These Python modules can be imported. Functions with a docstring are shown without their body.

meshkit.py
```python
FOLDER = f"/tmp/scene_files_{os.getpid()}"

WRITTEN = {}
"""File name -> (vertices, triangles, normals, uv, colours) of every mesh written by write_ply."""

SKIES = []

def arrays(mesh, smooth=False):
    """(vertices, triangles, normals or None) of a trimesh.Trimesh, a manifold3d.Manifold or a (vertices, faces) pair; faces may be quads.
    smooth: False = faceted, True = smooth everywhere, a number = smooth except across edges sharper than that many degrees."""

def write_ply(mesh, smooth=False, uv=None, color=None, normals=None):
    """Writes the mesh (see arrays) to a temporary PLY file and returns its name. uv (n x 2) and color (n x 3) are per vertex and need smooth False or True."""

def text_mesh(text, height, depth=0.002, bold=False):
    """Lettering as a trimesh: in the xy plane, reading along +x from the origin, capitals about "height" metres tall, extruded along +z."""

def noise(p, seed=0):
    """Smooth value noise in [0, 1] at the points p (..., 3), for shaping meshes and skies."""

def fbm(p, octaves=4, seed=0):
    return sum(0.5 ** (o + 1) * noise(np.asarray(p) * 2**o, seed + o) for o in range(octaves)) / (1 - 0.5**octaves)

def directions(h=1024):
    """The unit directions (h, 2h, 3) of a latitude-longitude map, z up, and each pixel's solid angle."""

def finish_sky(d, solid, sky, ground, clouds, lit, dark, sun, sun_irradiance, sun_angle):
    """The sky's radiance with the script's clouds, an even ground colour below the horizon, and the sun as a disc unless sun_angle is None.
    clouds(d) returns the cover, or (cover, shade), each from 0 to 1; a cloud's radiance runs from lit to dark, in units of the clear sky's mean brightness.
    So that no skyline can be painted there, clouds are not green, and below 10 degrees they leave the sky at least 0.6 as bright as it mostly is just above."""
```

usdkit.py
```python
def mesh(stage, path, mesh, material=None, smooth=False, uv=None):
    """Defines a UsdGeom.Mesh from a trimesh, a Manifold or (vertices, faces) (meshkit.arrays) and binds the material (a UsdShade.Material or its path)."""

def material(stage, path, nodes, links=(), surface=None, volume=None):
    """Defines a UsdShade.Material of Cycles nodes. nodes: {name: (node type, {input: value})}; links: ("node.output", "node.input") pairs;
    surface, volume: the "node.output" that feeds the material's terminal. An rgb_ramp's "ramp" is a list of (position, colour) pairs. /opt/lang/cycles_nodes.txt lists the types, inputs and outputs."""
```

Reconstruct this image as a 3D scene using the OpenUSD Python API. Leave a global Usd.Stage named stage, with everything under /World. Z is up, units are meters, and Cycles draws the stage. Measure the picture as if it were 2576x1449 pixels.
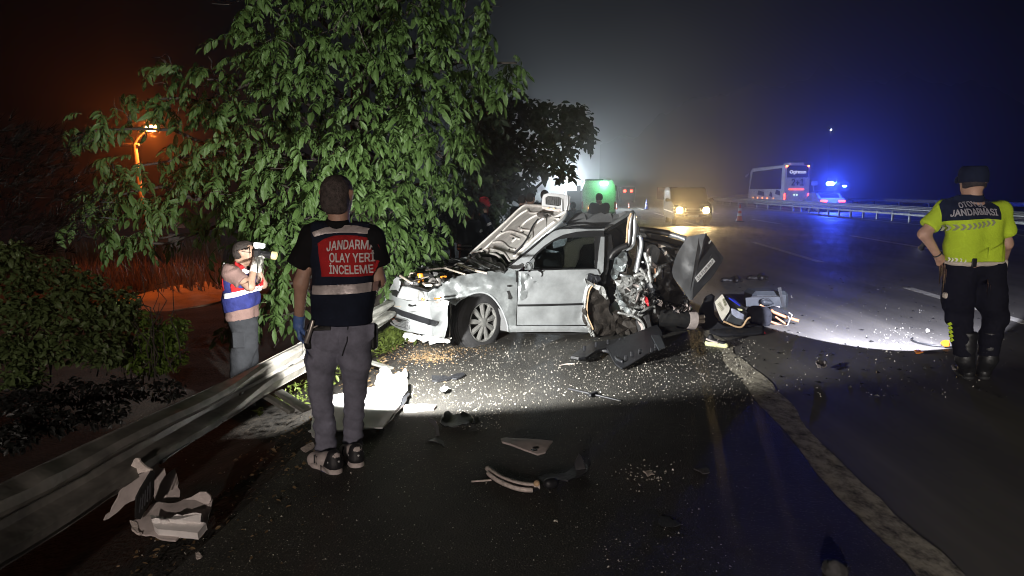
import math, random
import numpy as np, trimesh, usdkit, meshkit
from scipy.spatial import Delaunay, cKDTree
from scipy.interpolate import LinearNDInterpolator, NearestNDInterpolator
from shapely.geometry import Polygon, LineString, Point
from shapely import contains_xy
from pxr import Usd, UsdGeom, UsdLux, UsdShade, Gf, Sdf

random.seed(7)
RNG = np.random.default_rng(11)
stage = Usd.Stage.CreateInMemory()
UsdGeom.SetStageUpAxis(stage, 'Z')
UsdGeom.Xform.Define(stage, '/World')
UsdGeom.Scope.Define(stage, '/World/Looks')

# ------------------------------------------------------------------ camera
W_, H_, FOC, HOR = 2576.0, 1449.0, 1800.0, 478.0
PITCH = math.atan((H_ / 2 - HOR) / FOC)
EYE = np.array([0.0, 0.0, 1.65])
cam = UsdGeom.Camera.Define(stage, '/World/camera')
cam.CreateHorizontalApertureAttr(36.0)
cam.CreateFocalLengthAttr(36.0 * FOC / W_)
cam.CreateExposureAttr(0.0)
cam.AddTranslateOp().Set(tuple(EYE))
cam.AddRotateXOp().Set(90.0 - math.degrees(PITCH))
cam.CreateClippingRangeAttr((0.05, 2000.0))
FWD = np.array([0, math.cos(PITCH), -math.sin(PITCH)])
UPV = np.array([0, math.sin(PITCH), math.cos(PITCH)])


def ray(x, y):
    return np.array([(x - W_ / 2) / FOC, 0, 0]) + FWD + UPV * ((H_ / 2 - y) / FOC)


def G(x, y, z=0.0):
    "the point of the horizontal plane z seen in that direction"
    d = ray(x, y)
    return EYE + d * ((z - EYE[2]) / d[2])


def D(x, y, Y):
    "the point at distance Y ahead"
    d = ray(x, y)
    return EYE + d * (Y / d[1])


def onplane(x, y, p, n):
    d = ray(x, y)
    return EYE + d * (np.dot(np.asarray(p) - EYE, n) / np.dot(d, n))


ROADANG = math.atan((1450 - W_ / 2) / FOC)
RU = np.array([math.sin(ROADANG), math.cos(ROADANG), 0])      # along the road
RV = np.array([math.cos(ROADANG), -math.sin(ROADANG), 0])     # to the right of it


def R(s, l, z=0.0):
    return RU * s + RV * l + np.array([0, 0, z])


# ------------------------------------------------------------------ sky, moonless night
SUNEL, SUNAZ = 0.12, 2.6
MK = usdkit.material
dome = UsdLux.DomeLight.Define(stage, '/World/sky')
dome.GetPrim().SetCustomDataByKey('kind', 'structure')
skym = MK(stage, '/World/Looks/night_sky', {
    's': ('sky_texture', {'sky_type': 'single_scattering', 'sun_disc': False, 'sun_elevation': SUNEL, 'sun_rotation': SUNAZ}),
    'b': ('background_shader', {'strength': 0.00003})}, [('s.color', 'b.color')], surface='b.background')
UsdShade.MaterialBindingAPI.Apply(dome.GetPrim()).Bind(skym)
faint_added_light = UsdLux.DistantLight.Define(stage, '/World/faint_added_light')  # very faint added directional light, no moon in this sky
faint_added_light.CreateNormalizeAttr(True)
faint_added_light.CreateIntensityAttr(0.0002)
faint_added_light.CreateAngleAttr(0.5)
faint_added_light.CreateColorAttr((1.0, 0.9, 0.8))
_d = np.array([math.sin(SUNAZ) * math.cos(SUNEL), math.cos(SUNAZ) * math.cos(SUNEL), math.sin(SUNEL)])


def aim(prim, direction):
    d = Gf.Vec3d(*[float(v) for v in direction]).GetNormalized()
    UsdGeom.Xformable(prim).AddOrientOp().Set(Gf.Quatf(Gf.Rotation(Gf.Vec3d(0, 0, -1), d).GetQuat()))


aim(faint_added_light, -_d)


def lamp(path, pos, intensity, color, radius=0.05, cone=None, soft=0.05, target=None):
    s = UsdLux.SphereLight.Define(stage, path)
    s.CreateRadiusAttr(radius)
    s.CreateIntensityAttr(intensity)
    s.CreateColorAttr(Gf.Vec3f(*color))
    s.CreateNormalizeAttr(True)
    UsdGeom.Xformable(s).AddTranslateOp().Set(tuple(float(v) for v in pos))
    if cone:
        sh = UsdLux.ShapingAPI.Apply(s.GetPrim())
        sh.CreateShapingConeAngleAttr(cone)
        sh.CreateShapingConeSoftnessAttr(soft)
        aim(s, np.asarray(target, float) - np.asarray(pos, float))
    return s


# ------------------------------------------------------------------ lamps, seen and unseen (their housings follow below)
FLOOD = D(900, 796, 4.62)                     # hand floodlight held in front of the officer with the red back panel
_az, _el = math.radians(82), math.radians(3)
FLOODDIR = np.array([math.cos(_az) * math.cos(_el), math.sin(_az) * math.cos(_el), math.sin(_el)])
lamp('/World/hand_floodlight_beam', FLOOD + FLOODDIR * .05, 400, (1.0, 0.985, 0.94), 0.035, 67, 0.3, FLOOD + FLOODDIR)
FILL = np.array([-1.2, -3.9, 1.5])            # unseen lamp behind the camera, placed to light the foreground
lamp('/World/unseen_foreground_beam', FILL, 290, (1.0, 0.86, 0.77), 0.05)
BEAM = R(-9, -.5, .9)                           # unseen headlamp behind the camera, placed to light the far barrier and coach
lamp('/World/unseen_headlamp_beam', BEAM, 1300, (1.0, .96, .9), .07, 11, .4, R(60, 22, 1.5))
GREENB = D(1520, 461, 37.6)
lamp('/World/green_beacon_light', GREENB + np.array([0, -.25, 0]), 13, (0.03, 1.0, 0.12), 0.15)
BLUEB = D(2092, 462, 54.0)
lamp('/World/blue_beacon_light', BLUEB + np.array([0, -.3, 0]), 1350, (0.03, 0.07, 1.0), 0.2)
FOGL = D(1425, 452, 62.0)  # unseen lamp behind the van, placed to brighten the mist
lamp('/World/unseen_mist_light', FOGL, 3300, (0.78, 0.9, 1.0), 0.25)
STREETL = D(380, 325, 20.0)
lamp('/World/street_lamp_light', STREETL, 270, (1.0, 0.17, 0.02), 0.12, 82, .3, STREETL + np.array([.1, -.75, -1]))
TORCH = np.array([3.72, 6.5, 1.12])
lamp('/World/torch_beam', TORCH, 520, (0.80, 0.82, 1.0), 0.012, 31, 0.10, G(2165, 806))
SUVL = [D(1712, 530, 33.4), D(1772, 530, 33.4)]
for k_, p_ in enumerate(SUVL):
    lamp('/World/headlight_beam_%03d' % (k_ + 1), p_ + np.array([0, -.12, 0]), 300, (1.0, 0.66, 0.25), 0.07, 48, 0.6, p_ + np.array([-.05, -1, -.12]))
# ------------------------------------------------------------------ naming and mesh helpers
USED, BASE = {}, {}


def numbered(parent, name):
    k = (parent, name)
    n = USED.get(k, 0)
    USED[k] = n + 1
    return parent + '/' + (name if n == 0 else '%s_%03d' % (name, n))


def data(prim, label=None, cat=None, group=None, kind=None):
    for k, v in (('label', label), ('category', cat), ('group', group), ('kind', kind)):
        if v:
            prim.SetCustomDataByKey(k, v)
    return prim


def thing(name, label, cat, loc=(0, 0, 0), group=None, kind=None):
    p = numbered('/World', name)
    x = UsdGeom.Xform.Define(stage, p)
    x.AddTranslateOp().Set(tuple(float(v) for v in loc))
    BASE[p] = np.asarray(loc, float)
    data(x.GetPrim(), label, cat, group, kind)
    return p


def tri(m):
    if isinstance(m, trimesh.Trimesh):
        return m
    v, f, _ = meshkit.arrays(m)
    return trimesh.Trimesh(v, f, process=False)


def part(parent, name, mesh, mat, smooth=False, label=None, kind=None):
    p = numbered(parent, name)
    root = '/'.join(parent.split('/')[:3])
    v, f, n = meshkit.arrays(mesh, smooth)
    base = BASE.get(root, np.zeros(3))
    m = usdkit.mesh(stage, p, trimesh.Trimesh(v - base, f, process=False), mat, False)
    if n is not None:
        m.CreateNormalsAttr(n.astype(np.float32).tolist() if False else __import__('pxr').Vt.Vec3fArray.FromNumpy(n.astype(np.float32)))
        m.SetNormalsInterpolation('vertex')
    if label or kind:
        data(m.GetPrim(), label, None, None, kind)
    return p


def single(name, mesh, mat, label=None, cat=None, group=None, kind=None, smooth=False):
    p = numbered('/World', name)
    m = usdkit.mesh(stage, p, tri(mesh) if not smooth else mesh, mat, smooth)
    data(m.GetPrim(), label, cat, group, kind)
    return p


def copy_of(src, name, label, cat, loc, rotz=0, group=None, scale=1.0):
    p = numbered('/World', name)
    x = UsdGeom.Xform.Define(stage, p)
    x.GetPrim().GetReferences().AddInternalReference(src)
    x.ClearXformOpOrder()
    x.GetPrim().GetAttribute('xformOp:translate').Set(tuple(float(v) for v in loc)) if x.GetPrim().GetAttribute('xformOp:translate') else None
    ops = [x.GetPrim().GetAttribute('xformOp:translate')]
    tr = UsdGeom.XformOp(ops[0])
    lst = [tr]
    if rotz:
        lst.append(x.AddRotateZOp())
        lst[-1].Set(rotz)
    if scale != 1.0:
        lst.append(x.AddScaleOp())
        lst[-1].Set((scale, scale, scale))
    x.SetXformOpOrder(lst)
    x.GetPrim().SetInstanceable(True)
    data(x.GetPrim(), label, cat, group)
    return p


def cat_(*ms):
    out, n = ([], []), 0
    for m in ms:
        m = tri(m)
        out[0].append(np.asarray(m.vertices))
        out[1].append(np.asarray(m.faces) + n)
        n += len(m.vertices)
    return trimesh.Trimesh(np.vstack(out[0]), np.vstack(out[1]), process=False)


def unit(v):
    v = np.asarray(v, float)
    return v / (np.linalg.norm(v) + 1e-12)


def obox(c, ax, ay, az, sx, sy, sz, bev=0.0):
    "box with given axes; bev = bevelled edges"
    ax, ay, az = unit(ax), unit(ay), unit(az)
    if bev <= 0:
        m = trimesh.creation.box([sx, sy, sz])
    else:
        b = min(bev, .49 * min(sx, sy, sz))
        pts = []
        for x in (-1, 1):
            for y in (-1, 1):
                for z in (-1, 1):
                    p = np.array([x * sx / 2, y * sy / 2, z * sz / 2])
                    for k in range(3):
                        q = p - np.array([x, y, z]) * b
                        q[k] = p[k]
                        pts.append(q)
        m = trimesh.convex.convex_hull(np.array(pts))
    v = np.asarray(m.vertices)
    return trimesh.Trimesh(np.asarray(c) + v[:, :1] * ax + v[:, 1:2] * ay + v[:, 2:] * az, m.faces, process=False)


X_, Y_, Z_ = np.eye(3)


def box(c, s, bev=0.0, rotz=0.0):
    a = np.array([math.cos(rotz), math.sin(rotz), 0])
    return obox(c, a, [-a[1], a[0], 0], Z_, *s, bev=bev)


def bar(a, b, w, t, up=(0, 0, 1), bev=0.0):
    a, b = np.asarray(a, float), np.asarray(b, float)
    d = unit(b - a)
    s = unit(np.cross(d, up))
    return obox((a + b) / 2, d, s, np.cross(s, d), np.linalg.norm(b - a), w, t, bev)


def tube(pts, r, n=8, cap=True):
    p = np.asarray(pts, float)
    r = np.broadcast_to(np.asarray(r, float), (len(p),))
    t = np.gradient(p, axis=0)
    t /= np.linalg.norm(t, axis=1, keepdims=True) + 1e-12
    a = np.cross(t[0], Z_ if abs(t[0][2]) < .9 else X_)
    A = []
    for k in range(len(p)):
        a = a - t[k] * np.dot(a, t[k])
        a = unit(a)
        A.append(a)
    A = np.array(A)
    B = np.cross(t, A)
    ang = np.arange(n) * 2 * np.pi / n
    v = (p[:, None] + r[:, None, None] * (np.cos(ang)[None, :, None] * A[:, None] + np.sin(ang)[None, :, None] * B[:, None])).reshape(-1, 3)
    f = []
    for i in range(len(p) - 1):
        for j in range(n):
            q = [i * n + j, i * n + (j + 1) % n, (i + 1) * n + (j + 1) % n, (i + 1) * n + j]
            f += [[q[0], q[1], q[2]], [q[0], q[2], q[3]]]
    if cap:
        v = np.vstack([v, p[0], p[-1]])
        for j in range(n):
            f.append([len(v) - 2, (j + 1) % n, j])
            f.append([len(v) - 1, (len(p) - 1) * n + j, (len(p) - 1) * n + (j + 1) % n])
    return trimesh.Trimesh(v, np.array(f), process=False)


def smoothpath(pts, n=20):
    p = np.asarray(pts, float)
    from scipy.interpolate import CubicSpline
    t = np.concatenate([[0], np.cumsum(np.linalg.norm(np.diff(p, axis=0), axis=1))])
    return CubicSpline(t, p)(np.linspace(0, t[-1], n))


def lathe(profile, c, axis=(0, 0, 1), n=32):
    "profile: (radius, height) along the axis"
    axis = unit(axis)
    a = unit(np.cross(axis, X_ if abs(axis[0]) < .9 else Y_))
    b = np.cross(axis, a)
    pr = np.asarray(profile, float)
    ang = np.arange(n) * 2 * np.pi / n
    ringv = np.cos(ang)[:, None] * a + np.sin(ang)[:, None] * b
    v = (np.asarray(c) + pr[:, None, :1] * ringv[None] + pr[:, None, 1:] * axis).reshape(-1, 3)
    f = []
    for i in range(len(pr) - 1):
        for j in range(n):
            q = [i * n + j, i * n + (j + 1) % n, (i + 1) * n + (j + 1) % n, (i + 1) * n + j]
            f += [[q[0], q[1], q[2]], [q[0], q[2], q[3]]]
    return trimesh.Trimesh(v, np.array(f), process=False)


def ball(c, r, sub=2, scale=(1, 1, 1)):
    m = trimesh.creation.icosphere(sub, r)
    return trimesh.Trimesh(np.asarray(m.vertices) * scale + np.asarray(c), m.faces, process=False)


def jag(poly, amp, step, seed=0):
    "roughens an outline"
    rng = np.random.default_rng(seed)
    pg = Polygon(poly)
    L = pg.exterior.length
    n = max(6, int(L / step))
    pts = np.array([pg.exterior.interpolate(L * k / n).coords[0] for k in range(n)])
    return pts + rng.normal(0, amp, pts.shape)


def sheet(poly, to3, step, thick=0.002, disp=None, holes=(), back=None, seed=0, jitter=0.25, sm=False):
    """A sheet with outline poly (2-D), points every step, mapped by to3(u, v); disp(p, uv) moves points along the sheet's normal."""
    pg = Polygon(poly, holes).buffer(0)
    if pg.geom_type != 'Polygon':
        pg = max(pg.geoms, key=lambda g: g.area)
    rng = np.random.default_rng(seed)
    pts = []
    for ringg in [pg.exterior] + list(pg.interiors):
        n = max(4, int(math.ceil(ringg.length / step)))
        co = list(ringg.coords)[:-1]
        pts += co
        for k in range(n):
            q = ringg.interpolate(ringg.length * k / n).coords[0]
            if min((q[0] - c[0]) ** 2 + (q[1] - c[1]) ** 2 for c in co) > (step * .3) ** 2:
                pts.append(q)
    nb = len(pts)
    x0, y0, x1, y1 = pg.bounds
    gx, gy = np.meshgrid(np.arange(x0 + step / 2, x1, step), np.arange(y0 + step / 2, y1, step))
    gxy = np.stack([gx.ravel(), gy.ravel()], 1) + rng.uniform(-jitter, jitter, (gx.size, 2)) * step
    inner = pg.buffer(-step * .35)
    if not inner.is_empty and len(gxy):
        gxy = gxy[contains_xy(inner, gxy[:, 0], gxy[:, 1])]
        P2 = np.vstack([np.array(pts), gxy])
    else:
        P2 = np.array(pts)
    P2 = np.unique(np.round(P2, 7), axis=0)
    tr = Delaunay(P2).simplices
    c = P2[tr].mean(1)
    tr = tr[contains_xy(pg, c[:, 0], c[:, 1])]
    a = P2[tr]
    ar = (a[:, 1, 0] - a[:, 0, 0]) * (a[:, 2, 1] - a[:, 0, 1]) - (a[:, 1, 1] - a[:, 0, 1]) * (a[:, 2, 0] - a[:, 0, 0])
    keep = np.abs(ar) > 1e-9 * step
    tr, ar = tr[keep], ar[keep]
    tr[ar < 0] = tr[ar < 0][:, ::-1]
    V = np.array([to3(u, v) for u, v in P2])
    N = vnormals(V, tr)
    # face the camera
    if np.mean(np.einsum('ij,ij->i', N, EYE - V)) < 0:
        tr = tr[:, ::-1]
        N = -N
    if disp is not None:
        V = V + N * np.asarray(disp(V, P2))[:, None]
        N = vnormals(V, tr)
    if thick <= 0:
        return trimesh.Trimesh(V, tr, process=False)
    Bk = V - N * thick
    if back is not None:
        Bk = V - np.asarray(back) * thick
    n = len(V)
    e = np.vstack([tr[:, [0, 1]], tr[:, [1, 2]], tr[:, [2, 0]]])
    key = {}
    for i, j in e:
        key[(i, j)] = 1
    bd = [(i, j) for i, j in e if (j, i) not in key]
    sf = []
    for i, j in bd:
        sf += [[j, i, n + i], [j, n + i, n + j]]
    f = np.vstack([tr, tr[:, ::-1] + n, np.array(sf)])
    return trimesh.Trimesh(np.vstack([V, Bk]), f, process=False)


def vnormals(V, F):
    n = np.zeros_like(V)
    fn = np.cross(V[F[:, 1]] - V[F[:, 0]], V[F[:, 2]] - V[F[:, 0]])
    for k in range(3):
        np.add.at(n, F[:, k], fn)
    return n / (np.linalg.norm(n, axis=1, keepdims=True) + 1e-15)


def nz(p, f, seed=0, o=3):
    return meshkit.fbm(np.asarray(p) * f, o, seed) - 0.5


# ------------------------------------------------------------------ implicit shapes
def surfnet(F, lo, h):
    ins = F < 0
    nx, ny, nzz = F.shape
    c = ins[:-1, :-1, :-1].astype(np.int8)
    cnt = np.zeros((nx - 1, ny - 1, nzz - 1), np.int8)
    for i in (0, 1):
        for j in (0, 1):
            for k in (0, 1):
                cnt += ins[i:nx - 1 + i, j:ny - 1 + j, k:nzz - 1 + k]
    act = (cnt > 0) & (cnt < 8)
    ids = -np.ones(act.shape, np.int64)
    I = np.argwhere(act)
    ids[act] = np.arange(len(I))
    acc = np.zeros((len(I), 3))
    num = np.zeros(len(I))
    offs = [(i, j, k) for i in (0, 1) for j in (0, 1) for k in (0, 1)]
    for a in offs:
        for ax in range(3):
            if a[ax]:
                continue
            b = list(a)
            b[ax] = 1
            fa = F[I[:, 0] + a[0], I[:, 1] + a[1], I[:, 2] + a[2]]
            fb = F[I[:, 0] + b[0], I[:, 1] + b[1], I[:, 2] + b[2]]
            x = (fa < 0) != (fb < 0)
            t = np.where(x, fa / np.where(x, fa - fb, 1), 0)
            p = np.tile(np.array(a, float), (len(I), 1))
            p[:, ax] += t
            acc[x] += p[x]
            num[x] += 1
    V = lo + h * (I + acc / np.maximum(num, 1)[:, None])
    faces = []
    for ax in range(3):
        u, w = (ax + 1) % 3, (ax + 2) % 3
        sl0 = [slice(None)] * 3
        sl1 = [slice(None)] * 3
        sl0[ax] = slice(0, -1)
        sl1[ax] = slice(1, None)
        s0, s1 = ins[tuple(sl0)], ins[tuple(sl1)]
        E_ = np.argwhere(s0 != s1)
        E_ = E_[(E_[:, u] > 0) & (E_[:, w] > 0) & (E_[:, u] < F.shape[u] - 1) & (E_[:, w] < F.shape[w] - 1)]
        flip = s0[E_[:, 0], E_[:, 1], E_[:, 2]]
        q = []
        for du, dw in ((-1, -1), (0, -1), (0, 0), (-1, 0)):
            e = E_.copy()
            e[:, u] += du
            e[:, w] += dw
            q.append(ids[e[:, 0], e[:, 1], e[:, 2]])
        q = np.stack(q, 1)
        q[~flip] = q[~flip][:, ::-1]
        faces.append(np.vstack([q[:, [0, 1, 2]], q[:, [0, 2, 3]]]))
    return trimesh.Trimesh(V, np.vstack(faces), process=False)


def blob(prims, h=0.012, k=0.03, cuts=(), smooth=2, wr=None):
    """prims: (a, b, ra, rb[, k]) round cones joined smoothly; cuts: (point, outward normal) planes; wr(P) is added to the distance."""
    pr = [(np.asarray(p[0], float), np.asarray(p[1], float), p[2], p[3], p[4] if len(p) > 4 else k) for p in prims]
    lo = np.min([np.minimum(a - ra, b - rb) for a, b, ra, rb, _ in pr], 0) - 3 * h - .01
    hi = np.max([np.maximum(a + ra, b + rb) for a, b, ra, rb, _ in pr], 0) + 3 * h + .01
    n = np.ceil((hi - lo) / h).astype(int) + 1
    F = np.full(n, 1.0, np.float64)
    ax = [lo[i] + h * np.arange(n[i]) for i in range(3)]
    for a, b, ra, rb, kk in pr:
        m = max(ra, rb) + kk * 1.5 + 2 * h
        l = np.clip(np.floor((np.minimum(a, b) - m - lo) / h).astype(int), 0, n)
        u = np.clip(np.ceil((np.maximum(a, b) + m - lo) / h).astype(int) + 1, 0, n)
        sl = tuple(slice(l[i], u[i]) for i in range(3))
        X, Y, Z = np.meshgrid(*[ax[i][sl[i]] for i in range(3)], indexing='ij', sparse=True)
        ba = b - a
        bb = max(float(ba @ ba), 1e-12)
        t = np.clip(((X - a[0]) * ba[0] + (Y - a[1]) * ba[1] + (Z - a[2]) * ba[2]) / bb, 0, 1)
        d = np.sqrt((X - a[0] - t * ba[0]) ** 2 + (Y - a[1] - t * ba[1]) ** 2 + (Z - a[2] - t * ba[2]) ** 2) - (ra + (rb - ra) * t)
        f = F[sl]
        hh = np.clip(.5 + .5 * (d - f) / kk, 0, 1)
        F[sl] = d + (f - d) * hh - kk * hh * (1 - hh)
    X, Y, Z = np.meshgrid(*ax, indexing='ij', sparse=True)
    for cu in cuts:
        p, nn = np.asarray(cu[0], float), unit(cu[1])
        g = (X - p[0]) * nn[0] + (Y - p[1]) * nn[1] + (Z - p[2]) * nn[2]
        if len(cu) > 2:      # only within this distance of the point
            g = np.minimum(g, cu[2] - np.sqrt((X - p[0]) ** 2 + (Y - p[1]) ** 2 + (Z - p[2]) ** 2))
        F = np.maximum(F, g)
    m = surfnet(F, lo, h)
    if smooth:
        trimesh.smoothing.filter_taubin(m, iterations=smooth * 4)
    if wr is not None:
        V = np.asarray(m.vertices)
        N = vnormals(V, np.asarray(m.faces))
        m = trimesh.Trimesh(V + N * wr(V)[:, None], m.faces, process=False)
    return m


def draper(mesh, d, org):
    """Returns f(u, w, off) -> points lying on the side of the mesh that faces d; u runs to the right seen from d, w is height above org."""
    d = unit([d[0], d[1], 0])
    r = np.array([-d[1], d[0], 0])
    V, Fc = np.asarray(mesh.vertices), np.asarray(mesh.faces)
    N = vnormals(V, Fc)
    ok = N @ d > .05
    q = V[ok] - org
    uv = np.stack([q @ r, q[:, 2]], 1)
    hh = q @ d
    key = np.round(uv / .012).astype(int)
    best = {}
    for kx, s, u in zip(map(tuple, key), hh, uv):
        if kx not in best or s > best[kx][0]:
            best[kx] = (s, u)
    U = np.array([b[1] for b in best.values()])
    S = np.array([b[0] for b in best.values()])
    T = cKDTree(U)
    dd, ii = T.query(U, k=9)
    S = S[ii].mean(1) if False else np.maximum(S, S[ii].mean(1))
    lin, near = LinearNDInterpolator(U, S), NearestNDInterpolator(U, S)

    def f(u, w, off=0.003):
        u, w, off = np.broadcast_arrays(np.asarray(u, float), np.asarray(w, float), np.asarray(off, float))
        s = lin(u, w)
        s = np.where(np.isnan(s), near(u, w), s)
        return org + u[..., None] * r + w[..., None] * Z_ + (s + off)[..., None] * d
    f.d, f.r = d, r
    return f


def drape_poly(f, poly, step=.012, off=.004, thick=.004):
    return sheet(poly, lambda u, w: f(u, w, off), step, thick)


def drape_text(f, text, u0, w0, height, off=.008, width=None, bold=True, slant=0.0, arch=0.0):
    m = meshkit.text_mesh(text, height, .003, bold)
    v = np.array(m.vertices)
    w = v[:, 0].max()
    if width:
        v[:, 0] *= width / w
        w = width
    v2, f2 = trimesh.remesh.subdivide_to_size(v, m.faces, .02)
    u = v2[:, 0] - w / 2
    ww = w0 + v2[:, 1] + slant * u - arch * (u / (w / 2)) ** 2
    return trimesh.Trimesh(f(u0 + u, ww, off + v2[:, 2]), f2, process=False)
# ------------------------------------------------------------------ materials
def simple(name, col, rough=.6, metal=0.0, var=.25, scale=6.0, bump=0.0, bscale=40.0, spec=None, emis=None, coat=0.0):
    "principled with colour variation from noise and a fine bump"
    n = {'g': ('geometry', {}), 'n': ('noise_texture', {'scale': scale, 'detail': 5.0, 'roughness': .6}),
         'r': ('rgb_ramp', {'ramp': [(.3, tuple(c * (1 - var) for c in col)), (.7, tuple(min(1, c * (1 + var * .6)) for c in col))]}),
         'p': ('principled_bsdf', {'roughness': rough, 'metallic': metal})}
    if spec is not None:
        n['p'][1]['specular_ior_level'] = spec
    if coat:
        n['p'][1]['coat_weight'] = coat
        n['p'][1]['coat_roughness'] = .08
    l = [('g.position', 'n.vector'), ('n.fac', 'r.fac'), ('r.color', 'p.base_color')]
    if bump:
        n['m'] = ('noise_texture', {'scale': bscale, 'detail': 4.0})
        n['b'] = ('bump', {'strength': bump, 'distance': .01})
        l += [('g.position', 'm.vector'), ('m.fac', 'b.height'), ('b.normal', 'p.normal')]
    return MK(stage, '/World/Looks/' + name, n, l, surface='p.BSDF')


def glow(name, col, strength):
    return MK(stage, '/World/Looks/' + name, {'e': ('emission', {'color': col, 'strength': strength})}, [], surface='e.emission')


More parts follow.
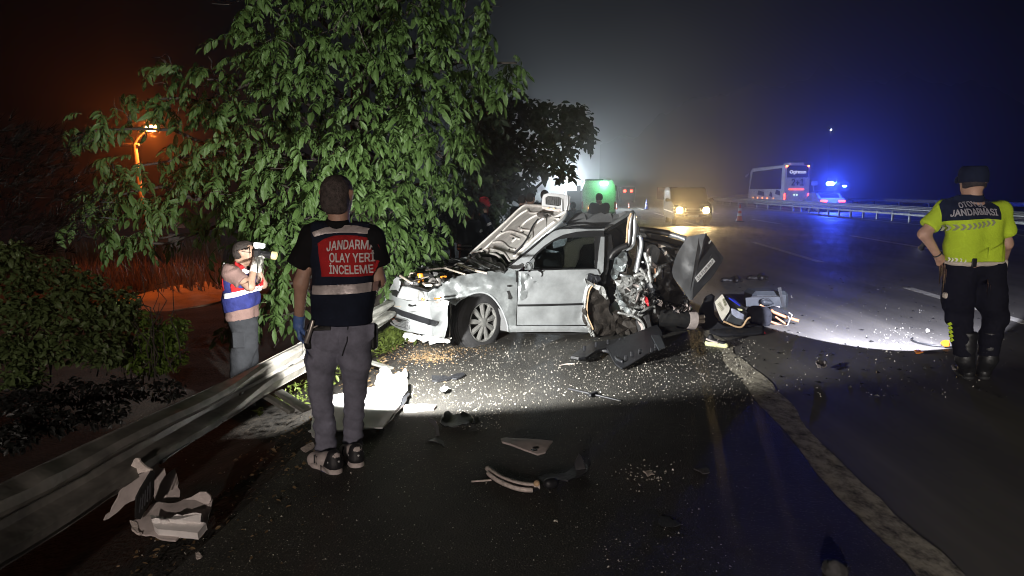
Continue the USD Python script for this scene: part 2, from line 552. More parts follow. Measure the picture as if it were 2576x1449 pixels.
M = {}
for nm, a in dict(
    skin=dict(col=(.42, .25, .18), rough=.55, var=.12, scale=25, bump=.15, bscale=120),
    skin_pale=dict(col=(.36, .225, .16), rough=.55, var=.12, scale=25, bump=.15, bscale=120),
    hair=dict(col=(.035, .026, .022), rough=.7, var=.6, scale=60, bump=.8, bscale=160),
    hair_grey=dict(col=(.07, .055, .05), rough=.75, var=.7, scale=45, bump=.8, bscale=170),
    black_cloth=dict(col=(.008, .008, .009), rough=.95, var=.3, scale=8, bump=.4, bscale=60, spec=.15),
    navy_cloth=dict(col=(.010, .014, .028), rough=.9, var=.3, scale=8, bump=.4, bscale=60, spec=.2),
    blue_cloth=dict(col=(.028, .035, .16), rough=.85, var=.35, scale=10, bump=.5, bscale=50, spec=.2),
    red_cloth=dict(col=(.36, .016, .018), rough=.85, var=.22, scale=14, bump=.4, bscale=80, spec=.2),
    grey_jeans=dict(col=(.205, .207, .262), rough=.92, var=.3, scale=14, bump=.5, bscale=220, spec=.15),
    beige_cloth=dict(col=(.21, .135, .12), rough=.92, var=.15, scale=10, bump=.4, bscale=90, spec=.15),
    charcoal_cloth=dict(col=(.035, .037, .042), rough=.95, var=.25, scale=8, bump=.4, bscale=90, spec=.15),
    dark_trousers=dict(col=(.008, .008, .013), rough=.9, var=.3, scale=8, bump=.4, bscale=60, spec=.15),
    hivis=dict(col=(.43, .57, .03), rough=.85, var=.12, scale=7, bump=.35, bscale=70, spec=.2),
    reflective=dict(col=(.52, .46, .45), rough=.45, var=.22, scale=22, bump=.5, bscale=26, metal=.25),
    reflective_white=dict(col=(.8, .8, .8), rough=.4, var=.2, scale=26, bump=.5, bscale=30),
    lettering=dict(col=(.62, .57, .56), rough=.6, var=.12, scale=30),
    lettering_dim=dict(col=(.36, .34, .37), rough=.6, var=.3, scale=30),
    chevron_grey=dict(col=(.26, .27, .16), rough=.6, var=.2, scale=30),
    belt=dict(col=(.5, .43, .37), rough=.7, var=.15, scale=30),
    blue_glove=dict(col=(.09, .17, .42), rough=.5, var=.15, scale=40, bump=.4, bscale=80),
    white_glove=dict(col=(.78, .76, .7), rough=.8, var=.15, scale=40, bump=.5, bscale=90),
    shoe_white=dict(col=(.52, .46, .44), rough=.7, var=.15, scale=30),
    shoe_black=dict(col=(.015, .015, .018), rough=.6, var=.3, scale=30, bump=.3),
    shoe_blue=dict(col=(.05, .09, .35), rough=.5, var=.2, scale=30),
    shoe_lime=dict(col=(.78, .8, .45), rough=.7, var=.12, scale=30),
    holster=dict(col=(.012, .012, .012), rough=.5, var=.3, scale=30),
    buckle=dict(col=(.5, .46, .42), rough=.35, var=.2, scale=30, metal=.7),
    camera_black=dict(col=(.012, .012, .013), rough=.35, var=.3, scale=40),
    camera_white=dict(col=(.8, .8, .82), rough=.3, var=.2, scale=40),
    lens_gold=dict(col=(.7, .6, .3), rough=.3, var=.2, scale=40),
    silver=dict(col=(.68, .72, .74), rough=.27, metal=.62, var=.24, scale=5, coat=.6, bump=.12, bscale=7),
    silver_scraped=dict(col=(.52, .56, .57), rough=.32, metal=.75, var=.30, scale=11, bump=.35, bscale=18, coat=.3),
    silver_dark=dict(col=(.36, .37, .38), rough=.38, metal=.5, var=.2, scale=6, coat=.4),
    lid_shaded_silver=dict(col=(.06, .062, .066), rough=.45, metal=.3, var=.25, scale=6),  # silver of the lid darkened, shade put into its colour
    bumper_lit_paint=dict(col=(.45, .475, .485), rough=.3, metal=.15, var=.08, scale=5, coat=.5),  # painted plastic with little metal, brightened for the lamplight on the front
    torn_metal=dict(col=(.48, .49, .48), rough=.45, metal=.6, var=.5, scale=16, bump=.8, bscale=40),
    dirty_metal=dict(col=(.038, .032, .027), rough=.65, metal=.3, var=.6, scale=14, bump=.6, bscale=50),
    hood_inner=dict(col=(.76, .735, .70), rough=.5, metal=.05, var=.25, scale=7, bump=.15, bscale=20),
    engine_black=dict(col=(.018, .018, .018), rough=.45, var=.5, scale=20, bump=.5, bscale=40),
    engine_grey=dict(col=(.22, .21, .2), rough=.45, metal=.5, var=.4, scale=20, bump=.4, bscale=50),
    engine_beige=dict(col=(.5, .44, .38), rough=.5, metal=.2, var=.3, scale=20),
    orange_plastic=dict(col=(.8, .25, .02), rough=.4, var=.15, scale=30),
    trim_black=dict(col=(.014, .014, .015), rough=.42, var=.3, scale=20, bump=.15),
    plastic_black=dict(col=(.022, .023, .027), rough=.42, var=.35, scale=12, bump=.3, bscale=60),
    tyre=dict(col=(.04, .04, .042), rough=.75, var=.3, scale=18, bump=.4, bscale=90),
    alloy=dict(col=(.52, .52, .5), rough=.3, metal=.7, var=.18, scale=25),
    plate_white=dict(col=(.75, .75, .75), rough=.5, var=.06, scale=20),
    plate_ink=dict(col=(.01, .01, .012), rough=.5, var=.1, scale=20),
    galvanised=dict(col=(.34, .34, .31), rough=.5, metal=.4, var=.45, scale=5, bump=.12, bscale=25),
    galvanised_dirty_shaded=dict(col=(.20, .19, .17), rough=.55, metal=.2, var=.6, scale=5, bump=.2, bscale=25),  # dirt streaks, plus a darker tone for the unlit near stretch of rail
    white_plastic=dict(col=(.8, .8, .78), rough=.5, var=.08, scale=8, bump=.1),
    beige_plastic=dict(col=(.50, .44, .42), rough=.6, var=.22, scale=12, bump=.2, bscale=50),
    beige_torn=dict(col=(.68, .60, .55), rough=.8, var=.3, scale=30, bump=.6, bscale=90),
    paper=dict(col=(.72, .7, .62), rough=.8, var=.12, scale=30),
    black_fabric=dict(col=(.010, .011, .016), rough=.9, var=.3, scale=10, bump=.4, bscale=50),
    suitcase=dict(col=(.05, .057, .065), rough=.5, var=.2, scale=10, bump=.2),
    wood=dict(col=(.42, .21, .11), rough=.6, var=.25, scale=25),
    wood_pale=dict(col=(.6, .42, .25), rough=.6, var=.25, scale=25),
    cone_orange=dict(col=(.75, .12, .05), rough=.55, var=.15, scale=12),
    cone_white=dict(col=(.75, .72, .7), rough=.5, var=.1, scale=12),
    cone_blue=dict(col=(.12, .18, .6), rough=.5, var=.1, scale=12),
    helmet_red=dict(col=(.5, .03, .04), rough=.35, var=.15, scale=12),
    helmet_grey=dict(col=(.35, .35, .36), rough=.4, var=.2, scale=12),
    van_paint=dict(col=(.45, .46, .45), rough=.45, var=.08, scale=3),
    van_dark=dict(col=(.02, .025, .022), rough=.4, var=.2, scale=5),
    suv_paint=dict(col=(.022, .021, .022), rough=.75, var=.2, scale=4, spec=.15),
    bus_paint=dict(col=(.62, .62, .66), rough=.4, var=.10, scale=2),
    bus_glass=dict(col=(.012, .013, .016), rough=.15, var=.2, scale=3),
    bus_ink=dict(col=(.05, .055, .08), rough=.5, var=.3, scale=3),
    police_paint=dict(col=(.14, .14, .16), rough=.4, var=.1, scale=3),
    bark=dict(col=(.05, .042, .034), rough=.9, var=.5, scale=14, bump=.8, bscale=30),
    pole_concrete=dict(col=(.4, .36, .32), rough=.85, var=.2, scale=5, bump=.2),
    stone=dict(col=(.085, .085, .09), rough=.85, var=.35, scale=12, bump=.6, bscale=40),
    rubber=dict(col=(.02, .02, .02), rough=.7, var=.3, scale=20),
    house_wall=dict(col=(.4, .34, .3), rough=.9, var=.15, scale=2),
    house_roof=dict(col=(.3, .12, .08), rough=.85, var=.25, scale=6),
    moss_rock=dict(col=(.10, .10, .075), rough=.9, var=.5, scale=6, bump=.7, bscale=14),
    cloth_rag=dict(col=(.28, .25, .24), rough=.9, var=.35, scale=20, bump=.5, bscale=60),
).items():
    M[nm] = simple(nm, **a)
M['tail_red'] = glow('tail_red', (1.0, .06, .03), 9)
M['tail_amber'] = glow('tail_amber', (1.0, .22, .04), 12)
M['head_amber'] = glow('head_amber', (1.0, .70, .3), 220)
M['beacon_green'] = glow('beacon_green', (.35, 1.0, .55), 30)
M['beacon_blue'] = glow('beacon_blue', (.12, .3, 1.0), 60)
M['lamp_white'] = glow('lamp_white', (1, .98, .95), 40)
M['lamp_orange'] = glow('lamp_orange', (1, .42, .1), 40)
M['name_glow'] = glow('name_glow', (.8, .85, 1), .9)  # glow put into the written name on the coach window
M['plate_lit'] = glow('plate_lit', (.75, 1, .7), 1.2)


def leafmat(name, c0, c1, trans=.35, rough=.5):
    return MK(stage, '/World/Looks/' + name, {
        'g': ('geometry', {}), 'r': ('rgb_ramp', {'ramp': [(0, c0), (1, c1)]}),
        'n': ('noise_texture', {'scale': 30.0, 'detail': 3.0}), 'h': ('hsv', {}), 'mm': ('map_range', {'to_min': .7, 'to_max': 1.3}),
        'p': ('principled_bsdf', {'roughness': rough}), 't': ('translucent_bsdf', {}), 'x': ('mix_closure', {'fac': trans})},
        [('g.random_per_island', 'r.fac'), ('g.position', 'n.vector'), ('n.fac', 'mm.value'), ('mm.result', 'h.value'), ('r.color', 'h.color'), ('h.color', 'p.base_color'), ('h.color', 't.color'),
         ('p.BSDF', 'x.closure1'), ('t.BSDF', 'x.closure2')], surface='x.closure')


M['leaf_tree'] = leafmat('leaf_tree', (.055, .105, .022), (.235, .31, .075), .25, .65)
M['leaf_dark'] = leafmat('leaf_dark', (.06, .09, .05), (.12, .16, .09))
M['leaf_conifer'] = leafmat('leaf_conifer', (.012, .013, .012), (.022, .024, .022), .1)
M['leaf_shrub'] = leafmat('leaf_shrub', (.11, .16, .055), (.25, .31, .12), .3)
M['leaf_bright'] = leafmat('leaf_bright', (.13, .21, .035), (.27, .37, .07), .3)
M['grass_dry'] = leafmat('grass_dry', (.18, .12, .06), (.42, .28, .14), .3)
M['weed'] = leafmat('weed', (.08, .11, .02), (.22, .26, .05), .3)

# glass panes: clear with a fresnel gloss
M['pane'] = MK(stage, '/World/Looks/pane', {'t': ('transparent_bsdf', {'color': (.72, .76, .74)}), 'g': ('glossy_bsdf', {'roughness': .03, 'color': (1, 1, 1)}), 'f': ('fresnel', {'IOR': 1.5}),
               'x': ('mix_closure', {})}, [('f.fac', 'x.fac'), ('t.BSDF', 'x.closure1'), ('g.BSDF', 'x.closure2')], surface='x.closure')
M['clear_lens'] = MK(stage, '/World/Looks/clear_lens', {'t': ('transparent_bsdf', {'color': (.8, .82, .82)}), 'g': ('glossy_bsdf', {'roughness': .08}), 'd': ('diffuse_bsdf', {'color': (.7, .72, .74)}),
                     'x': ('mix_closure', {'fac': .25}), 'y': ('mix_closure', {'fac': .45})},
                     [('t.BSDF', 'x.closure1'), ('g.BSDF', 'x.closure2'), ('x.closure', 'y.closure1'), ('d.BSDF', 'y.closure2')], surface='y.closure')

# asphalt of the shoulder: dark, with pale aggregate and crumbs of glass, their glints put into the colour
M['asphalt_shoulder'] = MK(stage, '/World/Looks/asphalt_shoulder', {
    'g': ('geometry', {}), 'v': ('voronoi_texture', {'scale': 88.0, 'randomness': 1.0}), 'w': ('separate_color', {}),
    'gt': ('math', {'math_type': 'greater_than', 'value2': .74}), 'ds': ('math', {'math_type': 'less_than', 'value2': .34}), 'mu': ('math', {'math_type': 'multiply'}), 'nd': ('noise_texture', {'scale': .9, 'detail': 4.0}), 'md': ('map_range', {'from_min': .38, 'from_max': .62, 'to_min': .15, 'to_max': 1.0, 'clamp': True}), 'mu2': ('math', {'math_type': 'multiply'}),
    'n': ('noise_texture', {'scale': 1.1, 'detail': 6.0, 'roughness': .65}), 'r': ('rgb_ramp', {'ramp': [(.3, (.030, .029, .027)), (.52, (.046, .044, .040)), (.72, (.075, .070, .060))]}),
    'm': ('mix_color', {'blend_type': 'mix', 'b': (.21, .195, .155)}), 'n2': ('noise_texture', {'scale': 90.0, 'detail': 3.0}), 'b': ('bump', {'strength': .75, 'distance': .012}),
    'p': ('principled_bsdf', {'roughness': .62, 'specular_ior_level': .35})},
    [('g.position', 'v.vector'), ('g.position', 'n.vector'), ('g.position', 'n2.vector'), ('v.color', 'w.color'), ('w.r', 'gt.value1'), ('v.distance', 'ds.value1'), ('gt.value', 'mu.value1'), ('ds.value', 'mu.value2'),
     ('n.fac', 'r.fac'), ('r.color', 'm.a'), ('g.position', 'nd.vector'), ('nd.fac', 'md.value'), ('mu.value', 'mu2.value1'), ('md.result', 'mu2.value2'), ('mu2.value', 'm.fac'), ('m.result', 'p.base_color'), ('n2.fac', 'b.height'), ('b.normal', 'p.normal')], surface='p.BSDF')
# asphalt of the carriageway: polished by traffic, damp
M['asphalt_lane'] = MK(stage, '/World/Looks/asphalt_lane', {
    'g': ('geometry', {}), 'mp': ('mapping', {'rotation': (0, 0, ROADANG), 'scale': (1.0, .12, 1.0)}), 'n': ('noise_texture', {'scale': 1.6, 'detail': 6.0, 'roughness': .62}),
    'r': ('rgb_ramp', {'ramp': [(.3, (.085, .080, .073)), (.55, (.14, .132, .12)), (.75, (.21, .197, .175))]}),
    'n2': ('noise_texture', {'scale': 70.0, 'detail': 3.0}), 'b': ('bump', {'strength': .09, 'distance': .012}),
    'n3': ('noise_texture', {'scale': .5, 'detail': 4.0}), 'rr': ('map_range', {'from_min': .35, 'from_max': .65, 'to_min': .52, 'to_max': .66}),
    'p': ('principled_bsdf', {'specular_ior_level': .42})},
    [('g.position', 'mp.vector'), ('mp.vector', 'n.vector'), ('g.position', 'n2.vector'), ('g.position', 'n3.vector'), ('n.fac', 'r.fac'), ('r.color', 'p.base_color'),
     ('n2.fac', 'b.height'), ('b.normal', 'p.normal'), ('n3.fac', 'rr.value'), ('rr.result', 'p.roughness')], surface='p.BSDF')
# worn old paint and concrete joint
M['worn_paint'] = MK(stage, '/World/Looks/worn_paint', {
    'g': ('geometry', {}), 'n': ('noise_texture', {'scale': 5.0, 'detail': 9.0, 'roughness': .78}), 'mp': ('mapping', {'scale': (2.2, 1.3, 1)}),
    'r': ('rgb_ramp', {'ramp': [(.36, (.06, .055, .048)), (.45, (.24, .22, .18)), (.58, (.50, .46, .37))]}), 'b': ('bump', {'strength': .5, 'distance': .01}),
    'p': ('principled_bsdf', {'roughness': .8})},
    [('g.position', 'mp.vector'), ('mp.vector', 'n.vector'), ('n.fac', 'r.fac'), ('r.color', 'p.base_color'), ('n.fac', 'b.height'), ('b.normal', 'p.normal')], surface='p.BSDF')
M['lane_paint'] = simple('lane_paint', (.72, .70, .64), .6, 0, .4, 6, .2)
M['soil'] = MK(stage, '/World/Looks/soil', {
    'g': ('geometry', {}), 'n': ('noise_texture', {'scale': 3.0, 'detail': 8.0, 'roughness': .7}), 'r': ('rgb_ramp', {'ramp': [(.3, (.010, .008, .006)), (.55, (.026, .020, .014)), (.75, (.06, .046, .032))]}),
    'n2': ('noise_texture', {'scale': 28.0, 'detail': 5.0}), 'b': ('bump', {'strength': 1.0, 'distance': .04}), 'p': ('principled_bsdf', {'roughness': .95})},
    [('g.position', 'n.vector'), ('g.position', 'n2.vector'), ('n.fac', 'r.fac'), ('r.color', 'p.base_color'), ('n2.fac', 'b.height'), ('b.normal', 'p.normal')], surface='p.BSDF')
M['path_dirt'] = simple('path_dirt', (.5, .4, .3), .95, 0, .35, 1.5, .5, 12)
M['haze'] = MK(stage, '/World/Looks/haze', {'v': ('principled_volume', {'color': (.9, .9, .9), 'density': .003, 'anisotropy': .86})}, [], volume='v.volume')
M['hillside'] = simple('hillside', (.03, .034, .028), .95, 0, .4, .2)
# ------------------------------------------------------------------ ground, road, markings
EDGE_L = -1.72      # left edge of the asphalt (lateral metres from the road axis through the camera)


def terrain(s, l):
    "height of the land"
    s, l = np.asarray(s, float), np.asarray(l, float)
    x = -(l - EDGE_L)                       # metres left of the asphalt edge
    z = np.where(x > 0, -.86 * (1 - np.exp(-np.clip(x - .15, 0, None) / 1.25)), 0)
    z = z + np.where(x > 0, .05 * (meshkit.fbm(np.stack([s * 1.3, l * 1.3, 0 * s], -1), 4, 3) - .5) * np.clip(x, 0, 1) * 3, 0)
    y = np.clip(l - 17.8, 0, None)
    z = np.where(l > 31, (l - 31) * .02, z)
    return z


def gridmesh(ss, ll, zf):
    S, L = np.meshgrid(ss, ll, indexing='ij')
    Z = zf(S, L)
    P = S[..., None] * RU + L[..., None] * RV
    P[..., 2] = Z
    n, m = S.shape
    i, j = np.meshgrid(np.arange(n - 1), np.arange(m - 1), indexing='ij')
    q = np.stack([i * m + j, (i + 1) * m + j, (i + 1) * m + j + 1, i * m + j + 1], -1).reshape(-1, 4)
    f = np.vstack([q[:, [0, 1, 2]], q[:, [0, 2, 3]]])
    V = P.reshape(-1, 3)
    if np.mean(vnormals(V, f)[:, 2]) < 0:
        f = f[:, ::-1]
    return trimesh.Trimesh(V, f, process=False)


ss = np.concatenate([np.arange(-12, 22, .25), np.geomspace(22, 420, 50)])
ll = np.concatenate([-np.geomspace(160, 8, 26), np.arange(-7.8, EDGE_L - .1, .2), [EDGE_L, EDGE_L + .3]])
single('verge_ground', gridmesh(ss, ll, lambda s, l: terrain(s, l) - .004 * (l < EDGE_L + .2)), M['soil'], kind='structure', smooth=True)


def strip(l0, l1, s0, s1, z, n=2, wob=0.0, seed=0, m=60):
    ss_ = np.linspace(s0, s1, m)
    lo = l0 + (wob * (meshkit.fbm(np.stack([ss_ * 2.2, 0 * ss_, 0 * ss_ + seed], -1), 5, seed) - .5) if wob else 0 * ss_)
    hi = l1 + (wob * (meshkit.fbm(np.stack([ss_ * 2.2, 0 * ss_ + 9, 0 * ss_ + seed], -1), 5, seed + 5) - .5) if wob else 0 * ss_)
    t = np.linspace(0, 1, n)
    P = RU * ss_[:, None, None] + RV * (lo[:, None] + (hi - lo)[:, None] * t)[..., None]
    P[..., 2] = z
    i, j = np.meshgrid(np.arange(m - 1), np.arange(n - 1), indexing='ij')
    q = np.stack([i * n + j, i * n + j + 1, (i + 1) * n + j + 1, (i + 1) * n + j], -1).reshape(-1, 4)
    return trimesh.Trimesh(P.reshape(-1, 3), np.vstack([q[:, [0, 1, 2]], q[:, [0, 2, 3]]]), process=False)


SEAM = 1.44
single('road', strip(SEAM - .3, 34, -30, 420, .0, 3, 0, 0, 120), M['asphalt_lane'], kind='structure')
single('road_shoulder', strip(EDGE_L, SEAM, -14, 300, .010, 6, .16, 3, 900), M['asphalt_shoulder'], kind='structure')
single('worn_edge_line', strip(SEAM - .02, SEAM + .21, -14, 120, .006, 3, .15, 8, 700), M['worn_paint'], kind='structure')


def dash(px, w=.13, z=.0045):
    a, b = G(*px[0], z), G(*px[1], z)
    return bar(a, b, w, .002)


DASH = [[(2184, 699), (2372, 757)], [(2232, 709), (2640, 838)], [(1838, 596), (1948, 626)], [(2091, 588), (2280, 616)], [(2500, 812), (2700, 872)], [(1640, 537), (1668, 549)], [(1683, 548), (1694, 551)]]
def lane_dash(l, s0, s1, w=.17):
    return bar(R(s0, l, .0045), R(s1, l, .0045), w, .002)


L1, L2 = 5.62, 9.95
k = 0
for s0, s1 in ((4.2, 12.6), (17.0, 23.5), (31, 38), (46, 53), (61, 68)):
    single('lane_marking', lane_dash(L1, s0, s1), M['lane_paint'], kind='structure')
for s0, s1 in ((10.0, 14.4), (19.5, 27.0), (36, 42), (52, 58), (68, 74)):
    single('lane_marking', lane_dash(L2, s0, s1), M['lane_paint'], kind='structure')
for l in (16.3, 18.4, 30.5):
    single('edge_line', lane_dash(l, 8, 260, .18), M['lane_paint'], kind='structure')
# the dirt path and the far ground on the left, lit by the street lamp
pp = [G(x, y, -.80) for x, y in ((225, 775), (330, 740), (430, 716), (560, 696), (640, 700), (640, 735), (560, 752), (430, 775), (330, 792))]
single('dirt_path', sheet([(p[0], p[1]) for p in pp], lambda u, v: np.array([u, v, float(terrain(np.dot([u, v], RU[:2]), np.dot([u, v], RV[:2]))) + .03]), .35, .03, sm=True), M['path_dirt'], kind='structure')
# hills far away
def ridge(name, az0, az1, dist, hf, seed):
    n = 160
    az = np.linspace(az0, az1, n)
    base = np.stack([np.sin(az) * dist, np.cos(az) * dist, 0 * az - 1], 1)
    h = hf(np.linspace(0, 1, n)) * (1 + .35 * (meshkit.fbm(np.stack([az * 30, 0 * az, 0 * az], -1), 4, seed) - .5))
    top = base * [.0, .0, 0] + np.stack([np.sin(az) * (dist + 60), np.cos(az) * (dist + 60), h], 1)
    far = np.stack([np.sin(az) * (dist + 160), np.cos(az) * (dist + 160), 0 * az - 1], 1)
    V = np.vstack([base, top, far])
    f = []
    for i in range(n - 1):
        for a in (0, n):
            f += [[a + i, a + i + 1, a + n + i + 1], [a + i, a + n + i + 1, a + n + i]]
    single(name, trimesh.Trimesh(V, np.array(f), process=False), M['hillside'], kind='structure', smooth=True)


ridge('hills', .12, .85, 230, lambda t: 18 + 26 * np.sin(np.clip(t * 1.3, 0, 1) * 3.1), 4)
# the air
hz = trimesh.creation.box([620, 620, 62])
hz.apply_translation([40, 180, 25])
single('haze', hz, M['haze'], kind='stuff')
# ------------------------------------------------------------------ plants
def leaflet(L, w, droop, nseg=4):
    "one leaflet along +x hanging towards -z: (v, f)"
    t = np.linspace(0, 1, nseg + 1)
    prof = np.array([.12, .72, 1.0, .78, .02])[:nseg + 1] if nseg == 4 else np.sin(np.pi * np.clip(t, .04, .98)) ** .8
    x = L * t * (1 - .15 * droop * t)
    z = -droop * L * t ** 1.7
    v = []
    for k in range(nseg + 1):
        v += [[x[k], -w * prof[k], z[k] + .22 * w * prof[k]], [x[k], 0, z[k] - .10 * w * prof[k]], [x[k], w * prof[k], z[k] + .22 * w * prof[k]]]
    f = []
    for k in range(nseg):
        a = 3 * k
        f += [[a, a + 3, a + 4], [a, a + 4, a + 1], [a + 1, a + 4, a + 5], [a + 1, a + 5, a + 2]]
    return np.array(v), np.array(f)


def rotm(az, el=0.0, roll=0.0):
    ca, sa, ce, se, cr, sr = math.cos(az), math.sin(az), math.cos(el), math.sin(el), math.cos(roll), math.sin(roll)
    return np.array([[ca, -sa, 0], [sa, ca, 0], [0, 0, 1]]) @ np.array([[ce, 0, -se], [0, 1, 0], [se, 0, ce]]) @ np.array([[1, 0, 0], [0, cr, -sr], [0, sr, cr]])


def compound_leaf(rng, size=1.0, n=7, nseg=4):
    "a drooping pinnate leaf from the origin along +x"
    L = .30 * size
    V, F, c = [], [], 0
    droop = rng.uniform(.35, 1.0)

    def axis(t):
        return np.array([L * t * (1 - .2 * droop * t), 0, -.55 * droop * L * t * t + .06 * L * math.sin(3 * t)])
    for k in range(n):
        if k == n - 1:
            t, side = 1.0, 0
        else:
            t, side = .25 + .7 * (k // 2) / max(1, (n - 1) // 2), (1 if k % 2 else -1)
        ll_ = size * rng.uniform(.095, .15) * (1.15 if side == 0 else .75 + .35 * t)
        v, f = leaflet(ll_, ll_ * rng.uniform(.17, .235), rng.uniform(.35, 1.05), nseg)
        Rm = rotm(side * rng.uniform(.75, 1.15), rng.uniform(-.65, .05), rng.uniform(-.4, .4))
        V.append(v @ Rm.T + axis(t))
        F.append(f + c)
        c += len(v)
    tt = np.linspace(0, 1, 4)
    m = tube(np.array([axis(t) for t in tt]), [.004 * size, .003 * size, .002 * size, .001 * size], 3, False)
    V.append(np.asarray(m.vertices))
    F.append(np.asarray(m.faces) + c)
    return np.vstack(V), np.vstack(F)


def merge(lst):
    V, F, c = [], [], 0
    for v, f in lst:
        V.append(v)
        F.append(f + c)
        c += len(v)
    return trimesh.Trimesh(np.vstack(V), np.vstack(F), process=False)


def limb(p, q, r0, r1, seed, wob=.12, n=9):
    rng = np.random.default_rng(seed)
    t = np.linspace(0, 1, n)[:, None]
    P = np.asarray(p) * (1 - t) + np.asarray(q) * t
    L = np.linalg.norm(np.asarray(q) - p)
    off = rng.normal(0, wob * L / 3, (n, 3)) * np.sin(np.pi * t)
    off[:, 2] += wob * L * .6 * np.sin(np.pi * t[:, 0])
    return tube(P + off, np.linspace(r0, r1, n), 7, True)


# ---- the big walnut-like tree: clumps (pixel x, y, radius x, radius y, distance)
rngT = np.random.default_rng(5)
CL = [(700, 20, 105, 80, 9.4), (850, -30, 130, 70, 9.4), (1010, 0, 110, 80, 9.3), (1160, 20, 75, 70, 9.6), (620, 110, 55, 60, 9.5), (760, 120, 100, 70, 9.0), (900, 110, 90, 60, 9.2),
      (1030, 110, 90, 60, 8.9), (1165, 120, 65, 70, 9.5), (640, 190, 60, 55, 9.4), (760, 215, 90, 60, 8.8), (950, 190, 80, 55, 8.6), (1060, 215, 90, 60, 8.9), (1170, 220, 60, 55, 9.6), (1225, 215, 45, 38, 9.7), (1282, 205, 30, 34, 9.8), (1300, 158, 17, 22, 9.8),
      (410, 160, 42, 26, 9.8), (520, 200, 60, 45, 9.6), (450, 250, 65, 42, 9.4), (370, 250, 55, 28, 9.4), (285, 300, 62, 36, 9.3), (215, 330, 24, 24, 9.2), (560, 290, 75, 50, 9.2), (330, 420, 70, 32, 9.0), (460, 395, 50, 45, 9.3), (260, 500, 45, 55, 8.9), (345, 545, 45, 70, 8.9), (215, 545, 22, 40, 8.9), (440, 470, 40, 40, 9.1), (540, 380, 70, 45, 9.2), (500, 450, 70, 40, 9.3),
      (640, 300, 80, 45, 8.9), (790, 300, 70, 40, 9.5), (970, 280, 110, 50, 8.5), (1090, 290, 80, 50, 8.9), (640, 385, 90, 55, 8.6), (770, 370, 90, 60, 8.3), (900, 380, 90, 60, 8.15), (1010, 350, 85, 60, 8.2), (1110, 380, 75, 60, 8.8), (1185, 350, 45, 55, 9.6),
      (600, 450, 80, 60, 8.9), (720, 460, 90, 55, 8.4), (850, 470, 90, 60, 8.2), (970, 450, 90, 60, 8.25), (1080, 470, 75, 55, 8.7), (650, 540, 80, 60, 8.5), (770, 550, 90, 60, 8.3), (960, 540, 90, 55, 8.3), (1050, 560, 65, 50, 8.5), (1140, 470, 50, 50, 9.4),
      (600, 620, 40, 60, 8.7), (720, 640, 60, 65, 8.3), (690, 720, 45, 60, 8.3), (725, 780, 28, 45, 8.2), (1000, 620, 70, 50, 8.4), (985, 690, 40, 50, 8.5), (600, 780, 30, 55, 8.6), (668, 800, 30, 45, 8.5), (570, 560, 55, 55, 9.2), (1045, 620, 40, 34, 8.6), (1110, 590, 40, 30, 9.3), (350, 490, 45, 40, 8.9), (320, 610, 36, 36, 8.9), (400, 520, 50, 45, 9.2), (400, 600, 40, 30, 9.4)]
tree_base = G(930, 700, -.75) * 0 + np.array([-2.0, 10.6, -.85])
TREE = thing('walnut_tree', 'big leafy tree with drooping green leaves lit by the hand floodlight, behind the wrecked car', 'tree', tree_base)
trunk = cat_(tube(smoothpath([tree_base + [0, 0, -.3], tree_base + [.05, 0, 1.2], tree_base + [-.15, .1, 2.6], tree_base + [.1, .1, 5.2]], 14), np.linspace(.24, .10, 14), 10))
part(TREE, 'trunk', trunk, M['bark'], 60)
leaves = []
for ci, (px, py, rx, ry, Y) in enumerate(CL):
    c = D(px, py, Y)
    sx, sz = rx / FOC * Y, ry / FOC * Y
    st = tree_base + np.array([0, 0, np.clip(c[2] + .6, .8, 4.5)])
    if ci % 2 == 0:
        part(TREE, 'limb', limb(st, c, .045, .012, 100 + ci), M['bark'], 60)
    n = int(np.clip(rx * ry / 138.0, 8, 62))
    for k in range(n):
        u = rngT.normal(0, 1, 3)
        u /= np.linalg.norm(u)
        rr = rngT.uniform(.35, 1.0) ** .6
        p = c + u * rr * np.array([sx, .55, sz])
        out = p - (c + np.array([0, .7, -.15]))
        az = math.atan2(out[1], out[0]) + rngT.normal(0, .5)
        leaves.append((p, az, rngT.uniform(-.75, .2), rngT.choice([.55, .75, .9, 1.05]) * rngT.uniform(.85, 1.15)))
tw = []
for k in range(150):
    i = rngT.integers(0, len(CL))
    px, py, rx, ry, Y = CL[i]
    c = D(px, py, Y)
    q = c + rngT.normal(0, .6, 3) * np.array([rx / FOC * Y, .4, ry / FOC * Y])
    tw.append(limb(c + [0, .35, -.1], q + rngT.normal(0, .12, 3), .009, .003, 900 + k, .2, 6))
part(TREE, 'twigs', cat_(*tw), M['bark'], 60, kind='stuff')
order = sorted(range(len(leaves)), key=lambda i: leaves[i][0][1])
rest = []
nseen = 0
for r_, i in enumerate(order):
    p, az, el, sc = leaves[i]
    v, f = compound_leaf(rngT, sc, 9 if r_ % 3 else 7)
    v = v @ rotm(az, el, rngT.normal(0, .35)).T + p
    if r_ < 290:
        part(TREE, 'leaf', trimesh.Trimesh(v, f, process=False), M['leaf_tree'])
    else:
        rest.append((v, f))
part(TREE, 'foliage', merge(rest), M['leaf_tree'], kind='stuff')


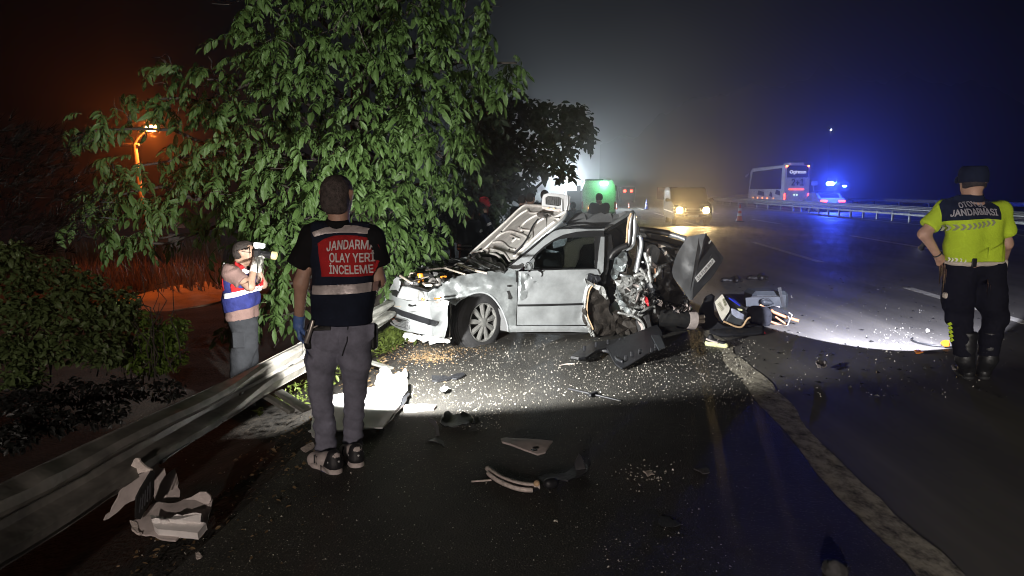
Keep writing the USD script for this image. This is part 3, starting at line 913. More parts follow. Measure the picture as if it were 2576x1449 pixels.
def leafy(name, label, cat, clumps, base, mat, leaf, dens, trunk_r=.12, depth=.6, group=None, seed=0, simple_seg=3, bark=True, partname='foliage'):
    "a tree or shrub of single leaves in clumps"
    rng = np.random.default_rng(seed)
    T = thing(name, label, cat, base, group)
    out = []
    wood = []
    for (px, py, rx, ry, Y) in clumps:
        c = D(px, py, Y)
        sx, sz = rx / FOC * Y, ry / FOC * Y
        wood.append(limb(np.asarray(base) + [0, 0, max(.0, (c[2] - base[2]) * .35)], c, trunk_r * .45, trunk_r * .08, int(px + py), .1, 7))
        n = int(rx * ry * dens)
        for k in range(n):
            u = rng.normal(0, 1, 3)
            u /= np.linalg.norm(u)
            p = c + u * rng.uniform(.2, 1.0) ** .5 * np.array([sx, depth * max(sx, .3), sz])
            L = leaf * rng.uniform(.65, 1.3)
            v, f = leaflet(L, L * rng.uniform(.24, .36), rng.uniform(.1, .8), simple_seg)
            out.append((v @ rotm(rng.uniform(0, 6.28), rng.uniform(-.8, .6), rng.normal(0, .6)).T + p, f))
    if bark:
        part(T, 'trunk', cat_(tube([np.asarray(base) + [0, 0, -.3], np.asarray(base) + [0.02, 0, 1.5 * trunk_r * 10]], [trunk_r, trunk_r * .7], 8), *wood), M['bark'], 60)
    part(T, partname, merge(out), mat, kind='stuff')
    return T


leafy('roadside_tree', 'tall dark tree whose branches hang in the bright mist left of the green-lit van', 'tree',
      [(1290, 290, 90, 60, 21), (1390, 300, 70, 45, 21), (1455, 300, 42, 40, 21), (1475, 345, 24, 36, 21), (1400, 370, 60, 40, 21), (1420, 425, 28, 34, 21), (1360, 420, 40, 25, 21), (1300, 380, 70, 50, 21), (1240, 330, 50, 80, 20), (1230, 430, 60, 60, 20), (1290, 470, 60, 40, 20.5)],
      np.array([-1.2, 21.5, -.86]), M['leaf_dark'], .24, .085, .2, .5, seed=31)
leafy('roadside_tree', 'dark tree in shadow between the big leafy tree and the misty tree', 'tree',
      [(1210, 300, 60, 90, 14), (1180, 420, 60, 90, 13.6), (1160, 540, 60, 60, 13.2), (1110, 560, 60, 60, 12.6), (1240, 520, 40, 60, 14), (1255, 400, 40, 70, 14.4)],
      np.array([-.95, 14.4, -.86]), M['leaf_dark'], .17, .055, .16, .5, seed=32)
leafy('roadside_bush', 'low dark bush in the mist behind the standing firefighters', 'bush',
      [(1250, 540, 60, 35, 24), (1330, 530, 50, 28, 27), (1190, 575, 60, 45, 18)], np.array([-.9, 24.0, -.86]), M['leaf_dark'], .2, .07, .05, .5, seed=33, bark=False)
# conifer with long needles, far left
rngC = np.random.default_rng(9)
CON = thing('conifer_tree', 'dim grey conifer with long needles at the left edge of the picture', 'tree', np.array([-5.2, 6.6, -.85]))
part(CON, 'trunk', tube([[-5.2, 6.6, -1.1], [-5.2, 6.6, 3.9]], [.13, .05], 9), M['bark'], 60)
needles = []
for (px, py, rx, ry, Y) in [(40, 340, 60, 30, 6.6), (110, 400, 70, 50, 6.4), (150, 350, 30, 30, 6.5), (60, 480, 80, 50, 6.3), (170, 480, 50, 45, 6.3), (60, 560, 80, 45, 6.2), (150, 560, 60, 40, 6.3), (205, 530, 30, 30, 6.3), (30, 410, 40, 50, 6.5), (20, 640, 50, 30, 6.2), (110, 620, 60, 30, 6.2)]:
    c = D(px, py, Y)
    for k in range(int(rx * ry / 70)):
        p = c + rngC.normal(0, .5, 3) * np.array([rx / FOC * Y, .4, ry / FOC * Y])
        az, el = rngC.uniform(-.7, .9), rngC.uniform(.1, .9)
        for q in range(9):
            a2, e2, L = az + rngC.normal(0, .3), el + rngC.normal(0, .3), rngC.uniform(.10, .2)
            d = np.array([math.cos(e2) * math.cos(a2), math.cos(e2) * math.sin(a2), math.sin(e2)])
            s = unit(np.cross(d, rngC.normal(0, 1, 3))) * .0035
            needles.append((np.array([p - s, p + s, p + d * L]), np.array([[0, 1, 2]])))
part(CON, 'foliage', merge(needles), M['leaf_conifer'], kind='stuff')
# shrubs of the lower left
SH = [(40, 700, 70, 50, 5.4), (130, 690, 70, 50, 5.5), (60, 790, 80, 60, 5.2), (170, 780, 80, 60, 5.3), (270, 800, 70, 50, 5.4), (40, 880, 70, 50, 5.0), (150, 870, 80, 50, 5.1), (250, 880, 70, 50, 5.2), (60, 950, 60, 35, 4.9), (20, 640, 60, 40, 5.4), (210, 720, 60, 40, 5.5), (300, 760, 60, 40, 5.5)]
leafy('verge_shrub', 'large dim shrub with small green leaves at the left edge above the guardrail', 'shrub', SH, np.array([-3.6, 5.3, -.85]), M['leaf_shrub'], .048, .13, .02, .5, seed=41, bark=False)
leafy('verge_shrub', 'brighter green shrub just left of the photographer above the dark ditch', 'shrub',
      [(440, 830, 30, 40, 5.6), (330, 800, 60, 35, 5.6), (400, 850, 65, 45, 5.6), (370, 910, 60, 40, 5.5), (430, 900, 40, 40, 5.6), (320, 880, 50, 40, 5.5)], np.array([-2.75, 5.6, -.85]), M['leaf_bright'], .05, .14, .02, .5, seed=42, bark=False)
leafy('undergrowth', 'low undergrowth in the ditch below the left shrubs, leaves darkened for the shade there', 'undergrowth',  # darkens the slope behind the rail, near-black leaves stand for shade
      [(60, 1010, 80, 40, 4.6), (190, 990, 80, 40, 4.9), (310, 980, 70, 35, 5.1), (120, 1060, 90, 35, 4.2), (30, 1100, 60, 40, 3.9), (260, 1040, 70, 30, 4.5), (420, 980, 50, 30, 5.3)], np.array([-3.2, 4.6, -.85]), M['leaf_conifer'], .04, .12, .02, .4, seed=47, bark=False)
# bare twigs and stems of the shrubs
stems = []
for k in range(26):
    x0, x1 = rngC.uniform(20, 470), rngC.normal(0, 40)
    stems.append(limb(D(x0, rngC.uniform(900, 985), 5.4), D(x0 + x1, rngC.uniform(660, 860), 5.5), .006, .002, 300 + k, .15, 8))
single('dry_stems', cat_(*stems), M['bark'], 'tangle of dry brown stems and twigs under the left shrubs', 'twigs', kind='stuff')
# dry grass lit by the street lamp
gl = []
for k in range(6500):
    y = rngC.uniform(628, 735)
    x = rngC.uniform(70, 560)
    if y > 665 + .0 * x and rngC.uniform() < .75:
        continue
    p = G(x, y, -.84)
    for q in range(2):
        L = rngC.uniform(.25, .7)
        d = np.array([rngC.normal(0, .3), rngC.normal(0, .3), 1]) * L
        s = np.array([rngC.normal(0, 1), rngC.normal(0, 1), 0]) * .012
        gl.append((np.array([p - s, p + s, p + d]), np.array([[0, 1, 2]])))
single('dry_grass', merge(gl), M['grass_dry'], 'dry orange-lit grass field beyond the shrubs', 'grass', kind='stuff')
# weeds by the bumper and along the asphalt edge
wl = []
for (cx, cy, sx, sy, n, L0) in [(985, 850, 42, 24, 420, .10), (1010, 830, 30, 20, 200, .11), (960, 880, 30, 14, 120, .07), (860, 930, 40, 40, 120, .06), (655, 1043, 10, 6, 30, .05), (760, 985, 60, 30, 150, .045), (900, 905, 60, 20, 120, .05), (720, 1010, 50, 20, 80, .04)]:
    for k in range(n):
        p = G(cx + rngC.normal(0, .5) * sx, cy + rngC.normal(0, .5) * sy, -.02)
        L = L0 * rngC.uniform(.4, 1.1)
        v, f = leaflet(L, L * rngC.uniform(.12, .3), rngC.uniform(0, .9), 3)
        wl.append((v @ rotm(rngC.uniform(0, 6.28), rngC.uniform(.2, 1.3), rngC.normal(0, .5)).T + p + [0, 0, rngC.uniform(0, .6) * L0], f))
single('weeds', merge(wl), M['weed'], 'bright green weeds on the verge under the front bumper', 'weeds', kind='stuff')
lt = []
for k in range(1500):
    l = EDGE_L + rngC.normal(-.08, .22)
    p = R(rngC.uniform(2.4, 10) if k % 4 else rngC.uniform(4.8, 8), l)
    p[2] = float(terrain(np.dot(p, RU), np.dot(p, RV))) + .012
    L = rngC.uniform(.010, .036)
    v, f = leaflet(L, L * .3, .2, 3)
    lt.append((v @ rotm(rngC.uniform(0, 6.28), rngC.uniform(-.2, .4), rngC.normal(0, .8)).T + p, f))
single('leaf_litter', merge(lt), M['grass_dry'], 'dead leaves and bits of straw along the asphalt edge', 'litter', kind='stuff')
# ------------------------------------------------------------------ the wrecked silver car
# car axes: CF forward, CL to its left (towards the camera), origin on the ground under the front axle
CA = math.radians(17.0)
CF = np.array([-math.cos(CA), -math.sin(CA), 0])
CL = np.array([math.sin(CA), -math.cos(CA), 0])


def Z1(x, y):
    return 914.8 + x * .3693, 453.7 + y * .3693


HALF = .86
_w = G(*Z1(790, 1118))
C0 = np.array([_w[0], _w[1], 0]) - CL * (HALF - .10)
CAR = thing('wrecked_car', 'crushed silver saloon car with open bonnet and torn-off rear, standing on the shoulder', 'car', C0)


def cw(x, y, z):
    return C0 + CF * x + CL * y + np.array([0, 0, z])


def loc(p):
    q = np.asarray(p) - C0
    return np.array([q @ CF, q @ CL, q[2]])


def CS(x, y, yl=HALF):
    return onplane(*Z1(x, y), C0 + CL * yl, CL)


def CX(x, y, xl):
    return onplane(*Z1(x, y), C0 + CF * xl, CF)


def CZ(x, y, zl):
    return G(*Z1(x, y), zl)


def V1(x, y, Y):
    return D(*Z1(x, y), Y)


NOSE = .86


def nosex(y):
    return NOSE - .30 * np.abs(np.asarray(y) / .87) ** 2.4


def FS(x, y, off=0.0, dz=None):
    "the point of the rounded front seen in pixel (x, y); off = metres in front of it"
    d = ray(*Z1(x, y))
    a, b = CF, CL
    lo, hi = 5.2, 9.2

    def f(t):
        q = EYE + d * (t / d[1]) - C0
        xl, yl = q @ a, q @ b
        yl = np.clip(yl, -.9, .9)
        return xl - float(nosex(yl)) - off
    ts = np.linspace(lo, hi, 90)
    fs = [f(t) for t in ts]
    for i in range(len(ts) - 1):
        if fs[i] > 0 >= fs[i + 1]:
            l, h = ts[i], ts[i + 1]
            for _ in range(18):
                m = (l + h) / 2
                if f(m) > 0:
                    l = m
                else:
                    h = m
            return EYE + d * (l / d[1])
    t = ts[int(np.argmin(np.abs(fs)))]
    return EYE + d * (t / d[1])


def belly(p, uv):
    "slight roundness of a car's flank"
    z = p[:, 2]
    return .03 * np.exp(-((z - .55) / .35) ** 2)


def dents(amp, f, seed, mask=None):
    def g(p, uv):
        d = amp * (nz(p, f, seed, 3) * 2)
        d = np.where(np.abs(d) < amp * .15, d, d)
        if mask is not None:
            d = d * mask(uv)
        return d
    return g


def facets(poly, Yf, step, amp, seed, thick=.004, fine=None):
    "crushed metal: a coarse sheet with sharp creases; Yf(x, y) = distance from the camera"
    rng = np.random.default_rng(seed)

    def to3(u, v):
        return V1(u, v, Yf(u, v))
    return sheet(poly, to3, step, thick, lambda p, uv: rng.uniform(-amp, amp, len(p)), seed=seed, jitter=.45)


def ysid(x, y):
    return CS(x, y)[1]


# ---- front wing
wing = [(430, 748), (455, 725), (520, 690), (610, 662), (700, 648), (800, 634), (900, 618), (975, 592), (1005, 598), (1046, 618), (1040, 760), (1034, 900), (1031, 1012), (1028, 1030), (985, 1032),
        (978, 985), (962, 930), (940, 880), (905, 825), (865, 785), (815, 766), (760, 768), (705, 786), (655, 818), (620, 850), (600, 842), (560, 815), (480, 822), (432, 812)]


def wingd(p, uv):
    d = np.exp(-((uv[:, 0] - 640) / 260) ** 2)
    e = .085 * d * (nz(p, 5.5, 4, 2) * 2) + .03 * d * np.abs(nz(p, 11, 8, 2) * 2) + .012 * nz(p, 9, 5, 2)
    top = np.clip((735 - uv[:, 1]) / 100, 0, 1)
    return e + .03 - .09 * top ** 2 * 1.0


fender = part(CAR, 'front_wing', sheet(wing, lambda u, v: CS(u, v) + CF * 0, 13, .004, wingd), M['silver_scraped'], 38, 'dented silver front wing')
part(fender, 'hole', sheet([(975, 755), (990, 752), (1000, 775), (1012, 800), (1005, 812), (985, 808), (985, 780)], lambda u, v: CS(u, v, HALF + .052), 8, .003), M['engine_black'])
part(fender, 'hole', sheet([(976, 715), (1000, 712), (1012, 720), (1000, 727), (978, 725)], lambda u, v: CS(u, v, HALF + .052), 8, .003), M['engine_black'])
# wheel arch lip and liner
lip = [CS(x, y, HALF + .03) for x, y in [(985, 1030), (978, 985), (962, 930), (940, 880), (905, 825), (865, 785), (815, 764), (760, 766), (705, 784), (655, 816), (620, 850)]]
part(fender, 'arch_lip', tube(smoothpath(lip, 30), .012, 6), M['silver'], True)
# dark wheel house behind the arch
wh = [(985, 1030), (978, 985), (962, 930), (940, 880), (905, 825), (865, 785), (815, 766), (760, 768), (705, 786), (655, 818), (620, 850), (575, 850), (560, 1060), (600, 1085), (700, 1060)]
part(CAR, 'wheel_house', sheet(wh, lambda u, v: CS(u, v, HALF - .34), 30, .01, dents(.03, 6, 3)), M['engine_black'])
part(CAR, 'arch_liner', sheet([(930, 1020), (985, 1030), (975, 975), (955, 920), (930, 880), (915, 870), (935, 940)], lambda u, v: CS(u, v, HALF - .05), 14, .004), M['silver_dark'], 40)

# ---- far wing and front of the far side
far = [(230, 650), (270, 618), (340, 592), (450, 568), (560, 545), (680, 527), (720, 512), (722, 532), (690, 548), (560, 568), (450, 592), (340, 618), (262, 640)]
part(CAR, 'front_wing', sheet(far, lambda u, v: CS(u, v, -HALF + .1), 16, .02, dents(.01, 6, 12)), M['silver'], 40, 'far front wing, its edge lit')
# ---- engine bay
bay = [(225, 660), (340, 612), (560, 565), (700, 545), (985, 600), (960, 618), (800, 640), (600, 668), (440, 745), (300, 720)]
part(CAR, 'engine_bay', sheet(bay, lambda u, v: CZ(u, v, .70), 30, .02, dents(.05, 5, 2)), M['engine_black'])
rngE = np.random.default_rng(21)
bayp = Polygon(bay).buffer(-18)
for k in range(46):
    while True:
        x, y = rngE.uniform(240, 960), rngE.uniform(550, 740)
        if bayp.contains(Point(x, y)):
            break
    p = CZ(x, y, .76)
    kind = rngE.integers(0, 3)
    mt = M[['engine_black', 'engine_black', 'engine_grey', 'engine_black', 'engine_beige'][rngE.integers(0, 5)]]
    if kind == 0:
        part(CAR, 'engine_part', obox(p, unit(CF + rngE.normal(0, .4, 3) * [1, 1, .2]), CL, Z_, *(rngE.uniform(.04, .17, 3) * [1, 1, .6]), bev=.012), mt, 30)
    elif kind == 1:
        q = p + unit(rngE.normal(0, 1, 3) * [1, 1, .15]) * rngE.uniform(.12, .35)
        m_ = (p + q) / 2 + [0, 0, rngE.uniform(.0, .06)]
        part(CAR, 'hose', tube(smoothpath([p, m_, q], 8), rngE.uniform(.006, .018), 7), mt, True)
    else:
        part(CAR, 'engine_cap', lathe([(0, .04), (.03, .04), (.04, .02), (.04, -.03)], p, unit([rngE.normal(0, .2), rngE.normal(0, .2), 1]), 12), mt, 40)
part(CAR, 'oil_cap', lathe([(0, .03), (.028, .03), (.034, .0), (.034, -.05)], CZ(385, 652, .80), Z_, 14), M['orange_plastic'], 40)
part(CAR, 'dipstick', tube([CZ(525, 660, .80), CZ(560, 655, .80)], .012, 7), M['orange_plastic'], True)
part(CAR, 'dipstick', tube([CZ(375, 690, .78), CZ(392, 672, .78)], .010, 7), M['orange_plastic'], True)
for a, b, r in (((640, 570), (780, 620), .014), ((785, 620), (838, 632), .012), ((300, 690), (440, 655), .008), ((560, 600), (690, 640), .010), ((250, 650), (330, 700), .012), ((420, 610), (600, 590), .010)):
    part(CAR, 'strut_rod', tube([CZ(*a, .84), CZ(*b, .84)], r, 8), M['engine_beige'], True)
part(CAR, 'scuttle', sheet([(690, 540), (760, 500), (830, 490), (930, 560), (985, 600), (960, 612), (880, 600), (790, 590)], lambda u, v: CZ(u, v, .86), 26, .02, dents(.06, 6, 5)), M['engine_black'])
for a, b in (((760, 520), (930, 590)), ((720, 535), (860, 600))):
    part(CAR, 'wiper_arm', tube([CZ(*a, .92), CZ(*b, .92)], .009, 6), M['trim_black'], True)
# front cross-panel and torn bits above the bumper
part(CAR, 'front_panel', sheet(jag([(225, 690), (270, 700), (300, 722), (430, 745), (430, 800), (300, 790), (200, 745)], 5, 30, 3), lambda u, v: FS(u, v, -.14), 16, .01, dents(.03, 8, 9)), M['engine_grey'], 30)
part(CAR, 'radiator_support', bar(FS(250, 668, -.14), FS(440, 742, -.14), .05, .03, bev=.008), M['silver_dark'])
# ---- bumper
bump = [(112, 822), (130, 800), (165, 770), (190, 765), (240, 800), (300, 818), (400, 822), (480, 822), (560, 815), (585, 822), (580, 900), (565, 1000), (548, 1074), (480, 1062), (380, 1045), (300, 1030), (235, 1010), (190, 980), (150, 920), (130, 870)]
def bumpd(p, uv):
    return .006 * nz(p, 8, 6, 2) + .022 * np.exp(-((uv[:, 1] - (872 + (uv[:, 0] - 330) * .03)) / 60) ** 2)


BUMP = part(CAR, 'front_bumper', sheet(bump, lambda u, v: FS(u, v), 14, .006, bumpd), M['bumper_lit_paint'], 40)
part(BUMP, 'bumper_strip', sheet([(148, 838), (170, 848), (260, 885), (380, 925), (502, 962), (496, 980), (482, 995), (380, 965), (260, 925), (170, 880), (150, 858)], lambda u, v: FS(u, v, .028), 12, .012), M['plastic_black'], 40)
GR = part(BUMP, 'lower_grille', sheet([(172, 928), (200, 930), (290, 955), (303, 965), (305, 1002), (296, 1010), (225, 992), (192, 972)], lambda u, v: FS(u, v, .016), 12, .006), M['engine_black'], 40)
for k in range(5):
    a, b = FS(180 + 8 * k, 934 + 11 * k, .024), FS(298, 964 + 10 * k, .024)
    part(GR, 'slat', bar(a, b, .018, .012, bev=.003), M['silver_dark'])
part(BUMP, 'grille_frame', tube([FS(x, y, .022) for x, y in ((168, 922), (200, 924), (295, 950), (310, 965), (308, 1008), (290, 1016), (222, 998), (186, 974), (168, 922))], .010, 6), M['silver_dark'], True)
fog = sheet([(440, 868), (470, 862), (515, 862), (530, 872), (528, 886), (510, 892), (465, 890), (442, 884)], lambda u, v: FS(u, v, .026), 10, .01)
part(BUMP, 'fog_lamp', fog, M['clear_lens'], 40)
part(BUMP, 'intake_slot', sheet([(268, 872), (330, 880), (440, 866), (440, 884), (330, 900), (272, 894)], lambda u, v: FS(u, v, .022), 10, .006), M['silver_dark'], 40)
part(BUMP, 'crack', sheet(jag([(300, 850), (352, 846), (358, 858), (310, 864)], 3, 12, 2), lambda u, v: FS(u, v, .028), 10, .002), M['engine_black'])
for k, (a, b) in enumerate((((210, 855), (250, 862)), ((150, 842), (200, 856)))):
    part(BUMP, 'scratch', bar(FS(*a, .03), FS(*b, .03), .012, .003), M['wood_pale'] if k == 0 else M['engine_black'])
part(BUMP, 'bumper_end', sheet([(582, 822), (622, 838), (606, 930), (598, 1070), (552, 1076), (568, 1000), (582, 900)], lambda u, v: CS(u, v, HALF - .11), 14, .01, dents(.03, 7, 2)), M['engine_black'], 40)
part(BUMP, 'bracket', tube([CS(590, 830, HALF - .03), CS(596, 930, HALF - .04), CS(585, 1070, HALF - .04)], .009, 6), M['galvanised'], True)
part(BUMP, 'indicator_lamp', sheet([(478, 800), (520, 800), (520, 812), (480, 812)], lambda u, v: FS(u, v, .03), 8, .006), M['orange_plastic'])
# ---- near headlight
HL = part(CAR, 'headlight', sheet([(222, 800), (262, 722), (300, 726), (378, 750), (420, 760), (432, 812), (420, 822), (380, 822), (300, 815)], lambda u, v: FS(u, v, .008), 12, .02), M['clear_lens'], 40, 'smashed headlight with pale housing')
part(HL, 'reflector', sheet([(232, 796), (266, 730), (365, 752), (352, 818), (290, 812)], lambda u, v: FS(u, v, .018), 12, .006), M['white_plastic'], 40)
part(HL, 'lamp_rim', tube([FS(x, y, .03) for x, y in ((378, 752), (372, 790), (366, 820), (395, 822), (412, 800), (404, 765), (378, 752))], .008, 6), M['alloy'], True)
part(HL, 'indicator', sheet([(395, 800), (412, 800), (412, 820), (390, 820)], lambda u, v: FS(u, v, .03), 8, .006), M['orange_plastic'])
part(CAR, 'headlight', sheet([(178, 745), (200, 690), (225, 655), (248, 668), (240, 720), (232, 760), (205, 775)], lambda u, v: FS(u, v, .0), 12, .02, dents(.02, 12, 5)), M['clear_lens'], 40, 'far headlight, broken')
part(CAR, 'headlight_hole', sheet(jag([(182, 752), (235, 745), (228, 800), (195, 780)], 2, 14, 3), lambda u, v: FS(u, v, .012), 12, .003), M['engine_black'])
# torn undertray
part(CAR, 'torn_undertray', sheet(jag([(282, 1035), (340, 1045), (470, 1062), (548, 1074), (612, 1068), (560, 1110), (520, 1098), (455, 1118), (450, 1088), (400, 1100), (345, 1082), (330, 1105), (276, 1104)], 4, 16, 4), lambda u, v: FS(u, v, -.1), 14, .004, dents(.05, 9, 3)), M['white_plastic'], False)

# ---- door
door = [(1050, 618), (1150, 614), (1300, 609), (1500, 606), (1585, 604), (1600, 640), (1522, 640), (1512, 668), (1516, 700), (1508, 780), (1498, 850), (1500, 930), (1512, 985), (1440, 984), (1200, 984), (1040, 984), (1041, 900), (1046, 760)]


def doord(p, uv):
    x, y = uv[:, 0], uv[:, 1]
    d = .035 * np.exp(-((p[:, 2] - .62) / .3) ** 2) + .01 * np.exp(-((y - 690) / 25) ** 2)
    sh = np.exp(-((x - 1090) / 60) ** 2) * np.exp(-((y - 720) / 90) ** 2)
    d = d + sh * .05 * (nz(p, 10, 4, 2) * 2) - .02 * np.exp(-((x - 1380) / 70) ** 2) * np.exp(-((y - 690) / 60) ** 2)
    d = d + .016 * np.clip(1 - np.abs(y - 700 + .18 * (x - 1300)) / 14, 0, 1) * np.exp(-((x - 1360) / 110) ** 2) - .02 * np.exp(-((x - 1230) / 60) ** 2) * np.exp(-((y - 910) / 40) ** 2)
    d = d - .03 * np.exp(-((x - 1475) / 30) ** 2) * np.exp(-((y - 930) / 45) ** 2) + .006 * nz(p, 4, 7, 2)
    return d


DOOR = part(CAR, 'front_door', sheet(door, lambda u, v: CS(u, v), 15, .004, doord), M['silver'], 40)
part(DOOR, 'rubbing_strip', sheet([(1050, 846), (1200, 844), (1400, 839), (1496, 836), (1496, 849), (1400, 853), (1200, 858), (1052, 860)], lambda u, v: CS(u, v, HALF + .052), 14, .012), M['trim_black'], 40)
part(DOOR, 'scrape', sheet(jag([(1065, 640), (1100, 625), (1150, 660), (1135, 690), (1175, 670), (1120, 760), (1100, 800), (1062, 830), (1072, 740)], 6, 22, 6), lambda u, v: CS(u, v, HALF + .045), 12, .004, dents(.035, 13, 5)), M['silver_scraped'], 25)
part(CAR, 'door_gap', bar(CS(1046, 615, HALF + .012), CS(1032, 1020, HALF + .02), .004, .02), M['engine_black'])
part(CAR, 'sill', sheet([(985, 986), (1100, 987), (1300, 987), (1514, 988), (1528, 1020), (1532, 1034), (1400, 1030), (1200, 1030), (985, 1032)], lambda u, v: CS(u, v), 14, .03, lambda p, uv: .03 + .012 * np.cos((uv[:, 1] - 1000) / 11)), M['silver'], 40)
part(CAR, 'underbody', sheet([(1000, 1030), (1200, 1028), (1540, 1030), (1500, 1055), (1100, 1046)], lambda u, v: CS(u, v, HALF - .25), 40, .02), M['engine_black'])
# mirror mount and loose wires
part(DOOR, 'mirror_mount', sheet([(1098, 610), (1110, 575), (1160, 530), (1166, 545), (1160, 560), (1158, 608)], lambda u, v: CS(u, v, HALF + .02), 12, .015, dents(.02, 14, 3)), M['silver_scraped'], 30)
for q in ([(1100, 600), (1125, 560), (1140, 590), (1120, 625)], [(1150, 600), (1180, 610), (1205, 620), (1215, 645), (1208, 655)], [(1185, 612), (1215, 622), (1225, 618)]):
    part(DOOR, 'wire', tube(smoothpath([CS(x, y, HALF + .05) for x, y in q], 12), .005, 5), M['trim_black'], True)
# ---- window and frames
win = [(1152, 604), (1165, 570), (1178, 505), (1230, 462), (1290, 420), (1340, 400), (1400, 390), (1480, 386), (1574, 384), (1582, 440), (1582, 598), (1400, 602)]
TUM = -.18
def CSg(x, y, o=0.0):
    "glass: the flank leans inwards above the waist"
    p = CS(x, y, HALF)
    yl = HALF - .02 - .26 * np.clip(p[2] - .88, 0, 1)
    return CS(x, y, yl + o)


part(DOOR, 'window_glass', sheet(win, lambda u, v: CSg(u, v, -.008), 24, .004), M['pane'], 60)
frame_o = [(1140, 612), (1152, 560), (1172, 500), (1230, 445), (1300, 400), (1360, 372), (1450, 352), (1560, 342), (1640, 345), (1645, 380), (1628, 384), (1590, 384)]
part(DOOR, 'window_frame', sheet([(1138, 612), (1150, 560), (1170, 498), (1228, 442), (1298, 396), (1360, 366), (1450, 346), (1560, 336), (1636, 338), (1640, 384), (1575, 383), (1480, 386), (1400, 390), (1340, 400), (1290, 420), (1230, 462), (1178, 508), (1166, 570), (1154, 604), (1400, 601), (1582, 597), (1586, 608), (1400, 614)], lambda u, v: CSg(u, v, .004), 14, .014), M['trim_black'], 40)
part(CAR, 'door_pillar', sheet([(1618, 384), (1640, 385), (1638, 520), (1632, 620), (1610, 650), (1590, 640), (1598, 560), (1604, 480)], lambda u, v: CSg(u, v, .02), 14, .02), M['silver'], 40)
part(CAR, 'door_pillar', sheet([(1576, 384), (1618, 384), (1604, 480), (1598, 560), (1588, 606), (1580, 598)], lambda u, v: CSg(u, v, .008), 14, .016), M['trim_black'], 40)
part(CAR, 'rear_pillar', sheet([(1640, 385), (1690, 370), (1700, 470), (1670, 560), (1650, 700), (1632, 720), (1634, 620), (1640, 500)], lambda u, v: CSg(u, v, -.04), 14, .02, dents(.03, 9, 2)), M['trim_black'], 40)
# windscreen pillar and roof rail
part(CAR, 'windscreen_pillar', sheet([(960, 606), (985, 590), (1100, 505), (1200, 420), (1290, 350), (1340, 335), (1440, 330), (1560, 326), (1640, 328), (1640, 340), (1560, 340), (1450, 350), (1360, 370), (1298, 400), (1228, 447), (1170, 500), (1110, 575), (1050, 618), (1000, 600)], lambda u, v: CSg(u, v, .012), 14, .03), M['silver'], 40)
part(CAR, 'windscreen_seal', tube(smoothpath([CSg(x, y, .03) for x, y in ((965, 600), (1100, 495), (1200, 412), (1292, 342), (1350, 326), (1440, 322), (1640, 322))], 30), .011, 6), M['trim_black'], True)
scr = [(715, 512), (960, 600), (1200, 415), (1290, 342), (1400, 300), (1120, 240), (1080, 250), (900, 380)]


def scrY(u, v):
    a, b, c = CS(960, 600, .7), CS(1290, 342, .6), None
    n = unit(np.cross(b - a, CL))
    return onplane(*Z1(u, v), a, n)


part(CAR, 'windscreen', sheet(scr, lambda u, v: scrY(u, v), 40, .005), M['pane'], 40)
# seats and dashboard inside
part(CAR, 'dashboard', obox(cw(-.85, 0, .86), CF, CL, Z_, .35, 1.3, .2, .05), M['plastic_black'], 30)
for yl in (.38, -.38):
    sb_ = [cw(-1.62, yl, .45), cw(-1.80, yl, .82), cw(-1.88, yl, 1.02)]
    part(CAR, 'seat', blob([(sb_[0] - CL * .17, sb_[0] + CL * .17, .1, .1), (sb_[1] - CL * .17, sb_[1] + CL * .17, .09, .09), (sb_[0], sb_[1], .16, .14), (sb_[2] - CL * .1, sb_[2] + CL * .1, .07, .07), (cw(-1.25, yl - .16, .42), cw(-1.25, yl + .16, .42), .1, .1), (cw(-1.25, yl, .42), sb_[0], .13, .13)], .035, .06), M['charcoal_cloth'], True)
airb = [(1365, 600), (1370, 470), (1395, 425), (1430, 408), (1480, 395), (1575, 390), (1565, 430), (1500, 440), (1470, 480), (1475, 540), (1440, 590)]
part(CAR, 'airbag', sheet(airb, lambda u, v: CS(u, v, .55), 16, .05, dents(.06, 7, 3)), M['paper'], True, 'deflated pale airbag hanging inside the window')
# floor of the cabin, far side
part(CAR, 'far_door', sheet([(1160, 500), (1640, 380), (1640, 760), (1100, 700)], lambda u, v: CS(u, v, -.80), 60, .04), M['engine_black'])
part(CAR, 'floor_pan', sheet([(-.6, -.8), (-1.7, -.8), (-2.3, -.7), (-2.3, .6), (-1.6, .8), (-.6, .8)], lambda u, v: cw(u, v, .24), .2, .05), M['engine_black'])
# ---- crumpled roof
roof = [(1290, 340), (1340, 318), (1382, 300), (1405, 262), (1452, 226), (1500, 222), (1560, 224), (1640, 232), (1700, 222), (1780, 216), (1822, 212), (1836, 222), (1790, 250), (1720, 290), (1645, 326), (1560, 328), (1440, 330)]


def roofY(u, v):
    e = CS(u, min(v + 40, 330), .62)
    t = np.clip((330 - v) / 110.0, 0, 1)
    return e[1] + t * .25


part(CAR, 'roof', facets(roof, roofY, 62, .028, 14, .006), M['silver_dark'], 22, 'buckled silver roof panel')
edge = [V1(x, y, roofY(x, y) - .04) for x, y in ((1640, 332), (1700, 300), (1760, 262), (1815, 228), (1836, 222))]
part(CAR, 'roof_rail', tube(smoothpath(edge, 14), .032, 8), M['silver'], True)
part(CAR, 'roof_rail', tube(smoothpath([V1(x, y, roofY(x, y) - .06) for x, y in ((1640, 350), (1700, 316), (1770, 275), (1826, 236))], 14), .02, 6), M['trim_black'], True)
# ---- bonnet
hinge_n = CS(962, 606, .66)
front_n = CS(1385, 214, .66)
hn = unit(np.cross(front_n - hinge_n, CL))


def HP(x, y, off=0.0):
    return onplane(*Z1(x, y), hinge_n + hn * off, hn)


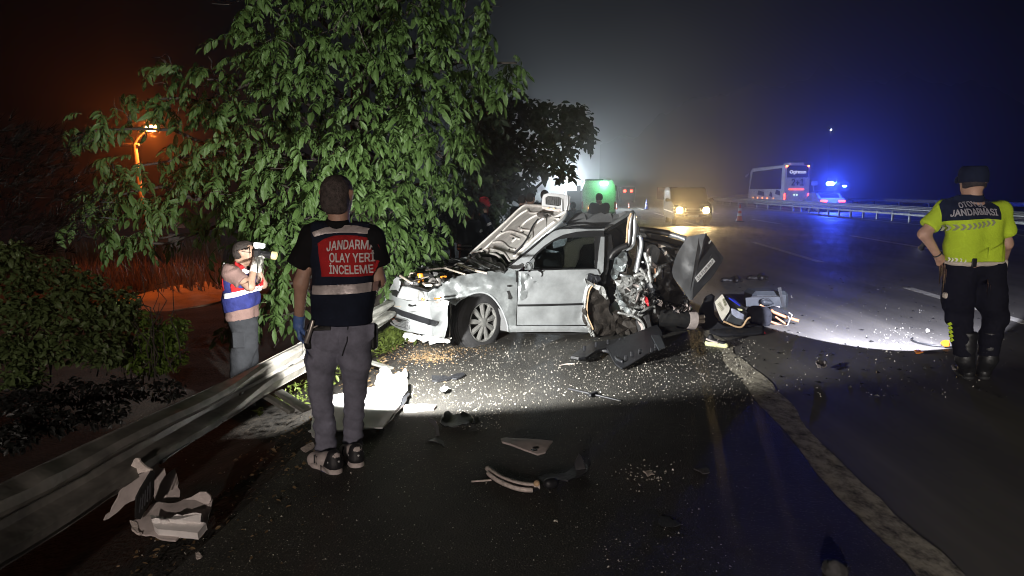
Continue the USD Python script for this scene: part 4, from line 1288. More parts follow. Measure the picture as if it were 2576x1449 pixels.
hs = 1.0 if np.dot(hn, EYE - hinge_n) > 0 else -1.0
bon = [(712, 512), (760, 470), (880, 362), (1000, 252), (1080, 178), (1100, 164), (1200, 172), (1290, 184), (1370, 200), (1386, 214), (1384, 236), (1340, 288), (1240, 370), (1120, 470), (1030, 560), (1000, 600), (960, 612), (900, 570), (850, 540), (780, 520)]


def hoodd(p, uv):
    return .012 * nz(p, 3, 5, 2) + .02 * np.exp(-((uv[:, 1] - 520) / 40) ** 2) * nz(p, 9, 2, 2) * 2


BON = part(CAR, 'bonnet', sheet(bon, lambda u, v: HP(u, v), 18, .012, hoodd), M['hood_inner'], 35, 'open bonnet seen from its pale inner side')
part(BON, 'bonnet_rim', tube(smoothpath([HP(x, y, hs * .012) for x, y in ((960, 606), (1030, 556), (1120, 466), (1240, 366), (1340, 284), (1380, 234), (1384, 212))], 24), .016, 7), M['silver'], True)
part(BON, 'bonnet_rim', tube(smoothpath([HP(x, y, hs * .012) for x, y in ((716, 508), (760, 468), (880, 360), (1000, 250), (1080, 178), (1102, 166))], 24), .013, 7), M['hood_inner'], True)
part(BON, 'bonnet_rim', tube(smoothpath([HP(x, y, hs * .012) for x, y in ((1102, 166), (1200, 173), (1290, 185), (1384, 212))], 16), .016, 7), M['hood_inner'], True)
RIB = [
    [(740, 500), (850, 470), (900, 468), (960, 500), (1000, 560)],
    [(880, 425), (920, 375), (980, 348), (1030, 352), (1110, 385), (1120, 400), (1095, 450)],
    [(880, 425), (960, 432), (990, 460), (1030, 470)],
    [(1075, 340), (1100, 285), (1160, 245), (1215, 240)],
    [(1055, 320), (1110, 340), (1145, 340)],
    [(1095, 455), (1150, 350), (1180, 290), (1220, 262), (1290, 250), (1330, 262)],
    [(800, 485), (850, 440), (960, 330), (1060, 235), (1120, 200)],
    [(1120, 200), (1180, 222), (1260, 225), (1340, 232), (1365, 215)],
    [(1020, 520), (1090, 460), (1200, 360), (1300, 280)],
    [(760, 520), (830, 500), (900, 505), (950, 550), (980, 585)],
    [(1000, 372), (1060, 400)], [(1010, 420), (1045, 390)],
]
for q in RIB:
    sm_ = smoothpath([HP(x, y, hs * .006) for x, y in q], 6 * len(q))
    part(BON, 'stiffening_rib', tube(sm_, .013, 7), M['hood_inner'], True)
part(BON, 'prop_rod', tube(smoothpath([HP(x, y, hs * .035) for x, y in ((1020, 500), (1090, 430), (1130, 360), (1160, 300), (1190, 262))], 16), .009, 6), M['plastic_black'], True)
for x, y in ((1085, 355), (1020, 395), (940, 350), (995, 470), (820, 480), (1330, 255)):
    part(BON, 'slot', ball(HP(x, y, hs * .008), .016, 1, (1, 1, .7)), M['engine_black'])
part(BON, 'bonnet_latch', blob([(HP(1195, 232, hs * .03), HP(1260, 238, hs * .03), .03, .035), (HP(1225, 225, hs * .05), HP(1232, 250, hs * .05), .025, .02)], .012, .02), M['engine_grey'], True)
# grille shell still hanging from the bonnet's front edge
gn = unit(EYE - front_n)
GRL = part(CAR, 'grille_shell', sheet([(1214, 160), (1216, 120), (1226, 98), (1260, 86), (1330, 90), (1392, 100), (1408, 112), (1405, 150), (1398, 208), (1370, 214), (1340, 200), (1300, 205), (1215, 186)], lambda u, v: HP(u, v, -hs * .0) * 0 + V1(u, v, front_n[1] - .03), 14, .07,
            holes=[[(1238, 118), (1256, 106), (1330, 112), (1350, 122), (1345, 168), (1330, 176), (1240, 164)]]), M['silver_dark'], 35, 'radiator grille shell hanging from the bonnet edge')
part(GRL, 'grille_mesh', sheet([(1232, 112), (1252, 102), (1340, 108), (1356, 122), (1350, 176), (1236, 168)], lambda u, v: V1(u, v, front_n[1] + .0), 14, .01), M['engine_black'])
for k in range(7):
    x = 1250 + 14 * k
    part(GRL, 'grille_bar', bar(V1(x, 112, front_n[1] - .012), V1(x + 2, 168, front_n[1] - .012), .008, .006), M['plastic_black'])
part(GRL, 'torn_bracket', sheet(jag([(1214, 176), (1300, 190), (1345, 196), (1330, 216), (1290, 212), (1255, 202), (1216, 194)], 2, 14, 4), lambda u, v: V1(u, v, front_n[1] - .05), 10, .006, dents(.02, 15, 3)), M['beige_plastic'], 30)
for x in (1258, 1296):
    part(GRL, 'clip', lathe([(0, 0), (.012, 0), (.012, .02)], V1(x, 190 + (x - 1258) * .1, front_n[1] - .07), -gn, 8), M['wood_pale'])
for q in ([(1350, 130), (1352, 205), (1360, 212)], [(1388, 104), (1392, 150), (1380, 205)]):
    part(GRL, 'shell_edge', tube([V1(x, y, front_n[1] - .045) for x, y in q], .012, 6), M['silver_dark'], True)

# ---- front wheel, steered
wc = CS(822, 968, HALF - .02)
wn = unit(np.array([.75, -.655, .03]))
wc = wc - wn * .02
WH = part(CAR, 'front_wheel', lathe([(.205, -.2), (.272, -.205), (.305, -.19), (.318, -.15), (.322, -.09), (.318, -.045), (.302, -.012), (.262, .008), (.213, .008), (.207, -.01), (.2, -.04)], wc, wn, 56), M['tyre'], 30, 'steered front wheel with black tyre')
for rr_, o_ in ((.3215, -.065), (.3225, -.10), (.3215, -.135)):
    part(WH, 'tread_groove', lathe([(rr_ - .004, o_ - .004), (rr_ + .0015, o_ - .004), (rr_ + .0015, o_ + .004), (rr_ - .004, o_ + .004)], wc, wn, 56), M['engine_black'])
part(WH, 'rim', lathe([(.192, -.16), (.205, -.02), (.211, -.002), (.207, .010), (.196, .006), (.190, -.02)], wc, wn, 56), M['alloy'], 40)
part(WH, 'brake_disc', lathe([(0, -.10), (.13, -.10), (.135, -.11)], wc, wn, 40), M['engine_black'], 40)
part(WH, 'rim_well', lathe([(.0, -.13), (.19, -.13), (.196, -.03)], wc, wn, 40), M['engine_black'], 40)  # blackened so the gaps between the spokes look shaded
wa = unit(np.cross(wn, Z_))
wb = np.cross(wa, wn)
for k in range(9):
    an = 2 * math.pi * k / 9 + .18
    dr = math.cos(an) * wa + math.sin(an) * wb
    tg = -math.sin(an) * wa + math.cos(an) * wb
    pts = []
    for r0, w, o in ((.05, .017, .012), (.12, .024, .006), (.197, .028, -.004)):
        for s in (-1, 1):
            for oo in (0, -.018):
                pts.append(wc + dr * r0 + tg * w * s + wn * (o + oo - (.006 if False else 0)))
        pts.append(wc + dr * r0 + wn * (o + .008))
    part(WH, 'spoke', trimesh.convex.convex_hull(np.array(pts)), M['alloy'], 30)
part(WH, 'hub_cap', lathe([(0, .022), (.03, .021), (.05, .016), (.058, .008), (.06, -.02)], wc, wn, 30), M['alloy'], 40)
part(WH, 'valve', ball(wc + wa * .15 * -.8 + wb * .13 + wn * .008, .011, 1), M['engine_black'])

# ---- torn rear: twisted rear door, crushed pillar and floor, boot lid
RY = CS(1600, 900)[1]
RD = part(CAR, 'rear_door', sheet(jag([(1520, 700), (1560, 690), (1605, 700), (1640, 735), (1672, 800), (1690, 900), (1716, 1000), (1722, 1062), (1640, 1066), (1572, 1066), (1545, 1010), (1508, 960), (1495, 880), (1500, 800), (1512, 730)], 4, 30, 5), lambda u, v: V1(u, v, RY + (u - 1600) * .0008), 20, .05, dents(.09, 6.5, 6)), M['dirty_metal'], 18, 'twisted rear door showing its dirty inside')
edgeq = [(1560, 700), (1525, 740), (1512, 800), (1506, 870), (1515, 930), (1530, 965), (1548, 1010), (1572, 1064)]
part(RD, 'door_edge', tube(smoothpath([V1(x, y, RY - .09) for x, y in edgeq], 30), .016, 6), M['torn_metal'], True)
part(RD, 'door_seal', tube(smoothpath([V1(x + 16, y + 6, RY - .10) for x, y in edgeq[:-1]], 30), .008, 5), M['wood_pale'], True)
part(RD, 'torn_corner', facets(jag([(1520, 985), (1546, 1000), (1560, 1060), (1552, 1066), (1530, 1030)], 2, 14, 3), lambda u, v: RY - .12, 14, .02, 5), M['torn_metal'], 20)
part(RD, 'torn_top', facets(jag([(1510, 655), (1528, 632), (1560, 640), (1610, 655), (1625, 680), (1580, 700), (1530, 690)], 2, 18, 3), lambda u, v: RY - .08, 18, .02, 6), M['plastic_black'], 20)
part(RD, 'torn_top', facets(jag([(1508, 672), (1545, 690), (1575, 705), (1640, 725), (1668, 820), (1640, 800), (1610, 760), (1560, 720), (1510, 700)], 3, 22, 8), lambda u, v: RY - .11, 22, .03, 7), M['torn_metal'], 20)
# silver frame of the rear door folded upwards
fr = [(1836, 224), (1846, 300), (1840, 380), (1826, 440), (1785, 466), (1740, 478), (1700, 495)]
for k, (dx, r, mt) in enumerate(((0, .030, 'silver'), (-18, .018, 'trim_black'), (-32, .020, 'silver'), (-46, .012, 'wood_pale'))):
    q = [(x + dx * (.3 if y < 240 else 1), y + (4 * k if y > 400 else 0)) for x, y in fr[:5]]
    part(CAR, 'door_frame', tube(smoothpath([V1(x, y, RY + .12 - .02 * k) for x, y in q], 22), r, 7), M[mt], True, 'folded rear door frame')
part(CAR, 'door_frame', sheet([(1800, 250), (1830, 225), (1845, 300), (1836, 400), (1810, 450), (1788, 440), (1796, 340)], lambda u, v: V1(u, v, RY + .16), 16, .015, dents(.03, 9, 3)), M['silver'], 30, 'folded rear door frame')
part(CAR, 'black_trim', tube(smoothpath([V1(x, y, RY + .05) for x, y in ((1800, 440), (1740, 465), (1700, 495), (1680, 540))], 12), .034, 7), M['trim_black'], True)
part(CAR, 'cabin_lining', sheet([(1645, 345), (1800, 262), (1790, 420), (1700, 480), (1660, 560), (1640, 700), (1700, 900), (1760, 960), (1990, 930), (2010, 660), (1880, 640), (1900, 420), (1850, 400), (1870, 330), (2190, 420), (2120, 640), (2090, 960), (2000, 1010), (1660, 1010), (1630, 700)], lambda u, v: V1(u, v, RY + .85), 50, .02, dents(.12, 3, 5)), M['engine_black'])
part(CAR, 'rear_seat', blob([(V1(1690, 400, RY + .5), V1(1700, 470, RY + .5), .13, .14), (V1(1690, 560, RY + .55), V1(1700, 700, RY + .5), .14, .16)], .03, .08), M['black_fabric'], True)
# crumpled inner panel (pale sheet) and silver strip
part(CAR, 'crushed_panel', facets(jag([(1700, 560), (1720, 520), (1770, 480), (1795, 500), (1792, 560), (1770, 620), (1730, 660), (1690, 690), (1680, 640)], 3, 26, 2), lambda u, v: RY + .25, 30, .06, 22), M['silver_scraped'], 20)
part(CAR, 'crushed_panel', facets(jag([(1745, 655), (1780, 620), (1800, 560), (1790, 640), (1760, 700), (1700, 720), (1690, 700)], 3, 26, 2), lambda u, v: RY + .2, 26, .05, 23), M['dirty_metal'], 20)
part(CAR, 'pillar_strip', tube(smoothpath([V1(x, y, RY + .18) for x, y in ((1876, 375), (1890, 410), (1888, 470), (1872, 540), (1862, 600), (1850, 655))], 18), .026, 7), M['silver'], True)
part(CAR, 'pillar_strip', tube(smoothpath([V1(x, y, RY + .2) for x, y in ((1860, 400), (1868, 450), (1860, 530), (1845, 600), (1838, 650))], 18), .012, 7), M['trim_black'], True)
cr = [(1735, 690), (1770, 662), (1830, 660), (1880, 672), (1930, 655), (1975, 690), (1965, 760), (1950, 840), (1915, 900), (1870, 930), (1830, 920), (1790, 900), (1740, 850), (1722, 760)]
part(CAR, 'crushed_panel', facets(jag(cr, 6, 34, 4), lambda u, v: RY + .10 + (u - 1800) * .0006, 30, .085, 31), M['torn_metal'], 18, 'crumpled silver metal of the rear wing')
part(CAR, 'crushed_panel', facets(jag([(1760, 660), (1900, 650), (1975, 640), (1990, 690), (1900, 720), (1800, 710)], 5, 30, 4), lambda u, v: RY + .02, 26, .06, 32), M['torn_metal'], 18)
part(CAR, 'crushed_panel', facets(jag([(1720, 700), (1745, 760), (1770, 830), (1830, 905), (1800, 915), (1745, 850), (1715, 780)], 4, 26, 7), lambda u, v: RY - .05, 24, .05, 33), M['silver_scraped'], 18)
part(CAR, 'crushed_panel', facets(jag([(1790, 870), (1850, 880), (1910, 900), (1900, 940), (1870, 950), (1820, 930), (1780, 920)], 4, 26, 7), lambda u, v: RY - .02, 22, .05, 34), M['torn_metal'], 18)
part(CAR, 'dirty_liner', facets(jag([(1700, 900), (1740, 880), (1800, 930), (1880, 950), (1905, 990), (1895, 1045), (1800, 1050), (1740, 1066), (1716, 1010)], 4, 30, 9), lambda u, v: RY + .06, 34, .05, 35), M['dirty_metal'], 24)
part(CAR, 'torn_strip', tube(smoothpath([V1(x, y, RY - .06) for x, y in ((1730, 900), (1790, 912), (1850, 930), (1890, 960), (1912, 1000), (1905, 1040), (1880, 1056))], 20), .014, 6), M['torn_metal'], True)
part(CAR, 'torn_strip', sheet(jag([(1868, 955), (1900, 960), (1915, 1000), (1905, 1045), (1880, 1056), (1890, 1010), (1880, 985)], 2, 14, 9), lambda u, v: V1(u, v, RY - .04), 12, .01, dents(.02, 12, 4)), M['beige_plastic'], 30)
rngR = np.random.default_rng(77)
for k in range(34):
    x, y = rngR.normal(1890, 70), rngR.normal(760, 90)
    x2, y2 = x + rngR.normal(0, 34), y + rngR.normal(0, 50)
    part(CAR, 'torn_strip', tube(smoothpath([V1(x, y, RY + rngR.uniform(-.12, .15)), V1((x + x2) / 2 + rngR.normal(0, 12), (y + y2) / 2, RY + rngR.uniform(-.15, .1)), V1(x2, y2, RY + rngR.uniform(-.1, .15))], 8), rngR.uniform(.006, .02), 5), M[['torn_metal', 'torn_metal', 'silver_scraped', 'engine_black', 'beige_plastic'][rngR.integers(0, 5)]], 40)
# upright torn strut with a fork
for q, r in (([(1920, 490), (1925, 530), (1940, 570), (1945, 640), (1958, 690), (1930, 760), (1890, 800)], .022), ([(1950, 515), (1952, 560), (1945, 600)], .02), ([(1925, 520), (1950, 560)], .02), ([(1840, 655), (1900, 640), (1940, 700)], .022), ([(1880, 600), (1920, 650), (1930, 680)], .02)):
    part(CAR, 'bent_strut', tube(smoothpath([V1(x, y, RY - .05) for x, y in q], 6 * len(q)), r, 6), M['torn_metal'], True)
part(CAR, 'belt_reel', blob([(V1(1975, 600, RY + .1), V1(2010, 620, RY + .1), .05, .05), (V1(1990, 590, RY + .1), V1(2020, 660, RY + .12), .04, .03)], .014, .03), M['engine_grey'], True)
part(CAR, 'wire', tube([V1(1985, 600, RY), V1(1988, 640, RY), V1(1985, 690, RY)], .008, 5), M['wood'], True)
# lump of trim in the middle
part(CAR, 'torn_trim', facets(jag([(1910, 720), (1940, 690), (1985, 700), (2000, 740), (1960, 770), (1915, 760)], 3, 20, 3), lambda u, v: RY - .12, 24, .03, 41), M['plastic_black'], 25)
for k in range(22):
    x, y = rngR.normal(1955, 34), rngR.normal(800, 34)
    part(CAR, 'torn_trim', facets(jag([(x - 14, y - 8), (x + 12, y - 12), (x + 16, y + 10), (x - 8, y + 14)], 4, 9, k), lambda u, v: RY - .1 + rngR.uniform(-.05, .1), 9, .03, 60 + k), M[['plastic_black', 'beige_plastic', 'dirty_metal', 'engine_black'][k % 4]])
part(CAR, 'tail_lamp', facets([(1914, 790), (1930, 800), (1945, 850), (1935, 858), (1918, 830)], lambda u, v: RY - .14, 12, .02, 5), M['helmet_red'])
# rear axle area
part(CAR, 'rear_tyre', lathe([(.14, -.08), (.20, -.09), (.24, -.06), (.25, 0), (.24, .06), (.20, .09), (.14, .08)], V1(1955, 985, RY + .2), unit([.8, -.5, .35]), 30), M['tyre'], 40)
part(CAR, 'fuel_tank', blob([(V1(1990, 900, RY + .35), V1(2150, 940, RY + .5), .16, .15), (V1(2010, 960, RY + .3), V1(2140, 985, RY + .5), .1, .1)], .03, .08), M['engine_black'], True)
mp_, mq_ = V1(2190, 945, RY + .25), V1(2245, 948, RY + .28)
ex = part(CAR, 'silencer', tube([V1(2010, 930, RY + .2), mp_, mq_], [.11, .115, .115], 20), M['engine_black'], 40)
part(ex, 'end_cap', tube([mp_, mp_ + (mq_ - mp_) * 1.02], [.118, .118], 20), M['beige_plastic'], 40)
for dy in (0, 30):
    part(ex, 'pipe', tube([mq_ + [0, 0, -dy * .0015 + .02], V1(2320, 928 + dy, RY + .3)], .026, 8), M['engine_beige'], True)
for k in range(16):
    x, y = rngR.normal(2180, 45), rngR.normal(850, 26)
    part(CAR, 'torn_trim', facets(jag([(x - 16, y - 10), (x + 14, y - 14), (x + 18, y + 12), (x - 10, y + 16)], 4, 10, k), lambda u, v: RY + .15 + rngR.uniform(-.08, .1), 10, .03, 90 + k), M[['beige_plastic', 'engine_grey', 'plastic_black', 'dirty_metal'][k % 4]])
# boot lid
LY = RY + .12
lidA = [(2112, 545), (2140, 490), (2185, 420), (2205, 385), (2262, 372), (2326, 362), (2300, 470), (2275, 560), (2250, 700), (2232, 815), (2216, 812), (2170, 745), (2105, 660), (2092, 620)]
lidB = [(2326, 362), (2352, 385), (2452, 528), (2440, 560), (2380, 650), (2300, 742), (2236, 814), (2250, 700), (2275, 560), (2300, 470)]


def lidY(u, v):
    return LY - .0016 * (u - 2110) if u < 2275 else LY - .0016 * 165 + .0016 * (u - 2275)


lid_c = [V1(2275, 560, lidY(2275, 560)), V1(2452, 528, lidY(2452, 528))]
LID = part(CAR, 'boot_lid', sheet(lidA, lambda u, v: V1(u, v, LY - .0013 * (u - 2110)), 24, .03, dents(.035, 5, 4)), M['lid_shaded_silver'], 30, 'bent silver boot lid with number plate, shade put into its colour')
part(LID, 'lid_face', sheet(lidB, lambda u, v: V1(u, v, LY - .215 + .0011 * (u - 2275)), 22, .03, dents(.012, 5, 5)), M['lid_shaded_silver'], 30)
part(LID, 'lid_crease', sheet([(2286, 380), (2326, 364), (2304, 470), (2280, 560), (2252, 700), (2236, 800), (2228, 740), (2256, 560), (2270, 470)], lambda u, v: V1(u, v, LY - .225), 16, .01, dents(.01, 8, 4)), M['trim_black'], 30)
part(LID, 'plate_recess', sheet([(2372, 505), (2392, 500), (2412, 515), (2424, 545), (2300, 690), (2268, 700), (2258, 680), (2330, 590)], lambda u, v: V1(u, v, LY - .225 + .0011 * (u - 2275)), 16, .006), M['lid_shaded_silver'], 30)
pa, pb, pc = (2268, 690), (2392, 534), (2408, 556)
PLT = [(2258, 664), (2376, 530), (2396, 552), (2276, 694)]
part(LID, 'number_plate', sheet(PLT, lambda u, v: V1(u, v, LY - .236 + .0011 * (u - 2275)), 14, .004), M['plate_white'])


def platept(s, t):
    "s along the plate 0..1, t up 0..1"
    a = np.array(PLT[3]) * (1 - s) + np.array(PLT[2]) * s
    b = np.array(PLT[0]) * (1 - s) + np.array(PLT[1]) * s
    q = a * (1 - t) + b * t
    return V1(q[0], q[1], LY - .243 + .0011 * (q[0] - 2275))


tm = meshkit.text_mesh('34 FUR 897', 1.0, .05, False)
tv = np.array(tm.vertices)
tw = tv[:, 0].max()
part(LID, 'number', trimesh.Trimesh(np.array([platept(.05 + .9 * x / tw, .2 + .62 * y) for x, y, z in tv]), tm.faces, process=False), M['plate_ink'])
part(LID, 'badge', facets(jag([(2346, 428), (2362, 405), (2370, 412), (2354, 436)], 1, 8, 2), lambda u, v: LY - .17, 8, .004, 4), M['alloy'])
# far rear pillar and rails behind
for a, b, r, mt in (((1880, 335), (2085, 362), .035, 'trim_black'), ((2080, 368), (2192, 400), .034, 'silver'), ((1890, 400), (2160, 470), .03, 'trim_black'), ((2000, 430), (2120, 560), .03, 'engine_black')):
    part(CAR, 'bent_rail', tube([V1(*a, RY + .6), V1((a[0] + b[0]) / 2, (a[1] + b[1]) / 2 - 3, RY + .6), V1(*b, RY + .55)], r, 8), M[mt], True)
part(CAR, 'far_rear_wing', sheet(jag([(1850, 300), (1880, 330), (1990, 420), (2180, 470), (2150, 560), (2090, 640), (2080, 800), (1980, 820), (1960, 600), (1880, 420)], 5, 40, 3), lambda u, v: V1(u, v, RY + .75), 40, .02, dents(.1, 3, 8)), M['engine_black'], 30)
part(CAR, 'pale_bracket', sheet([(2005, 432), (2060, 450), (2010, 462)], lambda u, v: V1(u, v, RY + .55), 12, .01), M['engine_beige'])
part(CAR, 'pale_bracket', sheet([(2050, 490), (2066, 480), (2068, 500), (2052, 512)], lambda u, v: V1(u, v, RY + .55), 12, .01), M['engine_beige'])
part(CAR, 'pale_bracket', sheet([(2120, 478), (2146, 482), (2140, 505), (2122, 500)], lambda u, v: V1(u, v, RY + .5), 12, .01), M['engine_grey'])
part(CAR, 'lining_board', sheet([(1950, 600), (2080, 560), (2110, 660), (2210, 815), (2150, 900), (2000, 870), (1980, 740)], lambda u, v: V1(u, v, RY + .5), 30, .02, dents(.07, 4, 8)), M['engine_black'])
# ------------------------------------------------------------------ people
def head_prims(c, f, s=1.0, skin_only=False):
    "head centred on c, looking along f"
    f = unit(f)
    r = unit(np.cross(f, Z_))
    u = np.cross(r, f)

    def q(a, b, d):
        return c + (f * a + r * b + u * d) * s
    return [(q(-.022, 0, .03), q(.015, 0, .035), .088 * s, .084 * s, .03), (q(.02, 0, -.005), q(.035, 0, -.075), .072 * s, .052 * s, .04), (q(.05, -.025, -.04), q(.05, .025, -.04), .036 * s, .036 * s, .03),
            (q(.062, 0, -.10), q(.066, 0, -.098), .026 * s, .026 * s, .03), (q(.088, 0, .015), q(.106, 0, -.026), .008 * s, .014 * s, .014), (q(.074, -.032, .03), q(.074, .032, .03), .017 * s, .017 * s, .016),
            (q(.086, -.018, -.062), q(.086, .018, -.062), .009 * s, .009 * s, .008), (q(.084, -.014, -.074), q(.084, .014, -.074), .009 * s, .009 * s, .008),
            (q(-.005, -.080, .012), q(-.022, -.092, .03), .012 * s, .016 * s, .008), (q(-.004, -.078, -.015), q(-.012, -.086, .005), .009 * s, .012 * s, .008),
            (q(-.005, .080, .012), q(-.022, .092, .03), .012 * s, .016 * s, .008), (q(-.004, .078, -.015), q(-.012, .086, .005), .009 * s, .012 * s, .008)]


def hair_prims(c, f, s=1.0, low=.0):
    f = unit(f)
    r = unit(np.cross(f, Z_))
    u = np.cross(r, f)

    def q(a, b, d):
        return c + (f * a + r * b + u * d) * s
    return [(q(-.028, 0, .042), q(.018, 0, .052), .090 * s, .084 * s, .02), (q(-.048, -.02, -.01 - low), q(-.048, .02, -.01 - low), .064 * s, .064 * s, .04)], [(q(.058, 0, .05), unit(f * 1 - u * .55)), (q(-.01, 0, -.055 - low), unit(-u + f * .55))]


def eyes(T, c, f, s=1.0):
    f = unit(f)
    r = unit(np.cross(f, Z_))
    u = np.cross(r, f)
    for k in (-1, 1):
        part(T, 'eye', ball(c + (f * .077 + r * .032 * k + u * .012) * s, .0115 * s, 2), M['shoe_white'], True)
        part(T, 'eyebrow', tube([c + (f * .088 + r * (.032 + dx) * k + u * (.034 + .004 * (dx == 0))) * s for dx in (-.017, 0, .017)], .0045 * s, 5), M['hair'], True)


def hand(wr, d, palm_n, s=1.0, curl=.5, grip=None):
    """prims of a hand: d = direction of the fingers, palm_n = the way the palm faces"""
    d, n = unit(d), unit(palm_n)
    n = unit(n - d * np.dot(n, d))
    w = np.cross(d, n)
    P = [(wr, wr + d * .03 * s, .026 * s, .028 * s, .02)]
    for k, (o, L, r) in enumerate(((-.030, .066, .0085), (-.010, .076, .0092), (.010, .078, .0092), (.030, .070, .009))):
        a = wr + d * .02 * s + w * o * .6 * s
        b = wr + d * .092 * s + w * o * s
        P.append((a, b, .017 * s, .0135 * s, .012))
        c1, c2 = curl * (.9 + .12 * k), curl * 1.9
        p1 = b + (d * math.cos(c1) + n * math.sin(c1)) * L * .5 * s
        p2 = p1 + (d * math.cos(c2) + n * math.sin(c2)) * L * .36 * s
        p3 = p2 + (d * math.cos(c2 * 1.3) + n * math.sin(c2 * 1.3)) * L * .26 * s
        P += [(b, p1, r * 1.1 * s, r * s, .004), (p1, p2, r * s, r * .92 * s, .004), (p2, p3, r * .92 * s, r * .8 * s, .004)]
    t0 = wr + d * .03 * s + w * .026 * s + n * .012 * s
    t1 = t0 + (d * .6 + w * .55 + n * .35) * .042 * s
    t2 = t1 + (d * .8 + w * .05 + n * .45) * .034 * s
    P += [(t0, t1, .015 * s, .0115 * s, .008), (t1, t2, .0115 * s, .009 * s, .004)]
    return P


def torso(sL, sR, chest, waist, hip, r, wc_=.125, ww=.10, wh=.11, rc=.112, rw=.105, rh=.112, inf=0.0):
    return [(sL, sR, .058 + inf, .058 + inf, .05), (chest - r * wc_, chest + r * wc_, rc + inf, rc + inf, .06), (waist - r * ww, waist + r * ww, rw + inf, rw + inf, .06), (hip - r * wh, hip + r * wh, rh + inf, rh + inf, .06),
            (chest - r * wc_ * .8, waist - r * ww * .8, rc + inf, rw + inf, .05), (chest + r * wc_ * .8, waist + r * ww * .8, rc + inf, rw + inf, .05), (waist - r * ww * .8, hip - r * wh * .8, rw + inf, rh + inf, .05), (waist + r * ww * .8, hip + r * wh * .8, rw + inf, rh + inf, .05),
            (sL, chest - r * wc_ * .6, .06 + inf, .08 + inf, .06), (sR, chest + r * wc_ * .6, .06 + inf, .08 + inf, .06)]


def folds(amp, f, seed, stretch=(1, 1, 1)):
    st = np.asarray(stretch, float)
    return lambda P: amp * 2 * nz(P * st, f, seed, 3) - amp * .7 * np.abs(2 * nz(P * st, f * 1.9, seed + 7, 2))


def shoe(T, heel, toe, s=1.0, up='shoe_black', sole='shoe_white', name='shoe'):
    heel, toe = np.asarray(heel, float), np.asarray(toe, float)
    d = unit(toe - heel)
    L = np.linalg.norm(toe - heel)
    w = np.cross(d, Z_)
    a, b, m = heel + d * .04 + [0, 0, .05], toe - d * .045 + [0, 0, .038], heel + d * L * .45 + [0, 0, .06]
    S = part(T, name, blob([(a, m, .042 * s, .044 * s), (m, b, .044 * s, .036 * s), (a + [0, 0, .02], a + [0, 0, .055], .04 * s, .036 * s), (b - w * .012, b + w * .012, .036 * s, .036 * s)], .01, .025, [(heel + [0, 0, .014], (0, 0, -1))]), M[up], True)
    so = blob([(heel + d * .038 + [0, 0, .014], toe - d * .042 + [0, 0, .014], .044 * s, .042 * s), (heel + d * L * .66 - w * .008 + [0, 0, .014], heel + d * L * .66 + w * .008 + [0, 0, .014], .044 * s, .044 * s)], .009, .02, [(heel + [0, 0, .036], (0, 0, 1)), (heel + [0, 0, .001], (0, 0, -1))])
    part(S, 'sole', so, M[sole], 40)
    return S


# ============ officer with the red back panel, in the foreground
Ym = 4.22
J = lambda x, y, dy=0.0: D(x, y, Ym + dy)
ft = G(850, 1188)
P1 = thing('person', 'person in navy vest with red back panel and grey jeans, standing by the guardrail', 'person', (ft[0], ft[1], 0))
hd = J(849, 497)
fd = unit([.12, 1, -.05])
rv = unit([1, -.12, 0])
sL, sR = J(789, 596), J(933, 600)
elL, wrL = J(758, 712, .0), J(752, 812, .06)
elR, wrR = J(951, 706, .04), J(925, 748, .34)
chest, waist, hip = J(866, 640, .02), J(862, 745, .0), J(855, 838, .0)
knL, anL, knR, anR = J(806, 985, .05), J(821, 1140, .02), J(893, 985, .08), J(887, 1128, .12)
hpL, hpR = J(818, 856), J(892, 856)
body = head_prims(hd, fd) + [(J(849, 530, .0), J(855, 582, .02), .056, .066, .04)] + torso(sL, sR, chest, waist, hip, rv, .075, .055, .07, .095, .09, .095) + \
    [(sL, elL, .050, .042), (elL, wrL, .042, .028), (sR, elR, .050, .042), (elR, wrR, .042, .028), (hpL, knL, .075, .05), (knL, anL, .05, .035), (hpR, knR, .075, .05), (knR, anR, .05, .035)] + hand(wrR, unit(np.array([-.3, .5, -.1])), (0, .3, -1), 1, .9)
part(P1, 'body', blob(body, .0105, .03, wr=None), M['skin'], True)
hp_, hc_ = hair_prims(hd, fd, .985, .028)
part(P1, 'hair', blob(hp_, .009, .02, hc_, wr=folds(.003, 40, 3)), M['hair_grey'], True)
eyes(P1, hd, fd)
shirt = torso(sL, sR, chest, waist, hip, rv, .08, .06, .075, .108, .102, .108, .006) + [(sL, J(752, 664), .072, .074, .04), (sR, J(953, 662, .02), .070, .070, .04), (J(849, 560), J(853, 585, .02), .068, .08, .04)]
cutL, cutR = (J(751, 671), J(751, 671) - sL, .13), (J(954, 668, .02), J(954, 668, .02) - sR, .13)
hem = (J(860, 812), (0, 0, -1))
part(P1, 'shirt', blob(shirt, .011, .03, [cutL, cutR, hem, (J(850, 549), (0, -.25, 1))], wr=folds(.006, 9, 5)), M['black_cloth'], True)
vest = torso(J(806, 592), J(912, 594), chest, waist, hip, rv, .082, .066, .076, .112, .108, .114, .014)
vm = blob(vest, .011, .03, [hem, (J(786, 640), -rv), (J(960, 640), rv), (J(850, 556), (0, -.12, 1))], wr=folds(.006, 8, 6, (1, 1, .6)))
VEST = part(P1, 'vest', vm, M['navy_cloth'], True)
F1 = draper(vm, (-.06, -1, 0), np.array([hip[0], hip[1], 0]))


def onv(px, py):
    "pixel -> (u, w) on the back"
    q = D(px, py, Ym - .12) - np.array([hip[0], hip[1], 0])
    return float(q @ F1.r), float(q[2])


def vz(zx, zy):
    return onv((950 + zx / 2.264) * .7318, (560 + zy / 2.264) * .7318)


